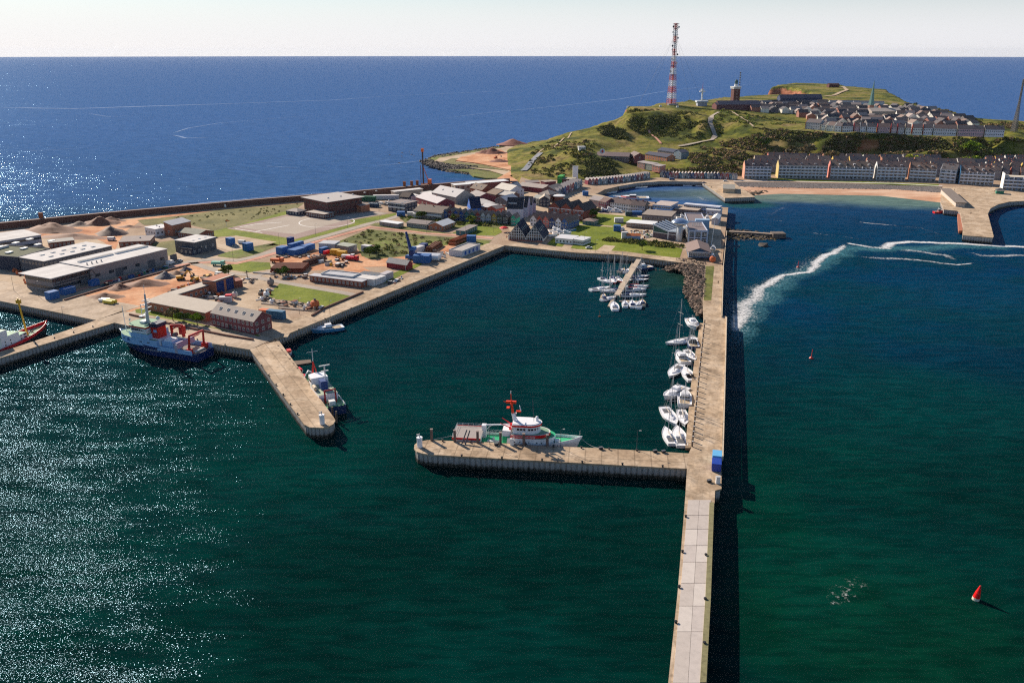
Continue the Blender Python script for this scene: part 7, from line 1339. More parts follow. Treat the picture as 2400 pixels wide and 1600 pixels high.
for i, (x, y, c, lb) in enumerate([(406, 752, BRN + DGN[:1], 'brown green bush left of two in front of the low brick wing'), (432, 757, DGN + YG[1:2], 'green bush in the middle in front of the low brick wing'), (463, 762, YG[1:2] + DGN[:2], 'yellow green bush beside the red brick house'), (536, 646, DGN, 'green bush above the hall with blue gates'), (866, 601, DGN, 'dark green bush in the corner of the rough meadow'), (880, 595, DGN, 'smaller dark green bush at the rough meadow corner'), (663, 648, DGN, 'bush among the stored timber above the square lawn'), (1505, 586, DGN[:2] + YG[1:2], 'lone green bush on the quay lawn'), (988, 514, DGN, 'green tree left end of the garden hedge row'), (1065, 520, DGN + BRN, 'tree between the white roofed bungalow and the cottages'), (1106, 524, YG[1:] + DGN[:1], 'yellowish tree in the cottage gardens'), (1095, 513, DGN, 'tall slim dark tree in front of the teal cottage'), (1388, 512, DGN, 'dark tree at the right corner of the brick triple gable'), (1398, 508, DGN + BRN, 'second dark tree behind the teal hut')]):
    tree(lb, x, y, 5.5 if i < 12 else 7, 3.6, c, 80 + i, z=5.95, k=12, name='bush' if 'bush' in lb else 'tree', cat='bush' if 'bush' in lb else 'tree')
# ---------------------------------------------------------------- sea wall, machinery, containers, street furniture
WALLB = mat((.16, .078, .056), .95, .35, .4)
def band_wall(name, label, line, z0, z1, w_, m, top=None, cat='wall', parts=True):
    o = empty(name, (0, 0, 0), 0, label, cat); pts = [P(x, y, z1) for x, y in line]; mb = MB(); mt = MB(); n = len(pts); V = []
    for i in range(n):
        d = pts[min(n - 1, i + 1)] - pts[max(0, i - 1)]; d.z = 0; d.normalize(); nn = Vector((-d.y, d.x, 0)); a = pts[i] - nn * w_; b2 = pts[i] + nn * .2
        V += [(a.x, a.y, z0), (a.x, a.y, z1), (b2.x, b2.y, z1), (b2.x, b2.y, z0)]
    fs = []
    for i in range(n - 1):
        for j in range(4): fs.append((i * 4 + j, (i + 1) * 4 + j, (i + 1) * 4 + (j + 1) % 4, i * 4 + (j + 1) % 4))
    fs += [(3, 2, 1, 0), tuple(4 * (n - 1) + k for k in range(4))]
    mb.add(V, fs, m); mb.build('wall', o)
    if top: 
        vs = []
        for i in range(n): vs += [(V[4 * i + 1][0], V[4 * i + 1][1], z1 + .2), (V[4 * i + 2][0], V[4 * i + 2][1], z1 + .2), (V[4 * i + 1][0], V[4 * i + 1][1], z1 - .3), (V[4 * i + 2][0], V[4 * i + 2][1], z1 - .3)]
        mt.add(vs, [(4 * i, 4 * i + 4, 4 * i + 5, 4 * i + 1) for i in range(n - 1)] + [(4 * i + 2, 4 * i + 6, 4 * i + 4, 4 * i) for i in range(n - 1)] + [(4 * i + 1, 4 * i + 5, 4 * i + 7, 4 * i + 3) for i in range(n - 1)], top); mt.build('coping', o)
    return o
band_wall('sea_wall', 'dark brown sea wall running along the whole west shore', [(-500, 577), (0, 521.6), (250, 497.5), (500, 475.5), (600, 466.4), (796, 451), (850, 445.5), (991, 433.5), (1105, 423.8), (1192, 418)], -3, 10.4, 3.2, WALLB, mat((.24, .16, .13), .9))
band_wall('stone_mole', 'low stone mole with weed covered rocks right of the club house', [(1703, 541), (1760, 543.5), (1806, 547), (1812, 547)], -2, 4.0, 3.2, mat((.20, .15, .12), .9), mat((.36, .28, .22), .9))
mb = MB(); a, b2 = P(1806, 543, 5), P(1837, 544, 5); mb.box(a.x, b2.x, a.y - 7, a.y + 1, -2, 5, mat((.15, .12, .10), .9)); o = mb.build('mole_head'); tag(o, 'square stone head at the right end of the low mole', 'wall')
band_wall('garden_wall', 'dark low wall between the square lawn and the straight quay', [(730, 737), (757, 720.5), (850, 682)][::-1][::-1], 5.8, 6.9, .6, WALLB)
band_wall('garden_wall', 'dark low wall along the green strip beside the research ship', [(304, 734), (430, 763), (530, 783), (594, 793)], 5.8, 6.8, .6, WALLB)
band_wall('timber_kerb', 'dark timber kerb along the pink path by the red sand yard', [(150, 701), (260, 668), (361, 640), (443, 618)], 5.8, 6.7, .8, WALLB)
band_wall('parapet', 'stone parapet along the sea side of the long pier', [(1701, 742), (1696.5, 900), (1691, 1072)], 6, 7.0, -.6, mat((.56, .46, .34), .85))
band_wall('parapet', 'narrow stone parapet on the upper part of the long pier', [(1702, 540), (1694, 622), (1690, 740)], 6, 6.9, -.6, mat((.56, .46, .34), .85))
# light slabs at the near end of the long pier
o = empty('slab_road', (0, 0, 0), 0, 'pale concrete slabs laid on the nearest part of the long pier', 'pavement')
L0, L1, R0, R1 = (1612.5, 1171), (1577, 1600), (1666, 1174), (1648, 1600)
PAL = [mat((.52, .46, .42), .85, .14, .5), mat((.58, .52, .47), .85, .12, .5), mat((.50, .44, .395), .85, .14, .5)]
tl = [0, .085, .16, .25, .34, .455, .58, .72, 1.0, 1.35]; q = random.Random(5)
for i in range(len(tl) - 1):
    for s_ in (0, 1):
        f = lambda t, u: P(L0[0] + (L1[0] - L0[0]) * t + ((R0[0] + (R1[0] - R0[0]) * t) - (L0[0] + (L1[0] - L0[0]) * t)) * u, L0[1] + (L1[1] - L0[1]) * t, 6.06)
        e = .0012; u0, u1 = (.0, .495) if s_ == 0 else (.505, 1.0); vs = [f(tl[i] + e, u0), f(tl[i] + e, u1), f(tl[i + 1] - e, u1), f(tl[i + 1] - e, u0)]
        mb = MB(); mb.prism([(v.x, v.y) for v in vs], 6.0, 6.14 + .01 * q.random(), q.choice(PAL)); mb.build('slab', o)
mb = MB(); ln = [(1672, 1178), (1664, 1400), (1653, 1600)]; pts = [P(x, y, 6.05) for x, y in ln]; vs = []
for p in pts: vs += [(p.x - 1.1, p.y, 6.3), (p.x + .2, p.y, 6.3), (p.x - 1.1, p.y, 6.0), (p.x + .2, p.y, 6.0)]
mb.add(vs, [(4 * i + 1, 4 * i, 4 * i + 4, 4 * i + 5) for i in range(2)] + [(4 * i, 4 * i + 2, 4 * i + 6, 4 * i + 4) for i in range(2)] + [(4 * i + 3, 4 * i + 1, 4 * i + 5, 4 * i + 7) for i in range(2)], mat((.22, .20, .10), .95, .4, .8)); mb.build('mossy_kerb', o)
# walkway pontoon by the long pier
def deck_slab(name, label, pts, z, t, m, cat='pontoon'):
    o = empty(name, (0, 0, 0), 0, label, cat); poly = ccw(pix(pts, z)); mb = MB(); mb.prism(poly, z - t, z, m); mb.build('deck', o); return o
o = deck_slab('pontoon', 'long low walkway pontoon between the yachts and the pier posts', [(1640, 757), (1650, 757), (1633, 905), (1619, 1049), (1606, 1049), (1619, 905)], 2.6, .9, deckmat('pontoon_deck', (1606, 1049), (1640, 757), (2.2, 12), .95, .03))
o = empty('jetty', (0, 0, 0), 0, 'narrow pale jetty on dark piles running out from the quay among the yachts', 'jetty'); a, b2 = P(1497.5, 607, 6), P(1446, 691, 4.6); u = (b2 - a).normalized(); nn = Vector((-u.y, u.x, 0)).normalized() * 1.5
mb = MB(); mb.add([a + nn, b2 + nn, b2 - nn, a - nn, a + nn - Vector((0, 0, .5)), b2 + nn - Vector((0, 0, .5)), b2 - nn - Vector((0, 0, .5)), a - nn - Vector((0, 0, .5))], [(0, 1, 2, 3), (7, 6, 5, 4), (0, 4, 5, 1), (2, 6, 7, 3), (1, 5, 6, 2), (3, 7, 4, 0)], mat((.50, .40, .30), .85)); mb.build('deck', o)
for k in range(6): 
    for s_ in (1, -1): mb = MB(); c = a.lerp(b2, (k + .6) / 6) + nn * s_ * .8; mb.bar((c.x, c.y, -2), (c.x, c.y, c.z - .3), .3, WOOD, 6); mb.build('pile', o)
deck_slab('pontoon', 'floating pontoon under the left side of the jetty', [(1486, 607), (1492, 607), (1431, 717), (1424, 717)], 2.2, .6, mat((.42, .34, .26), .85)); deck_slab('pontoon', 'crosswise floating pontoon at the end of the jetty', [(1452, 702), (1502, 706), (1501, 709), (1451, 705)], 2.2, .6, mat((.42, .34, .26), .85))
deck_slab('pontoon', 'dark mooring pontoon beside the root of the finger pier', [(683, 846), (728, 842), (730, 849), (690, 855)], 2.2, .6, WOOD)
deck_slab('boarding_ramp', 'red brown landing stage along the left side of the landing pier', [(2244, 497), (2254, 497), (2256, 540), (2247, 541)], 4.2, 2, mat((.38, .14, .08), .85, .3, 1), 'landing stage')
# shed, kiosk and roofs on the piers
o, b, rf = bldg('pier_shed', 'flat shed with two grey roof panels on the landing pier', (2241, 474.5), (2263, 475.5), (2262, 446), 3.6, W((.5, .44, .38)), W((.22, .18, .15)), rt='mono', rh=.6, z=6.3, over=1.2)
bldg('jetty_shed', 'long low shed with grey green roof and sand front on the stone jetty', (1695, 443), (1722, 444), 28, 3.4, W((.55, .44, .30)), W((.26, .25, .22)), z=6.25)
o, b, rf = bldg('kiosk', 'small green walled kiosk with dark hipped roof before the tall white gable', (2336, 446), (2354, 447), 7, 3.2, W((.02, .20, .13)), W((.10, .10, .10)), rt='hip', rh=2, z=6.3, over=.8, trim=WHITE)
# containers ---------------------------------------------------------------
def container(label, px, py, ang, m, L_=6.0, W_=2.5, H_=2.6, z=5.96, name='container', cat='container', group=None, roof=None):
    p = P(px, py, z); o = empty(name, (p.x, p.y, z), ang, label, cat, group); mb = MB(); mb.box(-L_ / 2, L_ / 2, -W_ / 2, W_ / 2, .12, H_, m)
    for k in range(int(L_ / .6)): x = -L_ / 2 + .35 + k * .6; mb.box(x, x + .22, -W_ / 2 - .05, -W_ / 2, .25, H_ - .15, m); mb.box(x, x + .22, W_ / 2, W_ / 2 + .05, .25, H_ - .15, m)
    mb.build('body', o); mb = MB(); mb.box(-L_ / 2 - .03, L_ / 2 + .03, -W_ / 2 - .08, W_ / 2 + .08, H_, H_ + .08, roof or m); mb.build('roof', o)
    mb = MB(); mb.box(L_ / 2, L_ / 2 + .05, -W_ / 2 + .1, -.05, .25, H_ - .15, m); mb.box(L_ / 2, L_ / 2 + .05, .05, W_ / 2 - .1, .25, H_ - .15, m); mb.build('door', o); return o
AN = math.atan2(*(P(391, 585) - P(209, 629)).yx); QN = math.atan2(*(P(1183, 575) - P(648, 793)).yx)
CB_, DB_, LB_ = W((.03, .13, .36)), W((.012, .04, .17)), W((.12, .42, .72)); OR_ = W((.62, .15, .05)); WH_ = W((.62, .60, .60))
for a in [('blue container standing upright on the court, left one', 541, 575, AN + 1.4, CB_, 5, 4, 5), ('blue container standing upright on the court, right one', 582, 587, AN + 1.4, CB_, 5, 5, 5), ('deep blue container on the quay, left of two before the warehouse', 124, 700, AN, CB_, 5.5, 4, 4), ('deep blue container on the quay, right of two before the warehouse', 160, 688, AN, CB_, 7, 3.6, 3.4), ('small blue container near the warehouse wall', 221, 669, AN, CB_, 5, 3, 3.2),
    ('blue container block in the sand yard, front left', 662, 594, AN, CB_, 6, 5, 4.4), ('large blue container block in the sand yard, centre', 697, 595, AN, CB_, 11, 6, 3.6), ('blue container block in the sand yard, rear right', 722, 586, AN, CB_, 9, 4.5, 3.6), ('long blue container at the back of the sand yard', 694, 581, AN, CB_, 12, 3, 3.6), ('small dark blue container on top of the group by the road', 682, 575, AN, DB_, 4, 3, 5.4),
    ('single blue container left of the red tank', 759, 592, AN, CB_, 6, 3, 3.4), ('yellow container in the sand yard, left one', 786, 596, -.2, YEL, 5.5, 4, 3.2), ('yellow container in the sand yard, right one', 802, 600, -.2, YEL, 5.5, 4, 3.2), ('white container with brown neighbour by the rough meadow', 860, 589, AN, WH_, 4, 6, 4), ('brown striped container by the rough meadow', 868, 588, AN, W((.22, .10, .08)), 3, 6, 3.6),
    ('white and orange container on the rough meadow edge', 982, 590, AN, WH_, 8, 4, 3.6), ('dark blue container behind the white and orange one', 993, 585, AN, DB_, 5, 4, 4), ('bright blue cabin beside the dock crane', 990, 614, -.15, CB_, 10, 7, 4.6), ('blue container at the end of the rusty girders', 1105, 567, -.1, CB_, 6, 4, 4.4), ('white storage tank container at the quay side', 888, 664, QN, WH_, 9, 3.4, 3.6), ('grey cabin with window beside the white tank container', 906, 654, QN, W((.46, .42, .44)), 8, 4, 3.8),
    ('orange red container behind the two storey brick house', 626, 742, -.3, OR_, 7, 3, 3.6), ('teal container with white roof behind the brick house', 648, 746, -.3, W((.03, .14, .26)), 9, 3, 4), ('grey and red container in the workshop yard', 529, 708, .1, W((.48, .50, .54)), 6, 3, 3), ('red block container in the workshop yard', 537, 706, .1, W((.60, .02, .04)), 3, 3, 3.6),
    ('blue container in the harbour quarter by the road', 940, 506, 0, CB_, 6, 4, 3.4), ('white container beside the blue one by the road', 980, 511, .1, WH_, 7, 4, 3.8), ('grey container between blue and white by the road', 964, 507, .1, LGREY, 6, 4, 3.4), ('dark green container near the sea wall', 862, 471, -.1, W((.02, .13, .07)), 14, 4, 4), ('long white container with green side behind the dark green one', 905, 467, .05, WH_, 22, 4, 3.6), ('dark blue van body beside the sports hall', 875, 485, -.3, W((.03, .08, .14)), 9, 4, 3), 
    ('blue container on the lawn by the research hall', 1446, 541, -.1, CB_, 5, 4, 4), ('white cabin on the lawn left of the boarded hut', 1450, 521, 0, WH_, 6.5, 4, 3.4), ('tall white cabin near the orange tent', 1463.5, 559, 0, WH_, 4, 3, 4.6), ('blue bin on the harbour lane', 1372, 458, 0, CB_, 5, 4, 3.6), ('dark container by the boat storage', 1473, 505, 0, W((.05, .08, .10)), 5, 5, 3.2), ('blue boat cover block at the boat storage', 1492, 503, 0, CB_, 8, 4, 2.6)]:
    container(a[0], a[1], a[2], a[3], a[4], a[5], a[6], a[7])
p0 = P(1678, 1096, 6.05); PA = math.atan2(*(P(1691, 1074) - P(1691, 1145)).yx)
container('pale blue box container on the long pier, farther of the pair', 1679.5, 1079, PA, LB_, 4.2, 2.7, 2.6, 6.05); container('deep blue box container on the long pier, nearer of the pair', 1678.5, 1098, PA, mat((.01, .05, .35), .5), 4.2, 2.7, 2.6, 6.05)
# small generic builders
def simple(name, label, cat, px, py, fn, z=5.96, ang=0, group=None):
    p = P(px, py, z); o = empty(name, (p.x, p.y, z), ang, label, cat, group); fn(o); return o
def part(o, name, fn): mb = MB(); fn(mb); return mb.build(name, o)
def lamp(px, py, h_=7, z=5.96, label='', group='lamp posts', side=1):
    def f(o): part(o, 'pole', lambda m: m.bar((0, 0, 0), (0, 0, h_), .09, DG, 5, .06)); part(o, 'lamp_head', lambda m: (m.bar((0, 0, h_), (side * .9, 0, h_ + .1), .05, DG, 4), m.box(side * .9 - .35, side * .9 + .35, -.14, .14, h_, h_ + .18, LGREY)))
    return simple('lamp_post', label, 'lamp post', px, py, f, z, 0, group)
LW = ['beside the warehouse quay', 'along the pink path', 'along the diagonal road', 'on the cross pier', 'on the quay lawn']
for i, (x, y, wz) in enumerate([(33, 682, 'by the orange buoys in front of the dark block'), (90, 694, 'in front of the glazed truss gable'), (158, 664, 'at the corner of the long warehouse'), (151, 757, 'on the narrow side pier'), (610, 757, 'behind the two storey brick house'), (702, 736, 'where the workshop yard meets the quay'), (655, 575, 'beside the blue containers on the diagonal road'), (740, 552, 'halfway along the diagonal road'), (815, 535, 'near the right end of the diagonal road'), (473, 608, 'at the pink path bend'), (547, 612, 'opposite the small square lawn'), (891, 531, 'at the start of the straight pink path'), (1000, 546, 'in the middle of the straight pink path'), (1092, 555, 'right of the dark green hut'), (1157, 545, 'at the lawn end by the quay'), (1185, 532, 'beside the red sunshade'), (1314, 1049, 'near the bow of the rescue cruiser'), (1147, 1040, 'beside the deck of the rescue cruiser'), (1492, 1053, 'on the cross pier near the long pier'), (1266, 566, 'in front of the steep glazed gables'), (1370, 572, 'before the white clinic'), (1636, 575, 'beside the club house'), (1395, 592, 'on the quay before the tan court'), (952, 628, 'in front of the dark red house'), (774, 742, 'on the straight quay near the fishing boat')]):
    lamp(x, y, 8 if i not in (16, 17, 18) else 6.6, 5.97 if y < 1000 else 6.05, 'slender grey lamp post ' + wz)
# timber posts on the cross pier
for i, x in enumerate([1012, 1066, 1119.5, 1173, 1227.5, 1282.5]):
    y = 1031.5 + (x - 1012) * .0495
    def f(o): part(o, 'post', lambda m: (m.box(-.42, .42, -.42, .42, -6, 4.0, mat((.16, .11, .095), .9, .3, 2)), m.box(-.47, .47, -.47, .47, 4.0, 4.15, mat((.26, .2, .18), .9))))
    simple('timber_post', ORD[i] + ' square timber post from the left along the cross pier edge', 'post', x, y, f, 6.05, .05, 'timber posts of the cross pier')
def bollard(o): part(o, 'bollard', lambda m: m.lathe([(.28, 0), (.24, .35), (.4, .45), (.38, .6), (.1, .65)], BLACK, 8))
BL = [((1035, 1066.3), (1600, 1096.2), 6, 'front edge of the cross pier'), ((1005, 1032), (1590, 1061), 9, 'ship side of the cross pier'), ((605, 846), (706, 982), 6, 'left edge of the finger pier'), ((1611, 1170), (1580, 1500), 4, 'left edge of the slab road'), ((1655, 1250), (1650, 1560), 3, 'mossy kerb of the long pier'), ((670, 785), (1160, 588), 8, 'edge of the long straight quay'), ((60, 812), (240, 759), 4, 'lower edge of the side pier'), ((300, 765), (560, 815), 4, 'quay edge beside the research ship')]
for (a, b2, n, wz) in BL:
    for i in range(n): t = (i + .5) / n; simple('bollard', 'black iron bollard on the ' + wz, 'bollard', a[0] + (b2[0] - a[0]) * t, a[1] + (b2[1] - a[1]) * t, bollard, 6.03, 0, 'bollards on the ' + wz)
for i in range(26):
    t = i / 25; x, y = 1651.5 + (1622.5 - 1651.5) * t, 758 + (1046 - 758) * t ** 1.03
    def f(o): part(o, 'post', lambda m: m.bar((0, 0, -5.4), (0, 0, 1.9), .26, WOOD, 7)); part(o, 'cap', lambda m: m.bar((0, 0, 1.9), (0, 0, 2.0), .3, LGREY, 7))
    simple('fender_post', 'dark fender post, one of the row between the long pier and the walkway pontoon', 'post', x, y, f, 6.03, 0, 'fender posts of the long pier')
for i in range(18):
    t = i / 17; x, y = 636 + (790 - 636) * t, 800 + (975 - 800) * t
    def f(o): part(o, 'post', lambda m: m.bar((0, 0, -6), (0, 0, .6), .34, WOOD, 7))
    simple('fender_post', 'short dark pile, one of the row on the harbour side of the finger pier', 'post', x - 2, y - 8, f, 5.6, 0, 'piles of the finger pier')
# pier head beacons
def beacon(o): part(o, 'column', lambda m: m.lathe([(.9, 0), (.9, 3.2), (1.0, 3.25), (1.0, 3.5)], HWHITE, 14)); part(o, 'light', lambda m: (m.bar((0, 0, 3.5), (0, 0, 4.8), .16, LGREY, 6), m.box(-.9, -.2, -.2, .2, 4.2, 4.5, LGREY)))
simple('pier_beacon', 'round white beacon on the rounded tip of the cross pier', 'beacon', 984, 1047, beacon, 6.05); simple('pier_beacon', 'grey white beacon on the rounded tip of the finger pier', 'beacon', 755.5, 993, beacon, 6.05)
def cable_box(o): part(o, 'cabinet', lambda m: m.box(-.6, .6, -.4, .4, 0, 2.2, WHITE)); part(o, 'lid', lambda m: m.box(-.7, .7, -.5, .5, 2.2, 2.3, LGREY))
simple('power_cabinet', 'white power cabinet beside the rescue cruiser', 'cabinet', 1200, 1042, cable_box, 6.05); simple('power_cabinet', 'white cabinet on the narrow end of the long pier', 'cabinet', 1682, 1132, cable_box, 6.05)
def crate(o): part(o, 'body', lambda m: m.box(-.6, .6, -.4, .4, 0, .7, BLACK)); part(o, 'lid', lambda m: m.box(-.65, .65, -.45, .45, .7, .8, DG))
for i, (x, y, wz) in enumerate([(1163, 1043, 'by the ship'), (1662, 1129, 'near the two blue containers'), (1408, 1052, 'where the bow line ends'), (1555, 1060, 'near the long pier'), (1535, 1059, 'right of the middle of the cross pier')]): simple('crate', 'dark crate with grey lid on the pier ' + wz, 'crate', x, y, crate, 6.05, .3)
def gangway(o): part(o, 'beam', lambda m: (m.bar((0, 0, 0), (1.6, 3, 3.8), .22, DG, 5), m.bar((1.2, 0, 0), (2.6, 3, 3.6), .22, DG, 5), m.bar((.2, .3, .4), (1.5, .3, .4), .12, DG, 4)))
simple('gangway', 'dark gangway frame leaning at the stern of the rescue cruiser', 'gangway', 1082, 1041, gangway, 6.05)
# navigation marks
def buoy(o): part(o, 'cone', lambda m: m.lathe([(1.15, .9), (.9, 2.6), (.25, 5.4), (.08, 5.6)], mat((.85, .01, .01), .35, .05), 14)); part(o, 'float', lambda m: m.lathe([(.9, -.8), (1.2, -.1), (1.2, .9)], mat((.62, .60, .48), .6), 14))
p = simple('conical_buoy', 'tall red conical buoy in the dark green water at the lower right', 'buoy', 2286.5, 1404, buoy, SL); p.scale = (.72,) * 3; p.rotation_euler = (0, R(7), 0)
for (x, y, lb) in [(1901, 840, 'small red spar buoy in the open water right of the long pier'), (1870, 627, 'thin red spar buoy beside the white wake')]:
    simple('spar_buoy', lb, 'buoy', x, y, lambda o: (part(o, 'float', lambda m: m.lathe([(.7, -.4), (.9, .3), (.3, .9)], RED, 10)), part(o, 'pole', lambda m: m.bar((0, 0, .9), (.2, 0, 4.2), .12, RED, 5))), SL)
simple('spar_buoy', 'slim dark spar standing in the harbour left of the pontoon yachts', 'buoy', 1405, 742, lambda o: (part(o, 'float', lambda m: m.lathe([(.5, -.4), (.5, .4)], RUST, 8)), part(o, 'pole', lambda m: m.bar((0, 0, .4), (0, 0, 3.2), .12, WOOD, 5))), SL)
simple('spar_buoy', 'red float at the end of the landing pier wall', 'buoy', 2320, 507, lambda o: part(o, 'float', lambda m: m.lathe([(.5, -.4), (1.8, .3), (.6, 1.4)], W((.6, .02, .08)), 10)), .5)
# heaps of earth and rubble
def heap(name, label, px, py, r_, h_, m, n=9, seed=0, sq=1.6, z=5.93):
    q = random.Random(seed); p = P(px, py, z); o = empty(name, p, q.random() * .6 - .3, label, 'heap'); mb = MB(); V = [(0, 0, h_)]; k = 22
    for j in range(1, 6):
        for i in range(k):
            a = 6.283 * i / k; f = j / 5; w_ = 1 + .25 * noise.noise(Vector((math.cos(a) * 2 + seed, math.sin(a) * 2, f))); V.append((math.cos(a) * r_ * sq * f * w_, math.sin(a) * r_ * f * w_, h_ * (1 - f) ** 1.15 + .25 * h_ * noise.noise(Vector((math.cos(a) * 3 * f, math.sin(a) * 3 * f, seed))) * (f < 1) - .1))
    F = [(0, 1 + i, 1 + (i + 1) % k) for i in range(k)] + [(1 + (j - 1) * k + i, 1 + j * k + i, 1 + j * k + (i + 1) % k, 1 + (j - 1) * k + (i + 1) % k) for j in range(1, 5) for i in range(k)]
    mb.add(V, F, m); mb.build('mound', o, True); return o
EB, EG_, ER = W((.20, .085, .05)), W((.17, .11, .09)), W((.30, .11, .06)); EB2 = W((.24, .12, .07))
for i, a in enumerate([('large brown earth mound near the sea wall, left', 120, 540, 12, 6, EB, 2.0), ('low brown earth mound behind the dark block', 175, 556, 8, 3, EB, 3.2), ('round grey brown mound near the sea wall', 187, 528, 7, 3.2, EG_, 1.4), ('tall red brown mound near the sea wall', 236, 525, 9, 6, EB, 1.6), ('grey brown mound with a leaning pipe', 262, 548, 9, 6, EG_, 1.3), ('long low earth bank right of the brown mound', 262, 517, 5, 3, EB, 2.6), ('flat brown mound beside the dry meadow', 305, 532, 4, 1.6, EB, 3), ('big brush heap in the red sand yard', 343, 666, 7, 3.2, EB, 2), ('small brown cone in the red sand yard', 280, 676, 5.5, 3.2, EB, 1.2), ('brown rubble heap near the yellow pipes', 248, 696, 5, 2.6, EB2, 2.2), ('blue grey gravel cone in the red sand yard', 387, 650, 5.5, 3.8, W((.13, .125, .14)), 1.2), ('small brown cone right of the gravel cone', 414, 641, 4.5, 2.2, EB2, 1.5), ('small dark grey cone at the top of the red sand yard', 436, 633, 3.6, 2.6, W((.10, .10, .12)), 1.1), ('large red earth mound on the headland, right', 1203, 339, 16, 8, W((.24, .085, .06)), 1.5), ('red earth mound in the middle of the headland pit', 1152, 359, 14, 7, W((.24, .085, .055)), 1.5), ('low red mound near the headland road', 1172, 379, 9, 3.4, W((.2, .07, .05)), 1.6)]):
    heap('earth_mound', a[0], a[1], a[2], a[3], a[4], a[5], seed=i + 3, sq=a[6], z=5.93 if i < 13 else 5.1)
# pipe and girder stacks
def stack(name, label, px, py, ang, L_, n, r_, m, rows=2, z=5.95, cat='pipe stack'):
    def f(o):
        for j in range(rows):
            for i in range(n - j): part(o, 'pipe', lambda mm: mm.bar((-L_ / 2, (i - (n - j) / 2) * 2.1 * r_, r_ + j * 1.75 * r_), (L_ / 2, (i - (n - j) / 2) * 2.1 * r_, r_ + j * 1.75 * r_), r_, m, 8))
    return simple(name, label, cat, px, py, f, z, ang)
stack('pipe_stack', 'large stack of long rusty pipes in the sand yard', 681, 631, AN - 1.1, 19, 10, .75, W((.20, .05, .025)), 2); stack('pipe_stack', 'dark rusty pipes piled behind the large stack', 735, 615, AN, 18, 3, .8, W((.11, .045, .03)), 2); stack('beam_stack', 'orange rust beams laid beside the low white building, upper', 1076, 565, AN + .0, 20, 4, .8, W((.34, .08, .02)), 2); stack('beam_stack', 'orange rust beams laid beside the low white building, lower', 1068, 570, AN, 14, 3, .8, W((.34, .09, .03)), 1); stack('beam_stack', 'brown rusty beams on the meadow edge', 1014, 582, AN + .25, 18, 4, .8, W((.20, .07, .03)), 2)
stack('timber_stack', 'pale timber beams on the quay side of the square lawn, left', 642, 714, -.35, 14, 3, .3, W((.55, .45, .35)), 1); stack('timber_stack', 'pale timber beams on the quay side of the square lawn, right', 684, 724, -.28, 14, 3, .3, W((.55, .45, .35)), 1); stack('timber_stack', 'pale beams scattered beside the blue containers', 748, 600, -.2, 9, 4, .3, W((.55, .45, .38)), 1); stack('timber_stack', 'long pale beam at the grass corner left of the pipes', 619, 641, -.3, 14, 2, .35, W((.5, .46, .42)), 1)
stack('tank', 'two white silo tanks lying behind the bright blue cabin', 1006, 606, -.2, 15, 2, 1.9, HWHITE, 1, cat='tank'); stack('tank', 'yellow ringed pipes lying in the red sand yard', 262, 709, -.4, 6, 2, 1.0, mat((.6, .5, .05), .6), 1, cat='tank'); stack('tank', 'white pipes left of the yellow ringed pipes', 249, 705, -.2, 5, 2, .9, WHITE, 1, cat='tank')
# buoys stored ashore
for i, (x, y, c, r_, lb) in enumerate([(625, 696, WHITE, 1.7, 'large white round buoy stored beside the square lawn'), (614, 704, WHITE, 1.1, 'smaller white buoy below the large white round one'), (551, 697, W((.6, .55, .48)), 1.7, 'pale round buoy standing alone in the workshop yard'), (491, 690, WHITE, .9, 'white buoy by the hall with blue gates'), (637, 711, WHITE, 1.2, 'white and green striped buoy among the stored gear'), (739, 722, OR_, 2.3, 'big orange buoy at the corner of the square lawn'), (725, 719, LGREY, 1.4, 'grey buoy left of the big orange one'), (618, 692, RUST, 1.0, 'rusty buoy in the gear heap'), (613, 688, BLACK, 1.2, 'black buoy in the gear heap'), (635, 668, W((.3, .24, .22)), 2.0, 'grey brown drum buoy at the top of the gear heap'), (512, 694, ORANGE, 1.1, 'orange buoy in the workshop yard'), (520, 690, RUST, 1.0, 'rusty buoy in the workshop yard'), (1670, 614, OR_, 2.0, 'orange dome shaped buoy near the corner of the pier road')]):
    simple('stored_buoy', lb, 'buoy', x, y, lambda o: (part(o, 'body', lambda m: m.lathe([(r_ * .4, 0), (r_ * .9, r_ * .4), (r_, r_), (r_ * .8, r_ * 1.6), (r_ * .2, r_ * 1.9)], c, 12)), part(o, 'ring', lambda m: m.lathe([(r_ * .25, r_ * 1.9), (r_ * .25, r_ * 2.2)], DG, 8))))
q = random.Random(17)
GEARC = [LGREY, RUST, BLACK, WHITE, W((.3, .22, .16)), W((.10, .08, .08)), DG, W((.42, .36, .30))]
CNAME = {LGREY: 'light grey', RUST: 'rusty', BLACK: 'black', WHITE: 'white', DG: 'dark grey', YEL: 'yellow', OR_: 'orange', GREEN: 'green', CB_: 'blue', DB_: 'navy', RED: 'red'}
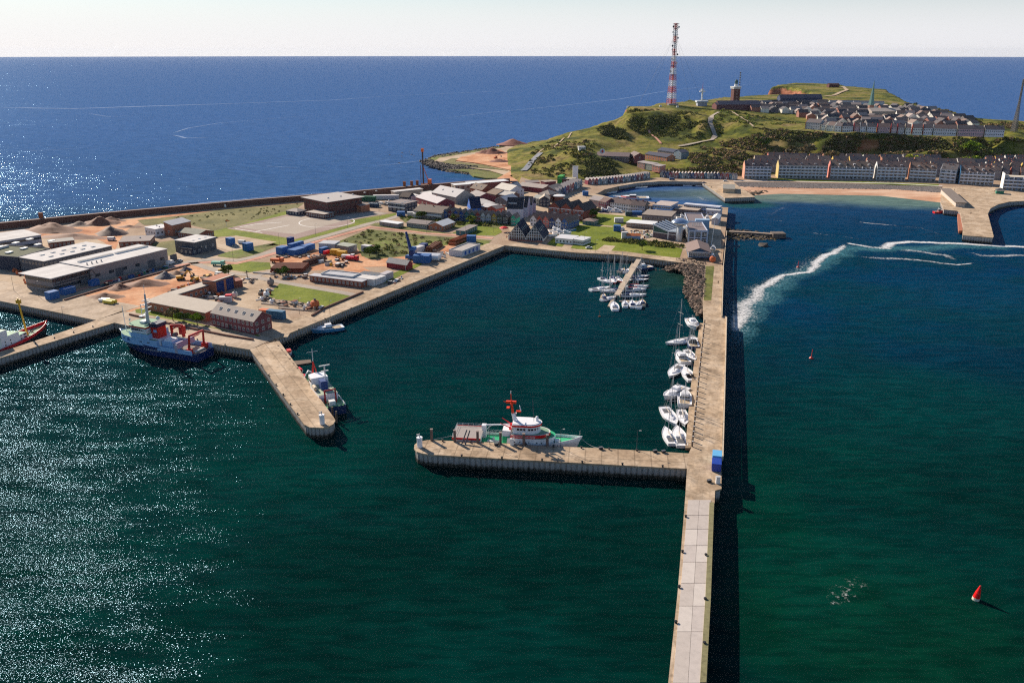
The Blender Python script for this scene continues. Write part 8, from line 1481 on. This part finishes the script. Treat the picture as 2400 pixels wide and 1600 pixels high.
def gear(name, label, poly, n, smin=.5, smax=1.6, cols=GEARC, cat='stored gear', z=5.95):
    pl = [P(x, y, z) for x, y in poly]; xs = [p.x for p in pl]; ys = [p.y for p in pl]; k = 0
    for t in range(n * 12):
        if k >= n: break
        x, y = q.uniform(min(xs), max(xs)), q.uniform(min(ys), max(ys))
        if not inpoly(x, y, [(p.x, p.y) for p in pl]): continue
        s_ = q.uniform(smin, smax); m = q.choice(cols); ty = .6 if cat == 'buoy' else q.random(); o = empty(name, (x, y, z), q.uniform(0, 3.1), CNAME.get(m, 'dull') + (' float' if cat == 'buoy' else ' box' if ty < .45 else ' drum' if ty < .75 else ' bars') + ', one of the ' + label, cat, label)
        if ty < .45: part(o, 'body', lambda mm: mm.box(-s_, s_, -s_ * .6, s_ * .6, 0, s_ * .9, m)); part(o, 'lid', lambda mm: mm.box(-s_ * 1.05, s_ * 1.05, -s_ * .65, s_ * .65, s_ * .9, s_ * 1.0, q.choice(cols)))
        elif ty < .75: part(o, 'body', lambda mm: mm.lathe([(s_ * .5, 0), (s_ * .5, s_ * 1.1), (s_ * .3, s_ * 1.25)], m, 9))
        else: part(o, 'body', lambda mm: (mm.bar((-s_ * 1.6, 0, .25), (s_ * 1.6, 0, .3), .25, m, 6), mm.bar((-s_ * 1.4, .6, .25), (s_ * 1.4, .5, .3), .25, m, 6)))
        k += 1
gear('stored_gear', 'odd gear piled beside the square lawn', [(608, 680), (640, 678), (640, 700), (660, 703), (720, 716), (755, 722), (745, 732), (690, 724), (640, 712), (606, 705)], 46)
gear('stored_gear', 'odd gear in the brick workshop yard', [(476, 698), (500, 684), (545, 690), (545, 704), (525, 716), (490, 706)], 22)
gear('stored_gear', 'rubble and parts on the round grass island', [(560, 655), (590, 650), (612, 655), (605, 668), (575, 668)], 18, .4, 1.0)
gear('stored_gear', 'machinery parts behind the brick workshop wing', [(392, 685), (440, 668), (450, 655), (520, 634), (522, 645), (470, 660), (440, 684), (400, 692)], 34, .6, 1.8, GEARC + [YEL, OR_, GREEN, WHITE])
gear('stored_gear', 'parts and crates around the rusty pipe stacks', [(640, 640), (700, 650), (720, 640), (722, 655), (690, 655), (640, 650)], 26, .5, 1.4)
gear('stored_gear', 'crates and steel in the middle of the sand yard', [(745, 612), (790, 606), (812, 612), (812, 626), (775, 626)], 22, .7, 1.8, GEARC + [YEL])
gear('stored_gear', 'boards and boxes below the blue containers', [(650, 602), (720, 600), (765, 598), (760, 606), (700, 606), (650, 606)], 22, .5, 1.2)
gear('stored_gear', 'building material beside the low white building', [(1020, 590), (1060, 592), (1050, 602), (1010, 612), (1000, 618), (1010, 600)], 16, .6, 1.5, GEARC + [WHITE, WHITE])
gear('stored_gear', 'boxes and pallets behind the white tank container', [(905, 662), (935, 655), (945, 648), (950, 656), (920, 668)], 14, .5, 1.2, GEARC + [CB_])
gear('stored_gear', 'stored parts near the sea wall depot', [(870, 475), (920, 472), (935, 478), (900, 485), (870, 481)], 26, .6, 1.8, GEARC + [GREEN, WHITE])
gear('stored_gear', 'crates along the warehouse wall', [(235, 668), (300, 650), (385, 628), (390, 622), (395, 628), (300, 656), (240, 674)], 34, .6, 1.6, [DB_, DG, CB_, BLACK, RED, WHITE, DG, GREEN])
gear('stored_gear', 'stored floats in front of the dark block', [(30, 632), (60, 640), (70, 660), (60, 668), (50, 650), (28, 640)], 20, .8, 1.6, [OR_, OR_, RUST], 'buoy')
gear('stored_gear', 'boat parts and pallets before the research hall', [(1477, 540), (1528, 542), (1528, 556), (1500, 560), (1478, 548)], 46, .5, 1.2, GEARC + [WHITE, WHITE, GREEN])
gear('stored_gear', 'small items between the laid up boats', [(1390, 492), (1500, 497), (1500, 502), (1390, 498)], 26, .5, 1.2, GEARC + [WHITE, WHITE])
# boats laid up ashore
for i, (x, y, a, c, kd) in enumerate([(1398, 491, .1, 'w', 'open'), (1413, 494, .2, 'b', 'motor'), (1428, 492, .1, 'w', 'motor'), (1444, 494.5, -.1, 'w', 'motor'), (1523, 496, 1.4, 'w', 'motor'), (1537, 497.5, 1.5, 'w', 'motor'), (1567, 498, 1.2, 'w', 'open'), (1599, 510, .1, 'w', 'motor'), (1624, 500, .3, 'w', 'open'), (1636, 501, .4, 'w', 'open'), (1657, 512, 1.5, 'w', 'motor'), (1671, 584, 1.3, 'c', 'motor'), (1670, 604, -1.5, 'w', 'motor'), (1310, 545, .2, 'w', 'motor'), (1325, 547, .1, 'w', 'motor'), (1300, 540, .3, 'w', 'motor'), (1340, 538, .1, 't', 'open'), (1296, 550, .2, 'w', 'open')]):
    small_boat(kd, 'laid up boat ashore, ' + ['open one left in the boat storage', 'blue one in the boat storage', 'white one with cabin in the boat storage', 'rightmost cabin boat of the left storage row', 'white cruiser before the orange roofed house', 'white cruiser before the bright blue house', 'open boat beside the blue house', 'white cruiser between the two sheds', 'open boat behind the dark harbour block', 'second open boat behind the dark harbour block', 'white cruiser beside the white boat shed', 'cream one under the tall mast by the club house', 'white one beside the club house', 'white one behind the clinic', 'long white one behind the holiday houses', 'white one next to the restaurant roof', 'turquoise one at the end of the holiday houses', 'open one nearest the restaurant'][i], x, y, a, 9 if kd == 'motor' else 7, c, group='boats laid up ashore', z=5.97)
# vehicles and machines
def vehicle(label, px, py, ang, m, kind='car', z=5.97, cat=None):
    def f(o):
        if kind == 'car': L_, W_, H_ = 4.3, 1.8, 1.45
        elif kind == 'van': L_, W_, H_ = 5.4, 2.0, 2.3
        else: L_, W_, H_ = 8.0, 2.5, 3.0
        if kind == 'car':
            part(o, 'body', lambda mm: mm.box(-L_ / 2, L_ / 2, -W_ / 2, W_ / 2, .3, .85, m)); mb = MB(); a, b2, c, d = -L_ * .38, -L_ * .25, L_ * .12, L_ * .28
            mb.add([(a, -W_ / 2 + .05, .85), (d, -W_ / 2 + .05, .85), (d, W_ / 2 - .05, .85), (a, W_ / 2 - .05, .85), (b2, -W_ / 2 + .2, H_), (c, -W_ / 2 + .2, H_), (c, W_ / 2 - .2, H_), (b2, W_ / 2 - .2, H_)], [(4, 5, 6, 7), (0, 1, 5, 4), (1, 2, 6, 5), (2, 3, 7, 6), (3, 0, 4, 7)], GLASS); mb.build('cabin', o); part(o, 'roof', lambda mm: mm.box(b2, c, -W_ / 2 + .2, W_ / 2 - .2, H_, H_ + .05, m))
        elif kind == 'van': part(o, 'body', lambda mm: mm.box(-L_ / 2, L_ * .34, -W_ / 2, W_ / 2, .35, H_, m)); part(o, 'cab', lambda mm: mm.box(L_ * .34, L_ / 2, -W_ / 2, W_ / 2, .35, 1.3, m)); part(o, 'windscreen', lambda mm: mm.add([(L_ * .34 + .01, -W_ / 2 + .1, H_ - .1), (L_ * .34 + .01, W_ / 2 - .1, H_ - .1), (L_ * .46, W_ / 2 - .1, 1.32), (L_ * .46, -W_ / 2 + .1, 1.32)], [(0, 1, 2, 3)], GLASS))
        else: part(o, 'load_bed', lambda mm: mm.box(-L_ / 2, L_ * .2, -W_ / 2, W_ / 2, .9, 2.4, m)); part(o, 'cab', lambda mm: mm.box(L_ * .25, L_ / 2, -W_ / 2, W_ / 2, .6, H_, m)); part(o, 'window', lambda mm: mm.box(L_ / 2, L_ / 2 + .03, -W_ / 2 + .2, W_ / 2 - .2, 1.8, 2.7, GLASS))
        for sx_ in (-.32, .32):
            for sy_ in (-1, 1): part(o, 'wheel', lambda mm: mm.bar((L_ * sx_, sy_ * (W_ / 2 - .22), .36), (L_ * sx_, sy_ * (W_ / 2 + .02), .36), .36 if kind != 'truck' else .5, BLACK, 10))
    return simple('parked_' + kind if kind != 'truck' else 'truck', label, cat or kind, px, py, f, z, ang)
SV = W((.55, .55, .56))
for a in [('silver car on the pink path beside the long warehouse', 336, 637, AN, SV, 'car'), ('white car near the warehouse end, left of two', 400, 619, AN, WHITE, 'van'), ('silver car near the warehouse end, right of two', 421, 613, AN, SV, 'car'), ('white van on the path before the truss gable', 262, 563, 0, WHITE, 'van'), ('dark blue truck on the sand road by the sea wall', 459, 489, .15, W((.03, .05, .12)), 'truck'), ('white and red truck on the sand road by the sea wall', 519, 487, .15, WHITE, 'truck'), ('orange red truck behind the small square lawn', 650, 615, -.2, OR_, 'truck'), ('red truck with crane in the sand yard', 826, 610, -.35, W((.5, .01, .03)), 'truck'), ('red loading truck left of the red crane truck', 816, 606, -.2, WHITE, 'truck'), ('red tank truck beside the single blue container', 766, 595, 1.2, W((.6, .01, .04)), 'van'), ('dark car by the court', 552, 577, .3, SV, 'car'), ('white van between the upright blue containers', 568, 571, -.2, WHITE, 'van'), ('white car at the boat yard behind the orange tent', 1455, 540, .2, WHITE, 'van'), ('turquoise boat trailer van at the small square lawn', 512, 622, -.1, W((.2, .5, .4)), 'truck'), ('dark car parked on the jetty root', 1650, 430, 0, W((.03, .05, .12)), 'car'), ('dark blue van on the harbour road', 1575, 422.5, 0, W((.05, .1, .2)), 'van'), ('white car at the bend of the harbour lane', 1700, 425.5, 0, WHITE, 'car'), ('white van by the white clinic', 1380, 594 - 12, .3, WHITE, 'car')]: vehicle(*a)
def excavator(label, px, py, ang, m):
    def f(o):
        part(o, 'track', lambda mm: mm.box(-2, 2, -1.5, -.9, 0, .9, BLACK)); part(o, 'track', lambda mm: mm.box(-2, 2, .9, 1.5, 0, .9, BLACK)); part(o, 'body', lambda mm: mm.box(-2.3, 1.4, -1.3, 1.3, .9, 2.2, m)); part(o, 'cab', lambda mm: mm.box(.1, 1.6, .2, 1.3, 2.2, 3.2, GLASS))
        part(o, 'boom', lambda mm: (mm.bar((1.2, -.3, 1.8), (4.0, -.3, 5.2), .28, m, 6), mm.bar((4.0, -.3, 5.2), (7.0, -.3, 3.2), .22, m, 6))); part(o, 'bucket', lambda mm: mm.box(6.6, 7.6, -.8, .2, 1.6, 3.2, DG))
    simple('excavator', label, 'excavator', px, py, f, 5.97, ang)
excavator('yellow excavator in the red sand yard, left one', 424, 655, .25, YEL); excavator('yellow excavator in the red sand yard, right one', 456, 658, 2.7, YEL); excavator('small orange excavator in the headland pit', 1162, 372, .5, OR_)
def blue_crane(o): part(o, 'base', lambda m: m.box(-4, 9, -1.6, 1.6, .6, 2.6, CB_)); part(o, 'tower', lambda m: m.bar((0, 0, 2.5), (-3.5, 0, 17), 1.5, DB_, 4, .8)); part(o, 'cab', lambda m: m.box(-1.4, 1.4, -1.4, 1.4, 2.6, 5.6, DB_)); part(o, 'counterweight', lambda m: m.box(-.5, 2.4, -1.8, 1.8, 6, 8, CB_))
simple('dock_crane', 'blue dock crane with raised jib beside the dark red house', 'crane', 966, 608, blue_crane, 5.97, -.35)
def rig(o): part(o, 'carriage', lambda m: m.box(-2, 8, -2.4, 2.4, 0, 5, RUST)); part(o, 'leader', lambda m: (m.bar((0, 0, 0), (0, 0, 36), .7, W((.08, .06, .06)), 4), m.bar((-2.2, 0, 0), (-2.2, 0, 22), .25, RUST, 4))); part(o, 'head', lambda m: m.box(-1.2, 1.2, -1, 1, 34, 37, ORANGE)); part(o, 'stay', lambda m: m.bar((6, 0, 4), (.4, 0, 20), .3, ORANGE, 4)); part(o, 'cab', lambda m: m.box(4, 7.5, -2, 2, 5, 9, ORANGE))
simple('piling_rig', 'tall dark piling rig with orange cab on the sea wall', 'piling rig', 993, 443, rig, 6)
for i, (x, y) in enumerate([(948, 436.5), (965, 435.5), (978, 434), (97, 512)]): simple('rust_pillar', ['leftmost', 'middle', 'rightmost', 'lone far left'][i] + ' rust brown sheet pile block standing on the sea wall', 'pile block', x, y, lambda o: (part(o, 'body', lambda m: m.box(-1.2, 1.2, -1, 1, -2, 4, W((.26, .09, .04)))), part(o, 'cap', lambda m: m.box(-1.4, 1.4, -1.2, 1.2, 4, 4.3, RUST))), 10.4)
simple('windsock', 'orange windsock pole at the corner of the pitch', 'windsock', 531, 530, lambda o: (part(o, 'pole', lambda m: m.bar((0, 0, 0), (0, 0, 4.5), .1, WHITE, 5)), part(o, 'sock', lambda m: m.bar((0, 0, 4.2), (2.6, 0, 3.9), .5, ORANGE, 8, .25))), 5.97)
simple('light_tower', 'white slab shaped tower beside the green ended hall', 'tower', 1348, 424, lambda o: (part(o, 'slab', lambda m: m.box(-2.6, 2.6, -1, 1, 0, 14, HWHITE)), part(o, 'cap', lambda m: m.box(-2.8, 2.8, -1.2, 1.2, 14, 14.4, LGREY))), 5.97)
simple('rotunda', 'round brick rotunda with white ring roof on the harbour lane', 'building', 1309, 472, lambda o: (part(o, 'wall', lambda m: m.lathe([(4.2, 0), (4.2, 4.6)], BRICK, 20)), part(o, 'ring_roof', lambda m: m.lathe([(3.4, 4.9), (5.6, 4.6), (5.7, 5.2), (3.6, 5.6)], WHITE, 24)), part(o, 'roof', lambda m: m.lathe([(3.4, 4.6), (3.4, 5.0)], DG, 20))), 5.97)
simple('sunshade', 'bright red sunshade on the quay lawn corner', 'sunshade', 1181, 543, lambda o: (part(o, 'pole', lambda m: m.bar((0, 0, 0), (0, 0, 3), .08, WHITE, 5)), part(o, 'canopy', lambda m: m.lathe([(3.4, 2.6), (2.4, 3.3), (.1, 4.0)], mat((.75, .03, .04), .7), 10))), 5.97)
for i in range(14):
    t = (i + .5) / 14; simple('cafe_table', 'orange red covered cafe table, one of the row before the white restaurant', 'table', 1193 + 78 * t, 562.5 + 4.6 * t, lambda o: (part(o, 'top', lambda m: m.box(-.9, .9, -.6, .6, .72, .8, W((.60, .18, .12)))), part(o, 'bench', lambda m: m.box(-.9, .9, -1.1, -.8, 0, .45, W((.5, .16, .1)))), part(o, 'leg', lambda m: m.box(-.1, .1, -.1, .1, 0, .72, DG))), 5.97, -.05, 'cafe tables before the restaurant')
simple('work_tent', 'white tent with orange roof beside the boat yard', 'tent', 1484, 560, lambda o: (part(o, 'wall', lambda m: m.box(-4.6, 4.6, -2.4, 2.4, 0, 2.6, W((.36, .42, .6)))), part(o, 'roof', lambda m: m.add([(-4.8, -2.6, 2.6), (4.8, -2.6, 2.6), (4.8, 0, 4), (-4.8, 0, 4), (4.8, 2.6, 2.6), (-4.8, 2.6, 2.6)], [(0, 1, 2, 3), (3, 2, 4, 5)], W((.72, .20, .06))))), 5.97)
simple('tall_mast', 'tall slim white mast standing beside the dark harbour block', 'mast', 1667, 575, lambda o: (part(o, 'pole', lambda m: m.bar((0, 0, 0), (2.2, 3, 21), .2, WHITE, 6, .12)), part(o, 'base', lambda m: m.box(-.6, .6, -.6, .6, 0, .5, LGREY))), 5.97)
simple('flag_pole', 'white flag pole in front of the dark red house', 'flag pole', 951, 634, lambda o: (part(o, 'pole', lambda m: m.bar((0, 0, 0), (0, 0, 9), .09, WHITE, 5)), part(o, 'knob', lambda m: m.lathe([(.15, 9), (.15, 9.2)], WHITE, 6))), 5.97)
simple('anchor_monument', 'dark iron sculpture on the round grass island', 'sculpture', 580, 654, lambda o: (part(o, 'post', lambda m: (m.bar((0, 0, 0), (0, 0, 5), .25, BLACK, 6), m.bar((-1.2, 0, 3.6), (1.2, 0, 4.4), .2, BLACK, 6))), part(o, 'base', lambda m: m.lathe([(1.4, 0), (1.0, .8)], LGREY, 10))), 5.97)
simple('earth_ramp_net', 'grey blue rockfall chute running down the hill above the harbour quarter', 'chute', 1226, 404, lambda o: part(o, 'chute', lambda m: None), 5.97)
o = bpy.data.objects.get('earth_ramp_net'); 
if o:
    for ch in list(o.children): bpy.data.objects.remove(ch)
    bpy.data.objects.remove(o)
ro = strip('slope_netting', [(1227, 402), (1240, 388), (1252, 375), (1266, 361)], 7, W((.20, .21, .24)), terr=True, lift=1.0); ro['kind'] = 'thing'; tag(ro, 'grey netting strip laid straight down the grassy slope', 'netting')
# people on the piers and quays
SKIN = mat((.45, .27, .19), .7); 
def person(label, px, py, ang, top, leg, z=6.05, grp=None):
    def f(o):
        mb = MB(); 
        for s_ in (-1, 1): mb.lathe([(.07, 0), (.08, .45), (.11, .85)], leg, 7, Matrix.Translation((0, s_ * .1, 0))); mb.lathe([(.045, .75), (.055, 1.1), (.07, 1.42)], top, 6, Matrix.Translation((0, s_ * .25, 0))); mb.lathe([(.04, .66), (.045, .78)], SKIN, 6, Matrix.Translation((0, s_ * .25, 0)))
        mb.lathe([(.17, .82), (.15, 1.05), (.22, 1.4), (.08, 1.5)], top, 9); mb.lathe([(.06, 1.48), (.07, 1.55), (.11, 1.62), (.11, 1.72), (.05, 1.8)], SKIN, 9); mb.build('body', o, True); part(o, 'hair', lambda m: m.lathe([(.12, 1.68), (.115, 1.76), (.05, 1.83)], BLACK, 9))
    simple('person', label, 'person', px, py, f, z, ang, grp)
for i, (x, y, t, l_, wz) in enumerate([(1586, 610, BLACK, DARK, 'walking on the quay below the club house'), (1683, 665, BLACK, DARK, 'walking alone on the upper long pier'), (1602, 614, NAVY, DARK, 'behind the walker on the quay'), (1187, 558, RED, DARK, 'at the corner before the restaurant'), (1190, 549, WHITE, DARK, 'near the red sunshade'), (2237, 447, DARK, DARK, 'on the square before the hotels'), (2275, 502, DARK, NAVY, 'on the landing pier'), (2331, 450, NAVY, DARK, 'near the kiosk'), (1718, 470 + 20, DARK, DARK, 'near the pier shed corner'), (1374, 465, DARK, DARK, 'beside the blue bin on the harbour lane'), (2213, 452, RED, DARK, 'at the beach end of the landing pier'), (1667, 441, DARK, DARK, 'on the stone jetty')]): person('person in dark clothes ' + wz if t != RED and t != WHITE else 'person in ' + ('red' if t == RED else 'white') + ' top ' + wz, x, y, i * .7, t, l_)
# ---------------------------------------------------------------- sea air
mb = MB(); m = bpy.data.materials.new('sea_air'); m.use_nodes = True; N = m.node_tree.nodes; N.remove(N['Principled BSDF'])
v = N.new('ShaderNodeVolumePrincipled'); v.inputs['Color'].default_value = (.82, .88, 1, 1); v.inputs['Density'].default_value = 1.0e-5; v.inputs['Anisotropy'].default_value = .2
m.node_tree.links.new(v.outputs[0], N['Material Output'].inputs['Volume'])
mb.box(-28000, 28000, -300, 36000, -130, 190, m); tag(mb.build('haze'), kind='stuff')
